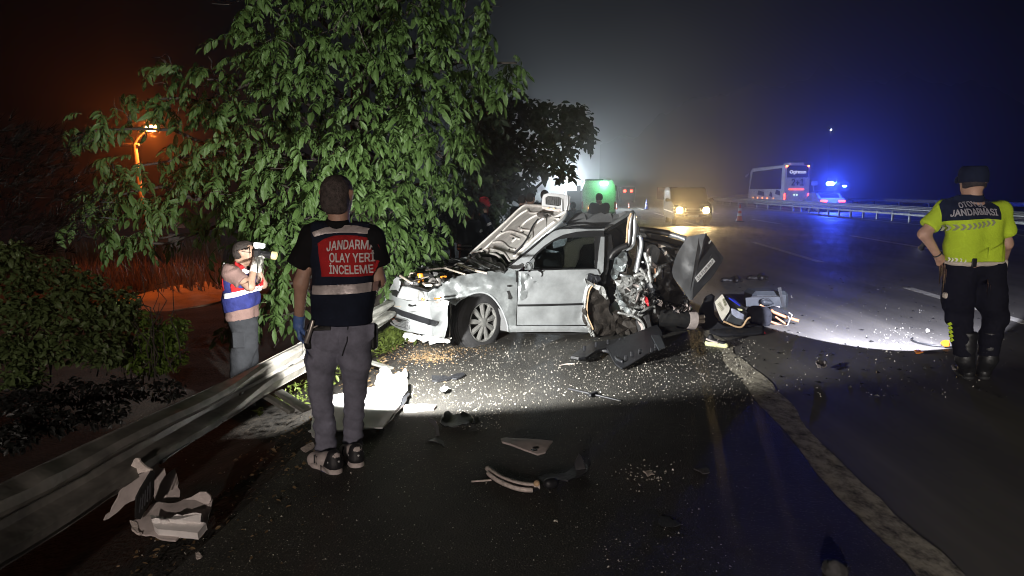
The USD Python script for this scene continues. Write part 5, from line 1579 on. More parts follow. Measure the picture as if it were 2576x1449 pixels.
PAN = part(VEST, 'back_panel', drape_poly(F1, [vz(*q) for q in ((312, 628), (360, 595), (430, 570), (520, 563), (620, 568), (700, 585), (765, 615), (788, 690), (782, 770), (760, 830), (726, 886), (560, 886), (430, 885), (346, 888), (330, 760))], .012, .006, .004), M['red_cloth'], True)
for txt, zx, zy, zw, hgt, sl in (('JANDARMA', 572, 668, 372, 66, .02), ('OLAY YERİ', 580, 770, 340, 66, 0), ('İNCELEME', 574, 862, 330, 64, 0)):
    u0, w0 = vz(zx, zy)
    ww_ = zw / 2.264 * .7318 / FOC * (Ym - .12)
    part(PAN, 'lettering', drape_text(F1, txt, u0, w0, hgt / 2.264 * .7318 / FOC * Ym * 1.0, .011, ww_, True, sl, .012 if txt == 'JANDARMA' else 0), M['lettering'])
part(VEST, 'reflective_band', drape_poly(F1, [vz(*q) for q in ((260, 543), (360, 505), (480, 488), (600, 490), (700, 512), (764, 556), (770, 584), (700, 556), (600, 545), (480, 545), (370, 552), (284, 578))], .012, .006, .004), M['reflective'], True)
part(VEST, 'reflective_band', drape_poly(F1, [vz(*q) for q in ((264, 960), (400, 952), (560, 944), (724, 938), (724, 1008), (560, 1016), (400, 1022), (264, 1026))], .012, .006, .004), M['reflective'], True)
part(VEST, 'reflective_band', drape_poly(F1, [vz(*q) for q in ((732, 938), (775, 930), (775, 1000), (732, 1006))], .012, .004, .003), M['beige_cloth'], True)
# jeans
jp = [(hip - rv * .09, hip + rv * .09, .118, .118, .05), (hpL + rv * -.005, J(808, 905), .098, .094, .03), (hpR, J(894, 905), .098, .094, .03), (J(808, 905), knL, .094, .070), (knL, J(818, 1070, .04), .070, .062), (J(818, 1070, .04), anL + [0, 0, -.02], .062, .070), (J(894, 905), knR, .094, .068), (knR, J(889, 1065, .1), .068, .060), (J(889, 1065, .1), anR + [0, 0, -.02], .060, .068)]
def jeanw(P):
    low = np.clip((.42 - P[:, 2]) / .3, 0, 1) + .35
    return folds(.006, 7, 9, (1, 1, 2.2))(P) * low * 1.6 + .004 * low * np.sin(P[:, 2] * 90 + P[:, 0] * 30)


jm = blob(jp, .0105, .025, [(J(860, 806), (0, 0, 1)), (np.array([0, 0, .05]), (0, 0, -1))], wr=jeanw)
JN = part(P1, 'jeans', jm, M['grey_jeans'], True)
F1j = draper(jm, (-.06, -1, 0), np.array([hip[0], hip[1], 0]))


def jz(zx, zy):
    q = D((700 + zx / 1.26) * .7318, (550 + zy / 1.26) * .7318, Ym - .1) - np.array([hip[0], hip[1], 0])
    return float(q @ F1j.r), float(q[2])


for q in ([(482, 740), (592, 736), (588, 815), (560, 836), (510, 828), (480, 806)], [(640, 730), (732, 712), (734, 770), (700, 806), (650, 800)]):
    part(JN, 'pocket', drape_poly(F1j, [jz(*a) for a in q], .014, .004, .004), M['grey_jeans'], True)
part(JN, 'seam', tube([F1j(*jz(a, b), .004) for a, b in ((628, 720), (628, 780), (605, 830), (597, 850))], .004, 5), M['charcoal_cloth'], True)
part(P1, 'belt', drape_poly(F1j, [jz(*a) for a in ((474, 718), (552, 716), (552, 734), (474, 738))], .014, .012, .008), M['holster'], True)
# blue glove hanging on the left hand
part(P1, 'glove', blob(hand(wrL + (wrL - elL) * -.02, unit(J(757, 868, .07) - wrL), (1, .2, 0), 1.02, .55) + [(wrL - unit(wrL - elL) * .035, wrL + unit(wrL - elL) * .02, .036, .034, .012)], .005, .012, wr=folds(.002, 30, 4)), M['blue_glove'], True)
HOL = part(P1, 'holster', blob([(J(786, 822, -.07), J(776, 868, -.07), .032, .026), (J(793, 824, -.05), J(785, 866, -.05), .03, .026)], .008, .02), M['holster'], True)
part(HOL, 'pistol_grip', tube([J(787, 806, -.12), J(780, 832, -.12), J(770, 862, -.12)], [.012, .013, .015], 8), M['buckle'], True)
part(HOL, 'strap', bar(J(772, 832, -.12), J(800, 818, -.10), .012, .006), M['buckle'])
part(P1, 'belt_pouch', obox(J(941, 846, .0), rv, fd * [1, 1, 0], Z_, .04, .06, .16, .015), M['holster'], 30)
for heel, toe, nm in ((G(852, 1196), G(792, 1168), 0), (G(902, 1180), G(868, 1140), 1)):
    h_, t_ = heel * [1, 1, 0], toe * [1, 1, 0]
    t_ = h_ + unit(t_ - h_) * .29
    S_ = shoe(P1, h_, t_, 1.05, 'shoe_white', 'shoe_white')
    d_ = unit(t_ - h_)
    w_ = np.cross(d_, Z_)
    part(S_, 'heel_cap', blob([(h_ + d_ * .035 + [0, 0, .06], h_ + d_ * .11 + [0, 0, .05], .046, .046), (h_ + d_ * .04 + [0, 0, .06], h_ + d_ * .045 + [0, 0, .105], .044, .041)], .009, .02, [(h_ + [0, 0, .036], (0, 0, -1)), (h_ + d_ * .125 + [0, 0, .05], unit(d_ + [0, 0, .5]))]), M['shoe_black'], True)
    part(S_, 'heel_stripe', tube([h_ + d_ * .10 + w_ * .046 + [0, 0, .075], h_ + d_ * .04 + w_ * .042 + [0, 0, .085], h_ - d_ * .006 + [0, 0, .085], h_ + d_ * .04 - w_ * .044 + [0, 0, .08]], .007, 6), M['reflective_white'], True)
    part(S_, 'blue_insert', blob([(h_ + d_ * .04 + [0, 0, .014], h_ + d_ * .12 + [0, 0, .014], .0455, .0455)], .008, .02, [(h_ + [0, 0, .022], (0, 0, 1)), (h_ + [0, 0, .003], (0, 0, -1))]), M['shoe_blue'], 40)
    for k in (0, 1):
        part(S_, 'side_stripe', tube([h_ + d_ * (.15 + .028 * k) - w_ * .047 + [0, 0, .04], h_ + d_ * (.165 + .028 * k) - w_ * .036 + [0, 0, .085]], .006, 5), M['shoe_black'], True)
        part(S_, 'side_stripe', tube([h_ + d_ * (.15 + .028 * k) + w_ * .047 + [0, 0, .04], h_ + d_ * (.165 + .028 * k) + w_ * .036 + [0, 0, .085]], .006, 5), M['shoe_black'], True)
# the hand floodlight he holds in front of him
HLT = thing('hand_floodlight', 'lit hand floodlight held in front of the person with the red back panel', 'floodlight', FLOOD)
part(HLT, 'housing', lathe([(0, -.10), (.04, -.10), (.055, -.05), (.065, .02), (.062, .04), (.05, .01), (0, .0)], FLOOD, FLOODDIR, 24), M['plastic_black'], 40)
part(HLT, 'handle', tube(smoothpath([FLOOD - FLOODDIR * .08 + [0, 0, .05], FLOOD - FLOODDIR * .05 + [0, 0, .11], FLOOD + [0, 0, .10], FLOOD + FLOODDIR * .01 + [0, 0, .06]], 10), .012, 7), M['plastic_black'], True)
part(HLT, 'lens', lathe([(0, .012), (.048, .012)], FLOOD, FLOODDIR, 20), M['lamp_white'])

# ============ officer in the yellow shirt, right
Yo = 6.22
def O(zx, zy, dy=0.0):
    return D(2232 + zx * .4544, 365.9 + zy * .4544, Yo + dy)


fo = G(2232 + 520 * .4544, 365.9 + 1300 * .4544)
P2 = thing('person', 'person in yellow and navy shirt and cap, one hand on the hip, at right', 'person', (fo[0], fo[1], 0))
Yo = fo[1]
hd2, fd2 = O(477, 210), unit([-.22, 1, -.1])
rv2 = unit([1, .12, 0])
oL, oR = O(322, 352), O(630, 360)
chest2, waist2, hip2 = O(482, 420), O(478, 560), O(482, 660)
elL2, wrL2 = O(205, 490, -.02), O(282, 612, .02)
elR2, wrR2 = O(662, 545, .02), O(640, 650, .22)
kn1, an1, kn2, an2 = O(400, 900, .04), O(428, 1190), O(578, 910, .04), O(560, 1170)
h1, h2 = O(400, 690), O(560, 690)
body2 = head_prims(hd2, fd2, 1.02) + [(O(475, 250), O(480, 320), .062, .072, .04)] + torso(oL, oR, chest2, waist2, hip2, rv2, .11, .10, .11, .11, .115, .115) + \
    [(oL, elL2, .056, .048), (elL2, wrL2, .047, .031), (oR, elR2, .055, .046), (elR2, wrR2, .044, .03), (h1, kn1, .085, .055), (kn1, an1, .055, .04), (h2, kn2, .085, .055), (kn2, an2, .055, .04)] + hand(wrL2, unit(np.array([.62, .35, -.75])), (.5, .9, .2), 1.02, .25) + hand(wrR2, unit(np.array([-.5, .6, -.2])), (-.3, .2, -1), 1, .9)
part(P2, 'body', blob(body2, .0115, .03), M['skin'], True)
part(P2, 'hair', blob([(O(478, 226, -.012), O(478, 190, -.012), .094, .098)], .01, .02, [(O(478, 243), (0, -.3, -1)), (O(478, 196), (0, 0, 1)), (hd2 + fd2 * .02, fd2)]), M['hair'], True)
eyes(P2, hd2, fd2, 1.02)
CAP = part(P2, 'cap', blob([(O(478, 185), O(478, 172), .112, .112), (O(478, 150), O(480, 145), .104, .100)], .01, .02, [(O(478, 207), (0, 0, -1)), (O(478, 114), (0, 0, 1))]), M['navy_cloth'], 50)
part(CAP, 'peak', blob([(hd2 + fd2 * .11 - rv2 * .05 + [0, 0, .05], hd2 + fd2 * .15 - rv2 * .03 + [0, 0, .035], .02, .012), (hd2 + fd2 * .11 + rv2 * .05 + [0, 0, .05], hd2 + fd2 * .15 + rv2 * .03 + [0, 0, .035], .02, .012), (hd2 + fd2 * .12 + [0, 0, .05], hd2 + fd2 * .17 + [0, 0, .03], .02, .012)], .01, .04), M['navy_cloth'], True)
sh2 = torso(oL, oR, chest2, waist2, hip2, rv2, .115, .105, .112, .122, .128, .122, .010) + [(oL, O(236, 440), .068, .082, .04), (oR, O(662, 470), .066, .078, .04)]
beltcut = (O(480, 640), (0, 0, -1))
shm = blob(sh2, .0115, .035, [beltcut, (O(230, 456), O(230, 456) - oL, .15), (O(668, 505), O(668, 505) - oR, .14), (O(478, 268), (0, -.2, 1))], wr=folds(.008, 5.0, 17, (1, 1, .75)))
SH2 = part(P2, 'shirt', shm, M['hivis'], True)
F2 = draper(shm, (0.03, -1, 0), np.array([hip2[0], hip2[1], 0]))


def sz(zx, zy):
    q = O(zx, zy, -.14) - np.array([hip2[0], hip2[1], 0])
    return float(q @ F2.r), float(q[2])


yoke = drape_poly(F2, [sz(*q) for q in ((326, 326), (350, 300), (400, 285), (440, 274), (520, 272), (560, 288), (620, 316), (644, 340), (642, 380), (637, 412), (560, 405), (480, 408), (400, 416), (329, 424))], .015, .006, .005)
YK = part(SH2, 'yoke', yoke, M['navy_cloth'], True)
part(SH2, 'collar', lathe([(.066, -.03), (.082, -.035), (.080, .005), (.070, .022), (.064, .018)], O(478, 284), unit([0, -.15, 1]), 26), M['navy_cloth'], True)
for txt, zx, zy, zw, hgt in (('OTOYOL', 487, 338, 152, 27), ('JANDARMASI', 488, 384, 248, 34)):
    u0, w0 = sz(zx, zy)
    part(YK, 'lettering', drape_text(F2, txt, u0, w0, hgt * .4544 / FOC * Yo, .02, zw * .4544 / FOC * (Yo - .14), True, .03, .012), M['lettering_dim'])
for k in range(10):
    x = 333 + 25.5 * k + .6 * k * k * .3
    y = 460 - 1.4 * k - .25 * k * k
    part(SH2, 'chevron', drape_poly(F2, [sz(*q) for q in ((x, y - 16), (x + 12, y - 17), (x + 25, y - 1), (x + 12, y + 17), (x, y + 17), (x + 12, y))], .015, .006, .004), M['chevron_grey'], True)
tr = [(hip2 - rv2 * .115, hip2 + rv2 * .115, .132, .132, .05), (O(400, 700), O(395, 850), .135, .13), (O(560, 700), O(575, 860), .135, .128), (O(395, 850), kn1, .115, .10), (kn1, O(415, 1060, .02), .10, .088), (O(415, 1060, .02), an1, .088, .085), (O(575, 860), O(600, 950, .02), .115, .095), (O(600, 950, .02), O(570, 1060), .095, .085), (O(570, 1060), an2, .085, .08), (O(355, 900, 0), O(362, 960), .06, .06), (O(630, 930, 0), O(625, 970), .055, .055)]
TR2 = part(P2, 'trousers', blob(tr, .012, .035, [(O(480, 640), (0, 0, 1)), (O(480, 1165), (0, 0, -1))], wr=folds(.012, 5.5, 19, (1, 1, 1.6))), M['dark_trousers'], True)
BL = blob([(hip2 - rv2 * .115 + [0, 0, .035], hip2 + rv2 * .115 + [0, 0, .035], .139, .139)], .011, .03, [(O(480, 636), (0, 0, 1)), (O(480, 662), (0, 0, -1))])
BT2 = part(P2, 'belt', BL, M['belt'], 40)
part(BT2, 'belt_loop', obox(O(481, 649, -.15), rv2, Y_, Z_, .045, .02, .075, .006), M['holster'], 30)
F2b = draper(BL, (0.03, -1, 0), np.array([hip2[0], hip2[1], 0]))
for k in range(5):
    x, y = 358 + 17 * k, 634 + .6 * k
    q = [((x), y - 10), (x + 7, y - 10), (x + 14, y), (x + 7, y + 12), (x, y + 12), (x + 7, y)]
    part(BT2, 'chevron', drape_poly(F2b, [tuple(float(v) for v in (lambda w: (w @ F2b.r, w[2]))(O(a, b, -.14) - np.array([hip2[0], hip2[1], 0]))) for a, b in q], .02, .004, .003), M['paper'], True)
part(P2, 'radio', obox(O(640, 675, -.06), rv2, Y_, Z_, .075, .045, .13, .012), M['belt'], 30, 'pale radio or pouch on the belt')
part(P2, 'pouch', obox(O(326, 830, -.02), rv2, Y_, Z_, .05, .05, .05, .01), M['belt'], 30)
for k in range(5):
    a = (O(341 + 2.5 * k, 982 + 22 * k, -.09), O(352 + 2.5 * k, 996 + 22 * k, -.10))
    part(TR2, 'leg_chevron', bar(*a, .03, .006, up=(0, -1, 0)), M['hivis'])
for an, heel, toe in ((an1, O(455, 1310), O(478, 1285, .1)), (an2, O(545, 1275), O(575, 1262, .1))):
    h_ = np.array([heel[0], heel[1], 0]) * [1, 1, 0] + [0, .0, 0]
    t_ = h_ + unit([.25, 1, 0]) * .29
    S_ = shoe(P2, h_, t_, 1.1, 'holster', 'rubber', 'boot')
    part(S_, 'boot_shaft', blob([(np.array([an[0], an[1], .42]), np.array([an[0], an[1] - .005, .19]), .085, .072), (np.array([an[0], an[1], .19]), np.array([h_[0] + .02, h_[1] + .06, .07]), .072, .062)], .012, .03, [(np.array([0, 0, .44]), (0, 0, 1))], wr=folds(.006, 12, 3, (1, 1, 2))), M['holster'], True)
part(P2, 'watch', tube([wrL2 + unit(elL2 - wrL2) * .02 + .034 * (math.cos(a) * unit(np.cross(elL2 - wrL2, Z_)) + math.sin(a) * unit(np.cross(np.cross(elL2 - wrL2, Z_), elL2 - wrL2))) for a in np.linspace(0, 6.28, 13)], .007, 6), M['holster'], True)
TO = thing('torch', 'hand torch held by the person in the yellow shirt, lighting the road ahead', 'torch', TORCH)
td = unit(G(2190, 838) - TORCH)
part(TO, 'barrel', tube([TORCH - td * .19, TORCH - td * .04], .017, 12), M['plastic_black'], 40)
part(TO, 'torch_head', lathe([(.017, -.06), (.024, -.02), (.026, .0), (.022, -.004), (0, -.006)], TORCH - td * .012, td, 16), M['plastic_black'], 40)

# ============ the photographer
Yp = 7.25
def Q(zx, zy, dy=0.0):
    return D(526.9 + zx * .2323, 585.4 + zy * .2323, Yp + dy)


gp = Q(370, 1900)
gz = float(terrain(np.dot(gp, RU), np.dot(gp, RV)))
P3 = thing('person', 'person in beige shirt and red and navy vest taking a picture, standing below the verge', 'person', (gp[0], gp[1], gz))
f3, r3 = unit([1, .12, -.02]), unit([-.12, 1, 0])
hd3 = Q(378, 225)
shN, shF = Q(225, 420, -.17), Q(330, 420, .17)
ch3, wa3, hi3 = Q(325, 520), Q(345, 720), Q(360, 900)
elN, wrN = Q(440, 585, -.20), Q(482, 385, -.09)
elF, wrF = Q(575, 560, .12), Q(520, 375, .06)
body3 = head_prims(hd3, f3, .98) + [(Q(340, 290), Q(310, 385), .056, .07, .04)] + torso(shN, shF, ch3, wa3, hi3, unit([0, 1, 0]), .09, .07, .08, .10, .112, .11) + \
    [(shN, elN, .05, .043), (elN, wrN, .043, .028), (shF, elF, .05, .043), (elF, wrF, .043, .028), (Q(345, 950, -.08), Q(345, 1400, -.09), .08, .05), (Q(380, 950, .08), Q(400, 1400, .08), .08, .05)]
gfoot = [np.array([gp[0] - .02, gp[1] - .10, gz]), np.array([gp[0] + .06, gp[1] + .1, gz])]
body3 += [(Q(345, 1400, -.09), gfoot[0] + [0, 0, .1], .05, .04), (Q(400, 1400, .08), gfoot[1] + [0, 0, .1], .05, .04)]
part(P3, 'body', blob(body3, .0105, .03), M['skin_pale'], True)
h3p, h3c = hair_prims(hd3, f3, .98, -.01)
part(P3, 'hair', blob(h3p, .009, .02, h3c, wr=folds(.002, 40, 3)), M['hair'], True)
eyes(P3, hd3, f3, .98)
u3 = np.cross(unit(np.cross(f3, Z_)), f3)
for s_ in (-1, 1):
    rr = unit(np.cross(f3, Z_)) * s_
    GL = part(P3, 'glasses', tube([hd3 + f3 * -.01 + rr * .09 + u3 * .03, hd3 + f3 * .085 + rr * .075 + u3 * .016], .0035, 5), M['camera_black'], True)
    part(GL, 'lens', tube([hd3 + f3 * .094 + rr * (.034 + .026 * math.cos(a)) + u3 * (.012 + .019 * math.sin(a)) for a in np.linspace(0, 6.28, 13)], .003, 5), M['camera_black'], True)
sh3 = torso(shN, shF, ch3, wa3, hi3, unit([0, 1, 0]), .095, .08, .085, .108, .122, .118, .010) + [(shN, Q(355, 535, -.2), .078, .082, .04), (shF, Q(500, 500, .15), .07, .07, .04), (Q(325, 330), Q(310, 390), .066, .08, .04)]
part(P3, 'shirt', blob(sh3, .011, .035, [(Q(360, 530, -.2), elN - shN, .15), (Q(505, 510, .15), elF - shF, .12), (Q(360, 925), (.05, 0, -1)), (Q(330, 330), (.3, 0, 1))], wr=folds(.008, 8, 25)), M['beige_cloth'], True)
v3 = torso(Q(260, 400, -.10), Q(330, 400, .12), ch3, wa3, hi3, unit([0, 1, 0]), .10, .085, .085, .118, .134, .128, .012)
vm3 = blob(v3, .011, .035, [(Q(350, 820), (.18, 0, -1)), (Q(310, 372), (.2, 0, 1))], wr=folds(.010, 7, 26))
V3 = part(P3, 'vest', vm3, M['blue_cloth'], True)
F3 = draper(vm3, (0.05, -1, 0), np.array([hi3[0], hi3[1], 0]))


def pz(zx, zy):
    q = Q(zx, zy, -.2) - np.array([hi3[0], hi3[1], 0])
    return float(q @ F3.r), float(q[2])


part(V3, 'red_front', drape_poly(F3, [pz(*q) for q in ((240, 560), (255, 548), (330, 600), (420, 610), (500, 570), (530, 500), (535, 590), (440, 610), (340, 632), (250, 636))], .012, .012, .006), M['red_cloth'], True)
part(V3, 'red_front', drape_poly(F3, [pz(*q) for q in ((230, 325), (262, 316), (330, 360), (360, 400), (420, 440), (440, 470), (380, 460), (330, 420), (270, 360))], .012, .020, .006), M['red_cloth'], True)
part(V3, 'red_back', drape_poly(F3, [pz(*q) for q in ((110, 420), (128, 400), (138, 500), (158, 620), (140, 640), (116, 520))], .012, .012, .006), M['red_cloth'], True)
part(V3, 'reflective_band', drape_poly(F3, [pz(*q) for q in ((158, 660), (300, 636), (440, 605), (528, 586), (530, 636), (440, 655), (300, 690), (166, 714))], .012, .014, .006), M['reflective_white'], True)
part(V3, 'reflective_band', drape_poly(F3, [pz(*q) for q in ((120, 360), (142, 330), (156, 335), (136, 392), (118, 400))], .012, .014, .006), M['reflective_white'], True)
part(V3, 'reflective_band', drape_poly(F3, [pz(*q) for q in ((322, 408), (350, 394), (410, 430), (408, 450), (360, 452))], .012, .026, .006), M['reflective_white'], True)
tr3 = [(hi3 - Y_ * .09, hi3 + Y_ * .09, .128, .128, .05), (Q(350, 960, -.09), Q(345, 1350, -.10), .112, .10), (Q(395, 960, .09), Q(415, 1350, .08), .112, .10), (Q(345, 1350, -.10), gfoot[0] + [0, 0, .08], .11, .085), (Q(415, 1350, .08), gfoot[1] + [0, 0, .08], .105, .085), (Q(430, 1000, -.06), Q(440, 1250, -.06), .09, .08)]
TR3 = part(P3, 'trousers', blob(tr3, .012, .04, [(Q(360, 905), (-.05, 0, 1))], wr=folds(.009, 6, 28, (1, 1, 1.5))), M['charcoal_cloth'], True)
part(TR3, 'thigh_pocket', obox(Q(318, 1165, -.21), f3, Y_, Z_, .12, .02, .16, .008), M['charcoal_cloth'], 30)
for g_ in gfoot:
    shoe(P3, g_ - f3 * [1, 1, 0] * .1, g_ + f3 * [1, 1, 0] * .18, 1.05, 'shoe_black', 'rubber')
for w_, e_, d_, n_ in ((wrN, elN, Q(520, 220, -.09) - wrN, (.5, .6, .3)), (wrF, elF, Q(575, 250, .03) - wrF, (-.3, -.6, .6))):
    part(P3, 'glove', blob(hand(w_, d_, n_, 1.06, .75) + [(w_ - unit(w_ - e_) * .03, w_ + unit(w_ - e_) * .02, .036, .034, .012)], .005, .012, wr=folds(.002, 30, 4)), M['white_glove'], True)
cc = Q(525, 225, -.01)
CM = thing('photo_camera', 'black camera with a flash on top, held in white gloves', 'camera', cc)
part(CM, 'camera_body', obox(cc, f3, r3, Z_, .075, .15, .105, .018), M['camera_black'], 30)
LN = part(CM, 'camera_lens', lathe([(0, 0), (.036, 0), (.036, .07), (.040, .075), (.040, .14), (.034, .142), (.030, .12), (0, .12)], cc + f3 * .035 - Z_ * .005, unit(f3 + [0, 0, -.12]), 24), M['camera_black'], 40)
part(LN, 'lens_ring', lathe([(.0405, .10), (.042, .105), (.042, .145), (.036, .15), (.036, .14)], cc + f3 * .035 - Z_ * .005, unit(f3 + [0, 0, -.12]), 24), M['lens_gold'], 40)
part(CM, 'viewfinder', obox(cc + [0, 0, .065], f3, r3, Z_, .07, .06, .04, .014), M['camera_black'], 30)
FLS = part(CM, 'flash', obox(Q(540, 135, -.01), unit(f3 + [0, 0, -.15]), r3, unit(Z_ + f3 * .15), .11, .075, .055, .012), M['camera_white'], 30)
part(FLS, 'flash_foot', obox(Q(512, 178, -.01), f3, r3, Z_, .045, .06, .08, .01), M['camera_black'], 30)
part(FLS, 'flash_band', obox(Q(516, 160, -.02), f3, r3, Z_, .035, .066, .05, .008), M['camera_white'], 30)


# ============ people in the background
def simple_person(label, base, f, Hh, top='black_cloth', low='black_cloth', skin='skin', group=None, helmet=None, bands=False, hat=None, arms=(.1, .1), yaw=0.0, hh=.018):
    base = np.asarray(base, float)
    f = unit([f[0], f[1], 0])
    r = np.cross(f, Z_)
    s = Hh / 1.76

    def q(a, b, z):
        return base + f * a * s + r * b * s + [0, 0, z * s]
    T = thing('person', label, 'person', base, group)
    hc = q(.03, 0, 1.63)
    pr = head_prims(hc, unit(f + [0, 0, -.15]), s) + [(q(.0, 0, 1.56), q(-.02, 0, 1.44), .056 * s, .07 * s, .04)] + torso(q(-.02, -.19, 1.41), q(-.02, .19, 1.41), q(0, 0, 1.28), q(0, 0, 1.08), q(0, 0, .94), r, .1, .09, .1)
    el = [q(arms[0], -.25, 1.12), q(arms[0], .25, 1.12)]
    wr_ = [q(.18 + arms[1], -.17, 1.0), q(.18 + arms[1], .17, 1.0)]
    limbs = []
    for k, sgn in ((0, -1), (1, 1)):
        limbs += [(q(-.02, sgn * .19, 1.41), el[k], .052 * s, .044 * s), (el[k], wr_[k], .042 * s, .03 * s)]
        pr += hand(wr_[k], unit(wr_[k] - el[k]), (0, 0, -1), s, .5)
        pr += [(q(0, sgn * .1, .9), q(.02, sgn * .11, .5), .08 * s, .055 * s), (q(.02, sgn * .11, .5), q(0, sgn * .11, .1), .055 * s, .04 * s)]
    part(T, 'body', blob(pr + limbs, hh, .03), M[skin], True)
    hp, hcut = hair_prims(hc, unit(f + [0, 0, -.15]), s)
    if helmet is None:
        part(T, 'hair', blob(hp, .014, .02, hcut), M['hair'], True)
    else:
        HM = part(T, 'helmet', blob([(hc + [0, 0, .055], hc + f * .01 + [0, 0, .05], .125 * s, .125 * s)], .014, .02, [(hc + [0, 0, .02], unit(np.array([0, 0, -1]) - f * .25))]), M[helmet], 50)
        part(HM, 'helmet_brim', lathe([(.124 * s, .0), (.155 * s, -.008), (.152 * s, -.016), (.122 * s, -.012)], hc + [0, 0, .03], unit(Z_ + f * -.2), 24), M[helmet], 40)
        part(HM, 'helmet_comb', tube([hc + f * x + [0, 0, .055 + math.sqrt(max(.0, .128 ** 2 - x * x))] for x in np.linspace(-.1, .1, 7)], .012, 6), M[helmet], True)
    jk = torso(q(-.02, -.19, 1.41), q(-.02, .19, 1.41), q(0, 0, 1.28), q(0, 0, 1.08), q(0, 0, .92), r, .11, .10, .105, .125, .12, .125, .012) + [(a, b, ra + .024, rb + .02) for a, b, ra, rb in limbs]
    jm_ = blob(jk, hh, .035, [(q(0, 0, .86), (0, 0, -1)), (q(0, 0, 1.52), (0, 0, 1)), (wr_[0], wr_[0] - el[0], .12), (wr_[1], wr_[1] - el[1], .12)], wr=folds(.008, 7, 33))
    JK = part(T, 'jacket', jm_, M[top], True)
    if bands:
        for z in (.98, .91):
            part(JK, 'reflective_band', lathe([(.232 * s, -.018), (.236 * s, 0), (.232 * s, .018)], q(0, 0, z), Z_, 26), M['reflective_white'] if z > .95 else M['reflective'], True)
        for k in (0, 1):
            c_ = (q(-.02, (-.19, .19)[k], 1.41) + el[k]) / 2
            part(JK, 'reflective_band', lathe([(.082 * s, -.025), (.084 * s, 0), (.080 * s, .025)], c_, unit(el[k] - c_), 18), M['reflective_white'], True)
            c_ = (wr_[k] * .6 + el[k] * .4)
            part(JK, 'reflective_band', lathe([(.066 * s, -.02), (.068 * s, 0), (.064 * s, .02)], c_, unit(wr_[k] - el[k]), 18), M['reflective_white'], True)
    tz = [(q(0, -.09, .9), q(0, .09, .9), .125 * s, .125 * s, .05)]
    for sgn in (-1, 1):
        tz += [(q(0, sgn * .1, .88), q(.02, sgn * .11, .5), .10 * s, .078 * s), (q(.02, sgn * .11, .5), q(0, sgn * .11, .08), .078 * s, .07 * s)]
    part(T, 'trousers', blob(tz, hh, .035, [(q(0, 0, .96), (0, 0, 1)), (q(0, 0, .06), (0, 0, -1))], wr=folds(.008, 7, 34)), M[low], True)
    for sgn in (-1, 1):
        shoe(T, q(-.08, sgn * .11, 0), q(.19, sgn * .12, 0), 1.0, 'holster', 'rubber', 'boot')
    return T


def stand(px, py, Y, Hh):
    "base of a person whose head top is seen at (px, py) at distance Y, on the land there"
    p = D(px, py, Y)
    s_, l_ = np.dot(p, RU), np.dot(p, RV)
    z = float(terrain(s_, l_)) if l_ < EDGE_L else 0.0
    return np.array([p[0], p[1], p[2] - Hh]), z


def bgp(label, px, py, Y, f, **kw):
    p, z = stand(px, py, Y, 1.78)
    Hh = np.clip(D(px, py, Y)[2] - z, 1.55, 1.95)
    return simple_person(label, [p[0], p[1], D(px, py, Y)[2] - Hh], f, Hh, **kw)


bgp('bareheaded firefighter in dark jacket with silver bands left of the open bonnet', 1180, 518, 12.6, (.55, .8), top='charcoal_cloth', skin='skin_pale', bands=True, arms=(.05, .02))
bgp('firefighter in pale helmet standing behind the bareheaded firefighter', 1190, 508, 13.6, (.4, .9), top='navy_cloth', helmet='helmet_grey', bands=True)
bgp('firefighter in red helmet and dark jacket beside the open bonnet', 1214, 505, 13.4, (.8, .3), top='navy_cloth', helmet='helmet_red', bands=True, skin='skin_pale')
bgp('person with close-cropped hair, left of the two heads above the bonnet', 1313, 491, 14.6, (.5, .9), skin='skin')
bgp('person with shaved head, right of the two heads above the bonnet', 1333, 486, 14.2, (.6, .8), skin='skin_pale')
bgp('dark-haired person whose head shows behind the grille shell', 1370, 478, 15.0, (.2, 1), skin='skin')
bgp('person in green light standing between the bonnet and the van', 1442, 508, 20, (0, 1), skin='skin', low='black_cloth')
bgp('dark silhouette of a person in front of the green-lit van', 1508, 486, 17.5, (-.2, 1), top='black_cloth')
# ------------------------------------------------------------------ guardrails
WB = [(-.155, .0), (-.145, .002), (-.12, .035), (-.105, .075), (-.07, .086), (-.055, .075), (-.022, -.005), (.022, -.005), (.055, .075), (.07, .086), (.105, .075), (.12, .035), (.145, .002), (.155, .0)]


def wbeam(path, ups, outs, thick=.004, dentf=None, width=1.0, WB=WB):
    "a corrugated rail along the path; ups, outs: section axes at each point"
    n, m = len(path), len(WB)
    V = []
    for p, u, o in zip(path, ups, outs):
        for a, b in WB:
            V.append(p + u * a * width + o * b)
    V = np.array(V)
    i, j = np.meshgrid(np.arange(n - 1), np.arange(m - 1), indexing='ij')
    q = np.stack([i * m + j, i * m + j + 1, (i + 1) * m + j + 1, (i + 1) * m + j], -1).reshape(-1, 4)
    f = np.vstack([q[:, [0, 1, 2]], q[:, [0, 2, 3]]])
    if dentf is not None:
        V = V + vnormals(V, f) * dentf(V)[:, None]
    N = vnormals(V, f)
    k = len(V)
    return trimesh.Trimesh(np.vstack([V, V - N * thick]), np.vstack([f, f[:, ::-1] + k]), process=False)


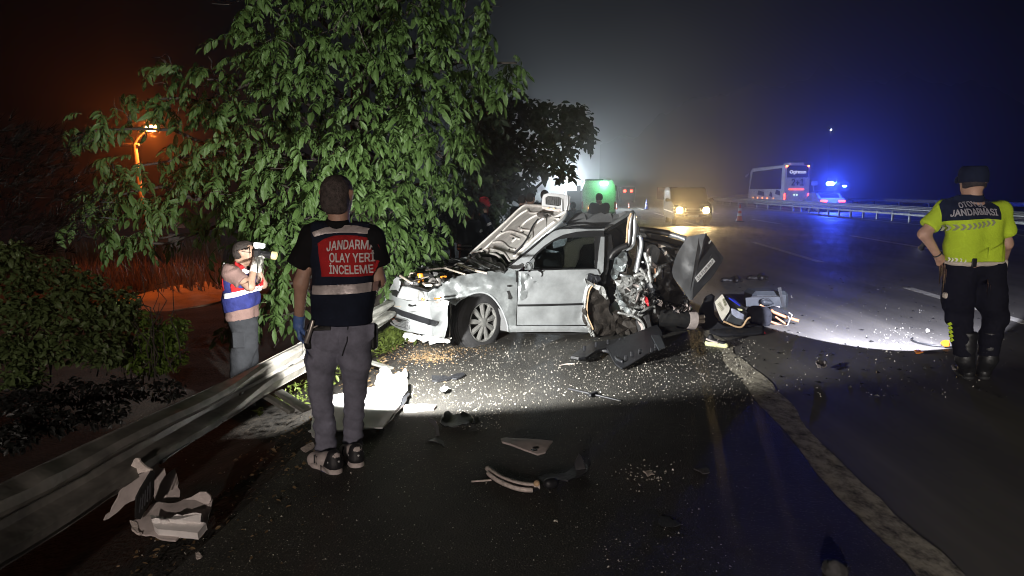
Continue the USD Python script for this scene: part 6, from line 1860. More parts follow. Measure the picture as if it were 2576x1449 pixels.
# near rail, knocked down and leaning back: top edge and bottom edge given in the picture with distances
RB = [np.array([-2.42 + .055 * k, -7.0 + 1.5 * k, 0]) for k in range(6)]
top = [(-260, 1345, 2.35), (0, 1216, 2.75), (150, 1146, 3.1), (302, 1076, 3.5), (444, 1013, 4.0), (560, 960, 4.7), (644, 920, 5.35), (732, 874, 5.95), (830, 826, 6.5), (945, 772, 7.3), (968, 756, 7.7)]
bot = [(-260, 1640, 2.2), (-60, 1472, 2.5), (27, 1414, 2.7), (180, 1318, 3.05), (302, 1235, 3.35), (430, 1146, 3.8), (560, 1064, 4.5), (680, 988, 5.2), (752, 946, 5.75), (850, 890, 6.35), (950, 826, 7.1), (975, 806, 7.5)]
tp = np.vstack([smoothpath([p + [0, 0, .53] for p in RB] + [D(*top[0])], 14)[:-1], smoothpath([D(*q) for q in top], 110)])
bp = np.vstack([smoothpath([p + [.12, 0, .22] for p in RB] + [D(*bot[0])], 14)[:-1], smoothpath([D(*q) for q in bot], 110)])
mid_, up_ = (tp + bp) / 2, tp - bp
wl_ = np.linalg.norm(up_, axis=1)
tn_ = np.gradient(mid_, axis=0)
out_ = np.cross(tn_, up_)
out_ /= np.linalg.norm(out_, axis=1, keepdims=True)
if np.mean((out_ * (EYE - mid_)).sum(1)) < 0:
    out_ = -out_
ups_ = up_ / .31
GB = thing('guardrail', 'bent galvanised guardrail torn loose along the verge in the left foreground', 'guardrail', (mid_[40][0], mid_[40][1], 0))
dn = lambda V: .010 * 2 * nz(V, 3, 4, 3) + .03 * np.clip(2 * nz(V, 6.0, 14, 2) - .3, 0, 1) - .05 * np.clip(2 * nz(V, 4.5, 24, 2) - .35, 0, 1)
part(GB, 'rail', wbeam(mid_[:91], ups_[:91], out_[:91], .005, dn), M['galvanised_dirty_shaded'], 24)
part(GB, 'rail', wbeam(mid_[87:] + out_[87:] * .012, ups_[87:], out_[87:], .005, dn), M['galvanised'], 24)
for k in (89,):
    part(GB, 'joint_plate', wbeam(mid_[k - 1:k + 2] + out_[k - 1:k + 2] * .022, ups_[k - 1:k + 2] * 1.03, out_[k - 1:k + 2], .006), M['galvanised'], 24)
for k, t_ in ((43, -.45), (51, -.42), (59, -.40), (65, -.05), (83, -.1), (95, .1)):
    part(GB, 'bolt_slot', obox(mid_[k] + up_[k] * t_ + out_[k] * .03, tn_[k], up_[k], out_[k], .055, .024, .02, .006), M['engine_black'], 30)
for k, (a, b) in enumerate((((655, 988), (735, 1036)), ((700, 985), (772, 1032)))):
    part(GB, 'bent_post', bar(G(*a, .12), G(*b, .02), .08 if k else .06, .03, bev=.006), M['galvanised'], 30)
part(GB, 'bent_post', bar(G(912, 905, .05), G(985, 928, .02), .07, .02, bev=.005), M['galvanised'], 30)

# median barrier: double rail on posts
MLAT = 17.0
MB = thing('guardrail', 'long grey median guardrail on posts between the carriageways', 'guardrail', R(30, MLAT))


def rail_line(l, z, s0, s1, face, n=2):
    ps = [R(s, l, z) for s in np.linspace(s0, s1, n)]
    return wbeam(ps, [Z_] * n, [RV * face] * n, .006)


for face in (-1, 1):
    for k, (s0, s1) in enumerate(((14, 30), (30.02, 46), (46.02, 62), (62.02, 78), (78.02, 110), (110.02, 150))):
        part(MB, 'rail', rail_line(MLAT + face * .14, .66, s0, s1, face), M['galvanised'], 30)
        part(MB, 'rail', bar(R(s0, MLAT + face * .16, .40), R(s1, MLAT + face * .16, .40), .05, .10, bev=.008), M['galvanised'], 30)
for s in np.concatenate([np.arange(14.5, 60, 2.0), np.arange(62, 110, 4.0)]):
    part(MB, 'post', bar(R(s, MLAT, -.05), R(s, MLAT, .76), .10, .14, up=(0, 1, 0), bev=.01), M['galvanised'])
B2 = thing('guardrail', 'distant guardrail on the far side of the opposite carriageway', 'guardrail', R(60, 31.5))
part(B2, 'rail', rail_line(31.5, .62, 24, 150, -1), M['galvanised'], 30)
for s in np.arange(26, 120, 6.0):
    part(B2, 'post', bar(R(s, 31.6, -.05), R(s, 31.6, .70), .1, .1, up=(0, 1, 0)), M['galvanised'])

# ------------------------------------------------------------------ cones
def cone(base, h, label, body='cone_orange', band='cone_white', group=None):
    T = thing('traffic_cone', label, 'traffic cone', base, group)
    base = np.asarray(base, float)
    s = h / .9
    part(T, 'foot', obox(base + [0, 0, .025 * s], X_, Y_, Z_, .42 * s, .42 * s, .05 * s, .015), M['rubber'], 30)
    part(T, 'cone_body', lathe([(.15 * s, .05 * s), (.03 * s, .89 * s), (.0, .9 * s)], base, Z_, 24), M[body], 40)
    for z0, z1 in ((.30, .44), (.58, .70)):
        r = lambda z: (.15 - .12 * (z - .05) / .84) * s + .004
        part(T, 'band', lathe([(r(z0), z0 * s), (r(z1), z1 * s)], base, Z_, 24), M[band], 40)
    return T


def cone_at(px, pyt, pyb, label, **kw):
    b = G(px, pyb)
    t = D(px, pyt, b[1])
    return cone(b, t[2], label, **kw)


cone_at(1860, 514, 558, 'orange traffic cone with pale bands on the lane right of the oncoming car')
cone_at(1551, 511, 527, 'far orange cone right beside the green-lit van', )
cone_at(1582, 511, 524, 'small far orange cone, middle one of the row beyond the van')
cone_at(1626, 502, 527, 'far cone with its bluish look put into the body colour', body='cone_blue')  # bluish look comes from the body colour

# ------------------------------------------------------------------ vehicles
def hullbox(pts):
    return trimesh.convex.convex_hull(np.array(pts))


def prism(profile, y0, y1, frame):
    "profile in (x, z), extruded along the local y axis; frame(x, y, z) -> world"
    pg = np.asarray(profile, float)
    n = len(pg)
    import mapbox_earcut as _e
    V = np.array([frame(x, y0, z) for x, z in pg] + [frame(x, y1, z) for x, z in pg])
    tri_ = trimesh.creation.triangulate_polygon(Polygon(pg), engine='earcut')[1] if False else _e.triangulate_float64(pg, np.array([n], np.uint32)).reshape(-1, 3)
    f = list(tri_) + [[a + n, c + n, b + n] for a, b, c in tri_]
    for i in range(n):
        j = (i + 1) % n
        f += [[i, i + n, j + n], [i, j + n, j]]
    m = trimesh.Trimesh(V, np.array(f), process=False)
    m.fix_normals()
    return m


def frame_of(o, fwd):
    fwd = unit([fwd[0], fwd[1], 0])
    lf = np.array([-fwd[1], fwd[0], 0])
    return lambda x, y, z: np.asarray(o) + fwd * x + lf * y + np.array([0, 0, z]), fwd, lf


def wheel(T, c, ax, r=.32, w=.2):
    W = part(T, 'wheel', lathe([(r * .62, -w / 2), (r * .95, -w / 2), (r, -w / 2 + .03), (r, w / 2 - .03), (r * .95, w / 2), (r * .62, w / 2)], c, ax, 24), M['tyre'], 40)
    part(W, 'rim', lathe([(0, w * .32), (r * .3, w * .34), (r * .6, w * .40), (r * .63, w * .45), (r * .63, -w * .4)], c, ax, 20), M['alloy'], 40)


# oncoming car with its headlights on
so = (SUVL[0] + SUVL[1]) / 2
so = np.array([so[0], so[1], 0])
SV = thing('car', 'dark oncoming car with bright yellow headlights in the nearest lane', 'car', so)
fr_, fw_, lf_ = frame_of(so, (-.10, -1))
prof = [(.10, .34), (.14, .55), (.10, .82), (-.05, .98), (-1.05, 1.12), (-1.75, 1.70), (-2.2, 1.78), (-3.6, 1.76), (-4.2, 1.60), (-4.35, 1.0), (-4.38, .42), (-3.9, .3), (-.1, .28)]
part(SV, 'body', prism(prof, -.86, .86, fr_), M['suv_paint'], 25)
part(SV, 'windscreen', sheet([(-.74, -.74), (.74, -.74), (.62, .72), (-.62, .72)], lambda u, v: fr_(-1.10 - .345 * (v + .74) - .0 + .015, u, 1.15 + .36 * (v + .74)), .2, .01), M['bus_glass'])
for s_ in (-1, 1):
    part(SV, 'side_window', hullbox([fr_(x, s_ * y, z) for x, z in ((-1.35, 1.16), (-1.85, 1.62), (-3.5, 1.62), (-3.9, 1.16)) for y in (.84, .868)]), M['bus_glass'])
    part(SV, 'mirror', blob([(fr_(-1.15, s_ * .90, 1.16), fr_(-1.15, s_ * 1.05, 1.18), .05, .09)], .02, .02), M['suv_paint'], True)
    hlm = part(SV, 'headlight', lathe([(0, .07), (.12, .06), (.165, .0), (.165, -.08)], fr_(.09, s_ * .60, .70), fw_, 18), M['head_amber'], 40)
    part(hlm, 'light_housing', lathe([(.166, .03), (.19, .0), (.19, -.1)], fr_(.08, s_ * .60, .70), fw_, 18), M['plastic_black'], 40)
    for x in (-.75, -3.45):
        wheel(SV, fr_(x, s_ * .76, .34), lf_ * s_, .34)
part(SV, 'front_bumper', obox(fr_(.10, 0, .47), lf_, fw_, Z_, 1.74, .22, .26, .06), M['plastic_black'], 30)
GRS = part(SV, 'grille', obox(fr_(.115, 0, .74), lf_, fw_, Z_, .72, .05, .18, .02), M['engine_black'], 30)
for k in range(3):
    part(GRS, 'grille_bar', bar(fr_(.15, -.34, .68 + .06 * k), fr_(.15, .34, .68 + .06 * k), .012, .012), M['alloy'])
part(SV, 'number_plate', obox(fr_(.22, 0, .46), lf_, fw_, Z_, .5, .012, .11), M['plate_white'])
part(SV, 'bonnet_edge', bar(fr_(.07, -.8, .90), fr_(.07, .8, .90), .03, .02, bev=.006), M['suv_paint'])
for s_ in (-1, 1):
    part(SV, 'chrome_strip', bar(fr_(-.3, s_ * .868, .62), fr_(-3.9, s_ * .868, .66), .012, .05), M['alloy'])
    part(SV, 'chrome_strip', bar(fr_(-1.3, s_ * .872, 1.13), fr_(-3.9, s_ * .872, 1.14), .012, .03), M['alloy'])

# green-lit van
vx, vy = G(1505, 558)[:2]
vY = GREENB[1] + .35
vc = D(1506, 520, vY)
VN = thing('van', 'tall van with a green beacon lighting its rear doors, standing in the mist', 'van', (vc[0], vc[1], 0))
fv, vf, vl = frame_of((vc[0], vc[1], 0), RU)
wv = .5 * (D(1549, 520, vY)[0] - D(1464, 520, vY)[0])
vh = D(1505, 452, vY)[2]
sec = [(-wv, .35), (-wv, 1.5), (-wv * .93, vh - .3), (-wv * .78, vh - .05), (wv * .78, vh - .05), (wv * .93, vh - .3), (wv, 1.5), (wv, .35)]
def vprism(x0, x1):
    V = np.array([fv(x, y, z) for x in (x0, x1) for y, z in sec])
    return trimesh.convex.convex_hull(V)


part(VN, 'body', vprism(0, 5.4), M['van_paint'], 25)
for s_ in (-1, 1):
    dr_ = part(VN, 'rear_door', hullbox([fv(x, s_ * y, z) for x in (-.03, .01) for y, z in ((.02, .5), (wv * .94, .5), (wv * .94, 1.5), (wv * .86, vh - .35), (.02, vh - .25))]), M['van_paint'])
    part(dr_, 'door_handle', obox(fv(-.05, s_ * .1, 1.1), vl, vf, Z_, .05, .03, .2, .01), M['van_dark'])
    part(VN, 'tail_lamp', obox(fv(-.03, s_ * wv * .96, .85), vl, vf, Z_, .1, .06, .4, .02), M['helmet_red'])
    part(VN, 'mirror', obox(fv(4.4, s_ * (wv + .16), 1.75), vl, vf, Z_, .2, .1, .34, .03), M['van_dark'])
    for x in (.9, 4.4):
        wheel(VN, fv(x, s_ * (wv - .14), .36), vl * s_, .36, .22)
part(VN, 'rear_bumper', obox(fv(-.1, 0, .42), vl, vf, Z_, wv * 2, .2, .2, .04), M['van_dark'], 30)
part(VN, 'roof_rail', obox(fv(.12, .25, vh - .02), vl, vf, Z_, wv * 1.1, .2, .1, .03), M['van_dark'], 30)
part(VN, 'beacon', blob([(GREENB - X_ * .12, GREENB + X_ * .1, .11, .11)], .03, .02), M['beacon_green'], True)
part(VN, 'marker_lamp', ball(D(1482, 523, vY - .06), .035, 1), M['tail_amber'])
# vehicle in front of the van, mostly hidden
vd = D(1462, 520, vY + 3.2)
VK = thing('parked_car', 'dark vehicle half hidden behind the left side of the green-lit van', 'car', (vd[0], vd[1], 0))
fk, kf, kl = frame_of((vd[0], vd[1], 0), RU)
part(VK, 'body', prism([(0, .35), (0, 1.0), (.25, 1.6), (2.6, 1.6), (3.3, 1.0), (4.3, .85), (4.35, .35)], -.85, .85, fk), M['van_dark'], 25)
part(VK, 'rear_window', hullbox([fk(x, y, z) for x, z in ((.04, 1.08), (.22, 1.54)) for y in (-.7, .7)] + [fk(x - .02, y, z) for x, z in ((.04, 1.08), (.22, 1.54)) for y in (-.68, .68)]), M['bus_glass'])
for s_ in (-1, 1):
    part(VK, 'tail_lamp', obox(fk(-.01, s_ * .7, .85), kl, kf, Z_, .2, .05, .14, .02), M['helmet_red'])
    for x in (.8, 3.5):
        wheel(VK, fk(x, s_ * .76, .32), kl * s_)
# unseen lamp, set on a mast, that brightens the mist
MT = thing('light_mast', 'unseen white lamp on a mast far off, placed to brighten the mist', 'light mast', (FOGL[0], FOGL[1], 0))
part(MT, 'pole', tube([[FOGL[0], FOGL[1] + .4, -.86], [FOGL[0], FOGL[1] + .4, FOGL[2] + .1]], .06, 8), M['galvanised'], True)
part(MT, 'lamp_head', obox(FOGL + [0, .45, .05], X_, Y_, Z_, .6, .2, .4, .05), M['galvanised'], 30)

# coach on the other carriageway
bx0, bx1 = 1972, 2034
bY = 71.0
bl, br_ = D(bx0, 495, bY), D(bx1, 495, bY)
bc = np.array([(bl[0] + br_[0]) / 2, bY, 0])
BU = thing('coach', 'white coach seen from behind on the other carriageway with red lamps lit', 'coach', bc)
fb, bf, blf = frame_of(bc, RU + RV * -.06)
hw = (br_[0] - bl[0]) / 2
bh = D(2000, 414, bY)[2]
part(BU, 'body', prism([(0, .35), (-.02, 1.2), (.05, bh - .35), (.25, bh - .05), (10.6, bh - .05), (11.3, bh - .5), (11.7, 1.4), (11.7, .35)], -hw, hw, fb), M['bus_paint'], 25)
part(BU, 'roof_unit', obox(fb(1.2, 0, bh + .08), bf, blf, Z_, 1.8, 1.4, .3, .08), M['bus_paint'], 30)
def bq(u, z, o=.03):
    "u = metres right of the middle of the rear face"
    return fb(-.02 - o + (.05 if z > 2.6 else 0) * 0, -u, z)


part(BU, 'rear_window', hullbox([bq(u, z, o) for o in (.0, .03) for u, z in ((-hw * .82, bh - 1.25), (hw * .82, bh - 1.25), (hw * .86, bh - .35), (hw * .7, bh - .1), (-hw * .7, bh - .1), (-hw * .86, bh - .35))]), M['bus_glass'])
part(BU, 'side_window', hullbox([fb(x, hw + o, z) for o in (.0, .03) for x, z in ((.9, 1.75), (11.2, 1.75), (10.4, bh - .45), (.9, bh - .3))]), M['bus_glass'])
part(BU, 'side_window', hullbox([fb(x, -hw - o, z) for o in (.0, .03) for x, z in ((.9, 1.75), (11.2, 1.75), (10.4, bh - .45), (.9, bh - .3))]), M['bus_glass'])


def btext(t, u0, z0, h, w, mat, name):
    m = meshkit.text_mesh(t, h, .02, True)
    v = np.array(m.vertices)
    v[:, 0] *= w / v[:, 0].max()
    part(BU, name, trimesh.Trimesh(np.array([bq(u0 + a, z0 + b, .05 + c) for a, b, c in v]), m.faces, process=False), mat)


btext('giresun', -.45, bh - .85, .3, 1.25, M['name_glow'], 'lit_name')
part(BU, 'lit_name', lathe([(.10, 0), (.17, 0), (.17, .02), (.10, .02)], bq(-.62, bh - .70, .05), -bf, 16), M['name_glow'])
btext('2+1', -.62, 1.75 + .35, .62, 1.25, M['bus_ink'], 'number')
part(BU, 'light_bar', obox(bq(-.05, 1.72, .05), blf, bf, Z_, 1.5, .05, .16, .02), glow('bar_red', (1, .12, .05), 2.2), 30)
for s_ in (-1, 1):
    part(BU, 'tail_lamp', obox(bq(s_ * hw * .96, 1.15, .03), blf, bf, Z_, .14, .06, .3, .02), M['tail_red'])
    part(BU, 'tail_lamp', obox(bq(s_ * hw * .96, .82, .03), blf, bf, Z_, .14, .06, .2, .02), M['tail_red'])
    part(BU, 'top_lamp', obox(bq(s_ * hw * .86, bh - .12, .0), blf, bf, Z_, .18, .08, .14, .02), M['tail_amber'])
    part(BU, 'plate_lamp', ball(bq(s_ * .13 - .1, 1.18, .06), .09, 1), M['plate_lit'])
    part(BU, 'mirror', blob([(fb(11.6, s_ * (hw + .1), bh - .6), fb(11.7, s_ * (hw + .35), bh - .9), .05, .12)], .03, .02), M['bus_paint'], True)
    for x in (2.4, 3.7, 9.3):
        wheel(BU, fb(x, s_ * (hw - .15), .5), blf * s_, .5, .3)
for x in (3.0, 5.0, 6.6, 8.2, 9.8):
    part(BU, 'side_marker', ball(fb(x, hw + .02, .8), .05, 1), M['tail_amber'])
for k, (x0, x1, z) in enumerate(((1.0, 2.6, 1.1), (3.4, 4.4, .9), (6.0, 8.4, 1.0))):
    part(BU, 'side_graphic', hullbox([fb(x, hw + o, zz) for o in (0, .015) for x, zz in ((x0, z), (x1, z + .15), (x1 - .3, z + .6), (x0 + .2, z + .45))]), M['bus_ink'])
part(BU, 'rear_bumper', obox(bq(0, .5, .02), blf, bf, Z_, hw * 2, .12, .3, .05), M['bus_paint'], 30)

# police car with blue lights
pcx = D(2096, 487, 54.0)
PO = thing('police_car', 'car with blazing blue roof lights and red tail lamps beyond the median guardrail', 'police car', (pcx[0], pcx[1], 0))
fp, pf, pl = frame_of((pcx[0], pcx[1], 0), RU)
part(PO, 'body', prism([(0, .4), (-.05, .7), (.05, 1.0), (.55, 1.05), (1.2, 1.42), (2.6, 1.46), (3.4, 1.0), (4.4, .85), (4.5, .4)], -.88, .88, fp), M['police_paint'], 25)
part(PO, 'rear_window', hullbox([fp(x + o, y, z) for o in (0, -.02) for x, z in ((.58, 1.08), (1.15, 1.40)) for y in (-.68, .68)]), M['bus_glass'])
LB = part(PO, 'light_bar', obox(fp(1.8, 0, 1.50), pl, pf, Z_, 1.2, .28, .06, .02), M['plastic_black'], 30)
part(LB, 'blue_light', blob([(BLUEB - X_ * .25, BLUEB + X_ * .05, .14, .14)], .03, .02), M['beacon_blue'], True)
part(LB, 'blue_light', blob([(D(2122, 468, 54), D(2127, 468, 54), .08, .08)], .03, .02), M['beacon_blue'], True)
for s_ in (-1, 1):
    part(PO, 'tail_lamp', obox(fp(-.05, s_ * .66, .83), pl, pf, Z_, .5, .06, .16, .03), M['tail_red'])
    for x in (.85, 3.6):
        wheel(PO, fp(x, s_ * .78, .32), pl * s_)
part(PO, 'number_plate', obox(fp(-.08, 0, .72), pl, pf, Z_, .5, .02, .12), M['plate_white'])
part(PO, 'rear_bumper', obox(fp(-.08, 0, .52), pl, pf, Z_, 1.7, .14, .2, .05), M['police_paint'], 30)
# small white sign post beyond the coach
sp_ = D(2049, 461, 60)
SG = thing('road_sign', 'small white sign right of the coach', 'road sign', (sp_[0], sp_[1], 0))
part(SG, 'sign_plate', obox(sp_, X_, Y_, Z_, .5, .04, .32, .01), M['plate_white'])
part(SG, 'post', tube([[sp_[0], sp_[1] + .05, 0], sp_ + [0, .05, .1]], .03, 8), M['galvanised'])
# far vehicles: only their lamps read
fcx = D(1580, 480, 95)
FC = thing('car', 'far car with two red tail lamps glowing in the mist', 'car', (fcx[0], fcx[1], 0))
ff, f1_, f2_ = frame_of((fcx[0], fcx[1], 0), RU)
part(FC, 'body', prism([(0, .4), (0, 1.6), (.3, 2.0), (4.5, 2.0), (5, .9), (5, .4)], -.9, .9, ff), M['van_dark'], 25)
for s_ in (-1, 1):
    part(FC, 'tail_lamp', obox(ff(-.03, s_ * .42, 1.52), f2_, f1_, Z_, .34, .06, .3, .04), M['tail_red'])
    wheel(FC, ff(.8, s_ * .8, .33), f2_ * s_)
tcx = D(1693, 478, 80)
TC = thing('truck', 'far recovery vehicle showing small amber lamps above the oncoming car', 'truck', (tcx[0], tcx[1], 0))
ft_, t1_, t2_ = frame_of((tcx[0], tcx[1], 0), RU)
part(TC, 'body', prism([(0, .6), (0, 1.5), (4, 1.5), (4.2, 2.0), (6, 2.0), (6.2, .6)], -1.1, 1.1, ft_), M['van_dark'], 25)
for (x, y) in ((1682, 478), (1688, 475), (1693, 475), (1698, 476), (1701, 481), (1735, 478)):
    part(TC, 'amber_lamp', ball(D(x, y, 79.5), .10, 1), M['tail_amber'] if x < 1700 else M['tail_red'])

# ------------------------------------------------------------------ street lamp, wires and house on the left
SLY = STREETL[1]
pb_ = D(350, 480, SLY)
SLP = thing('street_lamp', 'orange street lamp on a pale pole seen through the leaves at left', 'street lamp', (pb_[0], pb_[1], -.85))
tp_ = D(338, 362, SLY)
part(SLP, 'pole', tube([[pb_[0] + .35, pb_[1], -.9], pb_, tp_], [.11, .09, .07], 10), M['pole_concrete'], True)
part(SLP, 'arm', tube(smoothpath([tp_, D(352, 340, SLY), D(382, 320, SLY)], 8), .04, 7), M['galvanised'], True)
part(SLP, 'lamp_head', obox(D(383, 319, SLY) + [0, 0, .05], unit([1, 0, .2]), Y_, Z_, .55, .22, .10, .04), M['galvanised'], 30)
part(SLP, 'lamp_glass', ball(D(381, 322, SLY), .13, 2, (1.3, 1, .8)), M['lamp_orange'], True)
part(SLP, 'cross_arm', tube([D(308, 364, SLY), D(350, 365, SLY)], .05, 6), M['galvanised'], True)
part(SLP, 'cross_arm', tube([D(268, 467, SLY - 2), D(336, 466, SLY - 2)], .04, 6), M['galvanised'], True)
hb = D(405, 575, 26)
HS = thing('hut', 'small hut roof catching orange light beyond the hanging branches', 'hut', (hb[0], hb[1], -.85))
part(HS, 'wall', box((hb[0], hb[1], (hb[2] - .85) / 2 - .2), (.9, .9, hb[2] + .85), .02), M['house_wall'])
part(HS, 'roof', hullbox([hb + [x, y, z] for x, y, z in ((-.6, -.6, .05), (.6, -.6, .05), (.6, .6, .05), (-.6, .6, .05), (-.35, 0, .5), (.35, 0, .5), (-.6, -.6, 0), (.6, .6, 0))]), M['house_roof'])
# far lamp in the hills
fl_ = D(2091, 326, 180)
FL = thing('far_lamp', 'tiny distant lamp above the blue glow', 'lamp', (fl_[0], fl_[1], 0))
part(FL, 'pole', tube([[fl_[0], fl_[1] + .3, 0], fl_ + [0, .3, 0]], .1, 6), M['galvanised'])
part(FL, 'bulb', ball(fl_, .16, 1), M['lamp_white'])

# lamps that stand outside the picture
WLT = thing('work_lamp', 'unseen lamp on a tripod behind the camera, placed to light the foreground', 'work lamp', (FILL[0], FILL[1], 0))
part(WLT, 'lamp_head', obox(FILL + [0, -.1, 0], X_, Y_, Z_, .26, .08, .2, .02), M['plastic_black'], 30)
for k in range(3):
    a_ = 2.1 * k + .4
    part(WLT, 'leg', tube([FILL + [0, -.1, -.1], [FILL[0] + .4 * math.cos(a_), FILL[1] - .1 + .4 * math.sin(a_), .0]], .014, 7), M['plastic_black'])
VB = thing('parked_vehicle', 'unseen vehicle behind the camera, its headlamp placed to light the far barrier and coach', 'vehicle', (BEAM[0], BEAM[1], 0))
fq, q1_, q2_ = frame_of((BEAM[0], BEAM[1], 0), RU)
part(VB, 'body', prism([(-.12, .35), (-.12, 1.0), (-1.2, 1.15), (-1.9, 1.75), (-4.3, 1.75), (-4.4, .35)], -.5, 1.2, fq), M['van_dark'], 25)
for x in (-.8, -3.5):
    for y in (-.4, 1.1):
        wheel(VB, fq(x, y, .33), q2_)
# ------------------------------------------------------------------ debris on the road
def lay(poly, z=.02, thick=.004, step=14, amp=.02, f=8, seed=1, sm=True, sharp=None, tilt=None):
    "a piece lying on the ground: outline in picture pixels"
    def to3(u, v):
        p = G(u, v, z)
        if tilt is not None:
            p = p + np.array([0, 0, tilt(u, v)])
        return p
    return sheet(poly, to3, step, thick, (lambda p, uv: amp * 2 * nz(p, f, seed, 2)) if amp else None, seed=seed)


def standing(poly, Y, thick=.004, step=10, amp=.02, f=8, seed=1, lean=0.0):
    "an upright piece: outline in picture pixels, at distance Y (lean: metres further away per metre up)"
    def to3(u, v):
        yy = Y if not callable(Y) else Y(u, v)
        p = D(u, v, yy)
        return p
    return sheet(poly, to3, step, thick, (lambda p, uv: amp * 2 * nz(p, f, seed, 2)) if amp else None, seed=seed)


def deb(name, label, cat, mesh, mat, smooth=35, group=None):
    return single(name, mesh, M[mat], label, cat, group, smooth=smooth)


# big white panel behind the foreground person's legs
wp_ = [(790, 1020), (836, 996), (900, 985), (960, 978), (1000, 966), (1024, 962), (1026, 985), (1012, 1000), (1006, 1020), (985, 1045), (962, 1075), (900, 1080), (850, 1084), (838, 1070), (800, 1086), (782, 1084), (786, 1050)]
WPN = thing('broken_panel', 'large white car panel lying behind the grey jeans of the foreground person', 'car part', G(900, 1080))
part(WPN, 'panel', lay(wp_, .06, .01, 14, .015, 5, 3, tilt=lambda u, v: .10 * np.clip((1000 - v) / 90, 0, .4)), M['white_plastic'], 40)
part(WPN, 'panel_edge', lay(jag([(1012, 975), (1034, 988), (1012, 1020), (985, 1055), (966, 1074), (975, 1050), (1002, 1015)], 2, 9, 4), .05, .01, 10, .02, 9, 4), M['plastic_black'], 40)
part(WPN, 'torn_corner', lay(jag([(776, 1086), (790, 1066), (808, 1090), (800, 1106), (782, 1098)], 2, 8, 4), .08, .006, 8, .03, 9, 4), M['white_plastic'], 40)
for k, (pl_, nm) in enumerate((([(942, 962), (958, 925), (975, 922), (985, 938), (1000, 940), (1020, 928), (1028, 948), (1010, 958), (985, 950), (965, 968), (950, 976)], 'torn white scrap standing up beside the large white panel'),
                               ([(1106, 976), (1120, 970), (1132, 973), (1124, 980), (1110, 982)], 'small white scrap lying on the lit asphalt right of the white panel'))):
    deb('white_scrap', nm, 'debris', lay(jag(pl_, 2, 9, k), .05, .006, 8, .06 if k == 0 else .01, 10, 5 + k, tilt=lambda u, v: .10 if False else 0), 'white_plastic', False)
deb('floor_mat', 'flat grey-brown slab right of the large white panel', 'debris', lay(jag([(1012, 1022), (1050, 1014), (1100, 1018), (1092, 1026), (1030, 1032), (1012, 1030)], 1, 14, 2), .03, .02, 10, .006, 6, 3), 'beige_plastic')
deb('black_strip', 'short flat black strip lying on the asphalt in front of the bumper', 'debris', lay(jag([(1082, 948), (1120, 944), (1172, 936), (1168, 946), (1120, 954), (1086, 957)], 1.5, 12, 3), .03, .012, 10, .012, 8, 3), 'plastic_black')
# torn black liner
LNR = thing('torn_liner', 'torn black wheel-arch liner on the edge of the light, left of centre', 'car part', G(1150, 1065))
part(LNR, 'liner', lay(jag([(1092, 1062), (1112, 1058), (1118, 1036), (1134, 1034), (1140, 1046), (1160, 1040), (1190, 1044), (1206, 1056), (1186, 1066), (1160, 1070), (1120, 1066)], 2, 9, 3), .05, .008, 8, .05, 9, 3), M['plastic_black'], 40)
part(LNR, 'flap', standing([(1074, 1050), (1092, 1056), (1102, 1070), (1106, 1096), (1098, 1100), (1094, 1074), (1080, 1060)], G(1100, 1100)[1], .006, 9, .01), M['plastic_black'], 40)
part(LNR, 'flap', lay([(1074, 1108), (1098, 1100), (1116, 1110), (1118, 1124), (1112, 1118), (1090, 1110)], .015, .006, 9, .01), M['plastic_black'], 40)
# pale curved trim, upper
TRM = thing('trim_piece', 'pale rectangular trim piece lying curved side up on the dark asphalt', 'car part', G(1325, 1130))
part(TRM, 'trim', lay([(1260, 1112), (1274, 1100), (1282, 1106), (1390, 1120), (1372, 1140), (1352, 1143), (1318, 1136), (1264, 1122)], .05, .012, 10, .0, 4, 3, tilt=lambda u, v: .03 * math.sin((v - 1100) / 14.0)), M['beige_plastic'], 40)
part(TRM, 'hole', lay([(1336, 1130), (1350, 1127), (1352, 1132), (1340, 1134)], .085, .004, 6, 0), M['engine_black'])
# curved strip
STR = thing('trim_strip', 'bent black and pale door strip lying in the foreground', 'car part', G(1290, 1215))
sA = [(1226, 1178), (1250, 1196), (1285, 1212), (1320, 1220), (1358, 1222)]
part(STR, 'strip', tube(smoothpath([G(x, y, .03) for x, y in sA], 20), .018, 6), M['beige_torn'], True)
part(STR, 'strip', tube(smoothpath([G(x + 2, y + 12, .03) for x, y in sA[:-1]] + [G(1340, 1232, .03)], 20), .014, 6), M['beige_torn'], True)
part(STR, 'dark_core', lay([(1228, 1180), (1252, 1197), (1286, 1213), (1322, 1221), (1356, 1224), (1338, 1231), (1290, 1224), (1250, 1206), (1226, 1190)], .03, .02, 10, 0), M['plastic_black'], 40)
part(STR, 'clip', ball(G(1350, 1216, .05), .018, 1), M['wood_pale'])
deb('pale_stick', 'thin pale plastic strip left of the bent door strip', 'debris', tube([G(1186, 1212, .01), G(1236, 1208, .012)], .007, 6), 'beige_torn', True)
# black upright liner
LN2 = thing('torn_liner', 'curled black plastic liner with upright end right of the bent door strip', 'car part', G(1430, 1200))
part(LN2, 'liner', lay(jag([(1352, 1196), (1380, 1188), (1420, 1184), (1462, 1160), (1478, 1172), (1480, 1186), (1440, 1200), (1396, 1206), (1372, 1212)], 1.5, 10, 4), .04, .008, 8, .025, 6, 3), M['plastic_black'], 40)
part(LN2, 'curled_end', standing([(1444, 1166), (1456, 1140), (1464, 1150), (1476, 1186), (1462, 1192), (1450, 1188)], G(1465, 1195)[1], .006, 8, .015), M['plastic_black'], 40)
part(LN2, 'stub', blob([(G(1380, 1216, .05), G(1392, 1214, .05), .03, .028)], .008, .02), M['plastic_black'], True)
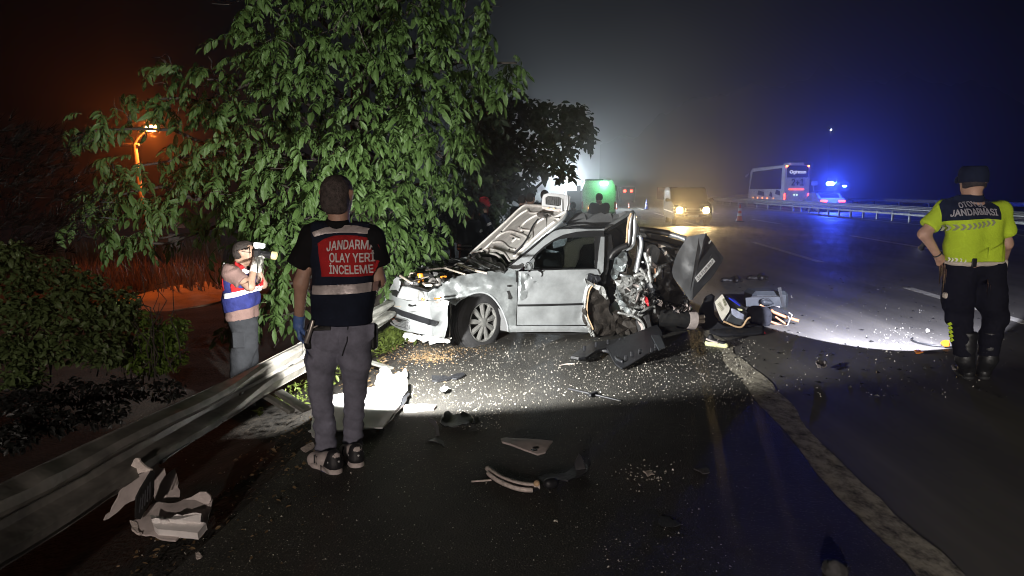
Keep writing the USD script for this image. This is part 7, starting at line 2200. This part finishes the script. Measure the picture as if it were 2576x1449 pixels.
# black panel under the rear
PNL = thing('door_panel', 'black inner door panel lying on the asphalt below the crushed rear', 'car part', G(1560, 890))
pb2 = [(1526, 876), (1560, 862), (1620, 848), (1652, 838), (1664, 850), (1672, 874), (1640, 884), (1600, 896), (1566, 909), (1548, 900)]
part(PNL, 'panel', lay(pb2, .10, .014, 12, .012, 5, 3, tilt=lambda u, v: .10 * np.clip((880 - v) / 40, -.6, 1)), M['plastic_black'], 40)
part(PNL, 'panel_arm', lay([(1436, 898), (1450, 884), (1490, 862), (1560, 850), (1600, 846), (1590, 856), (1530, 872), (1500, 880), (1476, 896), (1456, 900)], .09, .02, 12, .02, 6, 4), M['plastic_black'], 40)
part(PNL, 'panel_lip', tube(smoothpath([G(x, y, .06) for x, y in ((1436, 900), (1475, 898), (1505, 882), (1530, 884), (1550, 902), (1567, 910))], 16), .018, 6), M['plastic_black'], True)
part(PNL, 'end_plate', lay([(1634, 836), (1660, 842), (1674, 874), (1658, 880)], .16, .012, 10, 0), M['suitcase'], 40)
for k in range(9):
    x, y = ((1470, 876), (1500, 866), (1530, 860), (1560, 856), (1590, 890), (1610, 884), (1650, 870), (1640, 880), (1575, 900))[k]
    part(PNL, 'clip', obox(G(x, y, .13), unit([1, .3, 0]), Y_, Z_, .03, .02, .05, .004), M['plastic_black'])
# running shoe
SHO = thing('trainer', 'single black and lime-white running shoe lying on the road right of the panel', 'shoe', G(1800, 872))
a_, b_ = G(1778, 870), G(1832, 876)
dsh = unit(b_ - a_)
wsh = np.cross(dsh, Z_)
part(SHO, 'sole', blob([(a_ + dsh * .04 + [0, 0, .035], b_ - dsh * .03 + [0, 0, .022], .042, .032), (a_ + dsh * .02 + [0, 0, .03], a_ + dsh * .09 + [0, 0, .03], .042, .040)], .007, .02, [(a_ + [0, 0, .055], (0, 0, 1)), (a_ + [0, 0, .003], (0, 0, -1))]), M['shoe_lime'], 40)
part(SHO, 'upper', blob([(a_ + dsh * .03 + [0, 0, .065], a_ + dsh * .035 + [0, 0, .10], .034, .032), (a_ + dsh * .04 + [0, 0, .06], b_ - dsh * .05 + [0, 0, .04], .036, .028)], .007, .025), M['shoe_black'], True)
part(SHO, 'side_patch', tube(smoothpath([a_ + dsh * x + wsh * s_ * .036 + [0, 0, z] for s_ in (1,) for x, z in ((.0, .085), (.04, .07), (.09, .06), (.13, .05))], 8), .010, 6), M['shoe_white'], True)
part(SHO, 'lace', tube([a_ + dsh * .11 + wsh * .03 + [0, 0, .06], a_ + dsh * .12 - wsh * .0 + [0, 0, .085], a_ + dsh * .13 - wsh * .03 + [0, 0, .06]], .005, 5), M['shoe_white'], True)
# dark seat cushion / boot lining with papers, box, suitcase and sticks
def Z3(x, y):
    return (2350 + x / 4.83) * .7318, (950 + y / 4.83) * .7318


def V3_(x, y, Y):
    return D(*Z3(x, y), Y)


gY = G(*Z3(600, 930))[1]
SEAT = thing('boot_lining', 'big curled black boot lining lying on the road behind the torn car', 'car part', G(*Z3(600, 930)))
lin = [(330, 420), (370, 330), (460, 290), (520, 330), (500, 450), (520, 620), (600, 760), (700, 830), (900, 850), (1100, 780), (1340, 830), (1330, 900), (1150, 930), (800, 940), (600, 935), (450, 890), (360, 800), (310, 650), (300, 520)]
part(SEAT, 'lining', sheet(lin, lambda u, v: V3_(u, v, gY + .05 + .35 * (930 - v) / 640), 40, .10, dents(.05, 3, 4)), M['black_fabric'], True)
part(SEAT, 'lining', lay([Z3(*q) for q in ((430, 880), (1330, 830), (1340, 905), (800, 945), (560, 930))], .05, .05, 12, .02), M['black_fabric'], True)
bxY = gY - .02
BX = thing('plastic_box', 'black box with a bluish reflection painted on its front, leaning on the curled lining', 'box', G(*Z3(850, 850)))
part(BX, 'box_body', sheet([(650, 420), (720, 340), (980, 480), (1060, 600), (1040, 680), (970, 830), (830, 820), (660, 750), (640, 560)], lambda u, v: V3_(u, v, bxY + .02), 40, .16, dents(.01, 4, 3)), M['plastic_black'], 40)
part(BX, 'clear_front', sheet([(775, 515), (830, 520), (1020, 620), (1025, 690), (975, 815), (850, 800), (690, 735), (740, 660)], lambda u, v: V3_(u, v, bxY - .03), 40, .03, dents(.02, 6, 3)), M['suitcase'], True)
part(BX, 'clear_front', sheet([(790, 530), (860, 550), (1010, 640), (990, 720), (880, 690), (800, 630)], lambda u, v: V3_(u, v, bxY - .06), 30, .01, dents(.01, 8, 3)), simple('pale_blue_sheen', (.42, .46, .62), .3, 0, .3, 14), True)  # bluish-white reflection on the box front, put into the colour
part(BX, 'rim', tube(smoothpath([V3_(x, y, bxY - .06) for x, y in ((660, 750), (830, 820), (975, 832), (1050, 720), (1110, 680))], 16), .012, 6), M['wood_pale'], True)
part(BX, 'blue_edge', tube([V3_(755, 360, bxY - .05), V3_(935, 485, bxY - .05)], .010, 6), simple('blue_plastic', (.03, .05, .7), .4, 0, .1, 10), True)
part(BX, 'latch', sheet([(890, 530), (975, 545), (975, 575), (920, 568)], lambda u, v: V3_(u, v, bxY - .05), 20, .02), M['shoe_lime'], 40)
PAP = thing('paper_sheet', 'white printed paper sheet standing against the black box', 'paper', G(*Z3(640, 740)))
pq = [(515, 425), (640, 295), (665, 330), (700, 400), (745, 480), (768, 520), (750, 590), (645, 742), (600, 660), (550, 540)]
part(PAP, 'paper', sheet(pq, lambda u, v: V3_(u, v, bxY - .08), 30, .002, dents(.006, 6, 3)), M['paper'], True)
for k in range(9):
    x0, y0 = 640 + 14 * (k // 3) + 4 * (k % 3), 390 + 40 * (k // 3) + 11 * (k % 3)
    part(PAP, 'print_line', bar(V3_(x0, y0, bxY - .095), V3_(x0 + 36, y0 - 26, bxY - .095), .003, .005, up=(0, -1, 0)), M['chevron_grey'])
for k in range(6):
    x0, y0 = 560 + 12 * k, 470 + 34 * k * .6
    part(PAP, 'print_line', bar(V3_(x0, y0, bxY - .095), V3_(x0 + 44, y0 - 40, bxY - .095), .003, .004, up=(0, -1, 0)), M['chevron_grey'])
scY = G(*Z3(1600, 560))[1] + .25
SC = thing('suitcase', 'dark grey suitcase lying on the road behind the pile of sticks', 'suitcase', G(*Z3(1380, 520)))
part(SC, 'case_body', obox(V3_(1360, 390, scY + .15), unit([1, .05, 0]), unit([-.05, 1, 0]), Z_, .52, .4, .30, .05), M['suitcase'], 30)
part(SC, 'case_side', sheet([(1030, 360), (1120, 350), (1600, 340), (1650, 440), (1690, 520), (1500, 510), (1300, 500), (1040, 500)], lambda u, v: V3_(u, v, scY - .14), 40, .04, dents(.01, 3, 3)), M['suitcase'], 30)
part(SC, 'seam', bar(V3_(1120, 340, scY - .09), V3_(1590, 332, scY - .09), .02, .02), M['plastic_black'])
part(SC, 'corner_guard', sheet([(1560, 190), (1620, 180), (1640, 320), (1690, 520), (1640, 510), (1600, 340)], lambda u, v: V3_(u, v, scY - .15), 30, .03), M['plastic_black'], 30)
part(SC, 'handle', tube(smoothpath([V3_(x, y, scY - .2) for x, y in ((1290, 440), (1300, 390), (1360, 375), (1420, 390), (1450, 430), (1490, 450))], 14), .014, 6), M['plastic_black'], True)
part(SC, 'pale_bag', blob([(V3_(1330, 430, scY - .2), V3_(1440, 440, scY - .2), .045, .035)], .012, .02), M['suitcase'], True)
stY = G(*Z3(1500, 800))[1]
def stick(pts, r, nm, m_='wood', grp='broken wooden sticks in the pile by the suitcase'):
    deb('wooden_stick', nm, 'stick', tube([V3_(x, y, stY + dz) for x, y, dz in pts], r, 7), m_, True, grp)


stick([(1260, 480, .1), (1410, 560, .06)], .02, 'thick stick end beside the dark bundle, topmost of the pile')
stick([(1450, 560, .06), (1490, 595, .04), (1730, 690, .0)], .02, 'long stick in the middle of the pile pointing right')
stick([(1770, 700, .0), (1915, 740, -.05)], .022, 'stick end sticking out furthest right of the pile')
stick([(1130, 520, .1), (1290, 560, .08)], .016, 'stick at the upper left of the pile')
stick([(1380, 710, .0), (1440, 750, .0), (1710, 855, -.03)], .016, 'lowest stick of the pile, lying on the road')
stick([(1520, 670, .03), (1710, 800, .0)], .013, 'thin stick between the middle and the lowest one')
stick([(1060, 570, .1), (1170, 600, .08)], .012, 'short thin stick at the left end of the pile', 'wood_pale')
stick([(1390, 780, -.03), (1440, 765, -.03)], .014, 'stubby pale stick end below the dark bundle', 'wood_pale')
deb('dark_bundle', 'dark crumpled cloth bundle among the wooden sticks', 'cloth', blob([(V3_(1180, 620, stY), V3_(1330, 640, stY - .02), .10, .10), (V3_(1200, 720, stY - .05), V3_(1340, 760, stY - .05), .09, .08), (V3_(1500, 600, stY + .15), V3_(1650, 640, stY + .15), .08, .06)], .012, .05, wr=folds(.03, 7, 5)), 'black_fabric', True)
deb('bent_metal', 'bent light metal bracket at the right end of the stick pile', 'debris', cat_(tube([V3_(1730, 660, stY - .04), V3_(1760, 720, stY - .05), V3_(1720, 830, stY - .06)], .012, 6), tube([V3_(1740, 600, stY), V3_(1800, 640, stY), V3_(1770, 720, stY - .02)], .012, 6)), 'engine_grey', True)
deb('dark_cloth', 'grey cloth at the back of the stick pile below the suitcase', 'cloth', sheet(jag([(1480, 500), (1600, 490), (1650, 560), (1680, 600), (1580, 590), (1500, 560)], 6, 40, 3), lambda u, v: V3_(u, v, stY + .2), 30, .03, dents(.04, 7, 3)), 'cloth_rag', True)
deb('red_scrap', 'small red plastic scrap in front of the black lining', 'debris', facets([((Z3(1320, 960)[0] - 914.8) / .3693, (Z3(1320, 960)[1] - 453.7) / .3693), ((Z3(1370, 950)[0] - 914.8) / .3693, (Z3(1370, 950)[1] - 453.7) / .3693), ((Z3(1340, 905)[0] - 914.8) / .3693, (Z3(1340, 905)[1] - 453.7) / .3693)], lambda u, v: G(*Z3(1340, 965))[1], 8, .01, 3), 'helmet_red', False)
# dark lumps on the carriageway behind the plate
for k, (x, y) in enumerate(((1842, 705), (1905, 700))):
    deb('dark_clod', ['dark flat lump on the lane right of the boot lid, nearer to it', 'dark flat lump on the lane right of the boot lid, farther from it'][k], 'debris', blob([(G(x - 22, y, .03), G(x + 22, y, .03), .05, .05), (G(x + 10, y - 4, .05), G(x + 12, y, .05), .08, .05)], .02, .03, wr=folds(.02, 9, 4 + k)), 'engine_black', True)
# big torn beige piece in the foreground (pixels of zoom 7)
def Z7(x, y):
    return x * .4443, 805 + y * .4443


BP = thing('torn_bumper_piece', 'large torn pale plastic piece with dark vent, lying in the left foreground', 'car part', G(*Z7(900, 1230)))
Y7 = G(*Z7(900, 1240))[1]


def W7(x, y, dy=0.0):
    return D(*Z7(x, y), Y7 + dy)


part(BP, 'left_wing', sheet(jag([(590, 1138), (640, 1050), (690, 955), (735, 920), (800, 868), (865, 850), (800, 960), (775, 1005), (735, 1035), (700, 1045), (660, 1095)], 3, 30, 2), lambda u, v: W7(u, v, .10 + (u - 700) * .0007), 26, .008, dents(.015, 6, 3)), M['beige_plastic'], 35)
part(BP, 'vent', sheet([(862, 852), (876, 865), (872, 990), (835, 1060), (795, 1130), (770, 1120), (775, 1005), (800, 955)], lambda u, v: W7(u, v, .06 + (u - 800) * .0010), 26, .01), M['engine_black'], 35)
for k in range(5):
    part(BP, 'vent_bar', bar(W7(800 + 13 * k, 1005 - 22 * k, .02), W7(790 + 15 * k, 1090 - 20 * k, .02), .006, .006), M['plastic_black'])
part(BP, 'back_wall', sheet(jag([(868, 855), (885, 795), (905, 830), (940, 845), (945, 880), (930, 930), (900, 970), (945, 900), (960, 855), (998, 840), (1010, 930), (1025, 960), (1015, 1020), (955, 1030), (880, 1030), (872, 990)], 4, 26, 5), lambda u, v: W7(u, v, .34 + .0004 * (u - 900) - (v - 900) * .0006), 24, .008, dents(.02, 7, 4)), M['beige_plastic'], 35)
part(BP, 'torn_top', sheet(jag([(690, 940), (740, 830), (765, 785), (800, 782), (805, 810), (835, 835), (870, 850), (800, 868), (735, 915)], 5, 22, 5), lambda u, v: W7(u, v, .16), 22, .01, dents(.02, 9, 5)), M['beige_torn'], 35)
part(BP, 'base', sheet(jag([(795, 1120), (850, 1035), (960, 1030), (1040, 1015), (1090, 1005), (1160, 1035), (1185, 1045), (1160, 1160), (1090, 1200), (1030, 1220), (990, 1245), (930, 1248), (880, 1220), (800, 1205), (750, 1180), (735, 1140)], 4, 30, 6), lambda u, v: W7(u, v, -.05 + (1240 - v) * .0012), 24, .01, dents(.014, 7, 5)), M['beige_plastic'], 35)
part(BP, 'curl', sheet([(1040, 1018), (1080, 1005), (1130, 975), (1165, 975), (1190, 995), (1196, 1015), (1180, 1045), (1165, 1045), (1100, 1020)], lambda u, v: W7(u, v, .16), 20, .008, dents(.01, 7, 5)), M['beige_plastic'], 35)
part(BP, 'right_lip', sheet([(1170, 1050), (1205, 1010), (1195, 1060), (1168, 1155), (1150, 1150)], lambda u, v: W7(u, v, -.06 + (1240 - v) * .0011), 18, .008), M['beige_plastic'], 35)
q1, q2 = W7(865, 1142, -.06), W7(1130, 1160, -.03)
part(BP, 'tray', sheet([(858, 1130), (880, 1121), (1000, 1130), (1135, 1141), (1166, 1150), (1118, 1206), (1000, 1194), (890, 1184), (866, 1160)], lambda u, v: W7(u, v, -.10 + (1240 - v) * .0012 - .03 * (v < 1142)), 20, .04, dents(.006, 9, 2)), M['cone_white'], 35)
part(BP, 'torn_edge', sheet(jag([(735, 1130), (770, 1130), (790, 1190), (850, 1210), (905, 1220), (900, 1235), (840, 1225), (770, 1200), (742, 1165)], 6, 14, 6), lambda u, v: W7(u, v, -.065 + (1240 - v) * .0012), 14, .012, dents(.018, 12, 5)), M['beige_torn'], False)
deb('pale_scrap', 'small pale scrap alone on the dark ground below the torn plastic piece', 'debris', lay(jag([(488, 1394), (500, 1388), (514, 1392), (505, 1402), (492, 1404)], 2, 6, 3), .02, .01, 6, .015, 12, 3), 'beige_torn', False)
# stone and rags on the right
deb('stone', 'rounded grey stone at the bottom edge of the picture', 'stone', blob([(G(2090, 1432, .03), G(2112, 1436, .03), .040, .034), (G(2098, 1430, .05), G(2104, 1436, .045), .036, .03)], .007, .02, wr=folds(.010, 18, 4)), 'stone', True)
RAG = [(2068, 916, 'crumpled pale rag on the dusty road left of the yellow-shirted person'), (2405, 922, 'small pale rag at the feet of the person in the yellow shirt')]
for k, (x, y, nm) in enumerate(RAG):
    deb('rag', nm, 'cloth', lay(jag([(x - 14, y - 4), (x - 2, y - 9), (x + 12, y - 6), (x + 15, y + 3), (x + 2, y + 7), (x - 12, y + 6)], 1.5, 6, k), .05, .01, 5, .05, 16, 4 + k), 'cloth_rag', True)
for k, (pl_, nm, mt) in enumerate((([(2366, 862), (2374, 853), (2388, 856), (2390, 868), (2376, 870)], 'bright orange fragment lit by the torch near the legs', 'orange_plastic'),
                                   ([(2300, 880), (2316, 880), (2324, 886), (2306, 888)], 'flat orange fragment left of the brighter orange one', 'orange_plastic'),
                                   ([(2328, 832), (2334, 826), (2340, 834), (2330, 838)], 'white torn paper bit in the torch light', 'paper'),
                                   ([(1660, 1302), (1682, 1300), (1714, 1318), (1700, 1323), (1664, 1322), (1656, 1312)], 'clear plastic shard lying on the dark asphalt right of centre', 'suitcase'),
                                   ([(1746, 1180), (1780, 1178), (1790, 1186), (1770, 1190)], 'small dim grey shard above the clear plastic shard', 'stone'),
                                   ([(1618, 1186), (1634, 1180), (1646, 1190), (1630, 1196)], 'pale crumbled lump on the dark asphalt right of the curled liner', 'beige_torn'),
                                   ([(1392, 1308), (1400, 1302), (1404, 1312)], 'tiny white shard in the middle of the foreground', 'paper'),
                                   ([(2134, 1422), (2110, 1410), (2124, 1432)], 'thin flake beside the grey stone', 'stone'),
                                   ([(758, 1130), (786, 1112), (792, 1122), (768, 1138)], 'torn pale strip left of the white trainers', 'beige_torn'))):
    deb('fragment', nm, 'debris', lay(jag(pl_, 1, 8, k), .03 if k < 2 else .015, .008, 7, .015, 14, 7 + k), mt, False)
deb('wire', 'long black wire lying in the torch light', 'wire', tube(smoothpath([G(x, y, .012) for x, y in ((2296, 850), (2310, 862), (2340, 868), (2380, 872), (2410, 872))], 14), .010, 6), 'plastic_black', True)
deb('wire', 'thin dark wiper blade on the lit asphalt right of centre', 'wiper blade', cat_(tube([G(1430, 978, .015), G(1500, 994, .02), G(1562, 1008, .015)], .010, 6), tube([G(1484, 996, .02), G(1500, 990, .02)], .022, 6)), 'plastic_black', True)
deb('crack_strip', 'pale thin strip of plastic on the asphalt under the door', 'debris', tube(smoothpath([G(1408, 921, .01), G(1425, 916, .012), G(1446, 916, .01)], 8), .007, 5), 'beige_torn', True)
# glass crumbs and grit: uncountable
gr = []
rngG = np.random.default_rng(3)
tet = np.array([[1, 0, -.4], [-.5, .87, -.4], [-.5, -.87, -.4], [0, 0, .8]])
tf = np.array([[0, 2, 1], [0, 1, 3], [1, 2, 3], [2, 0, 3]])
def crumbs(n, fx, fy, s0, s1):
    for k in range(n):
        x, y = fx(), fy()
        p = G(x, y, .012)
        s = rngG.uniform(s0, s1) * rngG.uniform(.5, 1)
        gr.append((tet * s * rngG.uniform(.5, 1.4, 3) @ rotm(rngG.uniform(0, 6.28), rngG.normal(0, .4)).T + p, tf))


crumbs(2600, lambda: rngG.uniform(1000, 1900), lambda: 850 + 180 * rngG.beta(1.4, 1.8), .003, .0095)
crumbs(900, lambda: rngG.uniform(350, 1900), lambda: rngG.uniform(1040, 1440), .002, .006)
crumbs(420, lambda: rngG.uniform(1800, 2550), lambda: rngG.uniform(690, 1000), .003, .010)
crumbs(160, lambda: rngG.uniform(1150, 1260), lambda: rngG.uniform(1010, 1080), .003, .009)
for cx, cy, n in ((1625, 1190, 60), (1880, 690, 20), (2260, 860, 90)):
    crumbs(n, lambda: rngG.normal(cx, 40), lambda: rngG.normal(cy, 16), .004, .013)
single('glass_crumbs', merge(gr), simple('glass_crumb', (.55, .53, .46), .35, 0, .3, 60), 'crumbs of broken glass and grit scattered over the asphalt', 'glass crumbs', kind='stuff')
gr2, keep = [], gr
gr = gr2
crumbs(700, lambda: rngG.normal(1085, 34), lambda: rngG.normal(896, 9), .004, .012)
crumbs(250, lambda: rngG.normal(1150, 60), lambda: rngG.normal(880, 6), .003, .008)
single('sand_patch', merge(gr2), simple('sand', (.30, .20, .10), .9, 0, .3, 30), 'brown spilled sand on the asphalt in front of the front wheel', 'sand', kind='stuff')
dk = []
for k in range(240):
    x, y = rngG.uniform(1750, 2560), rngG.uniform(700, 1000)
    p = G(x, y, .008)
    dk.append((tet * rngG.uniform(.008, .03) * rngG.uniform(.4, 1.5, 3) * [1, 1, .4] @ rotm(rngG.uniform(0, 6.28)).T + p, tf))
single('plastic_bits', merge(dk), M['engine_black'], 'small dark plastic bits strewn over the dusty lane', 'debris', kind='stuff')
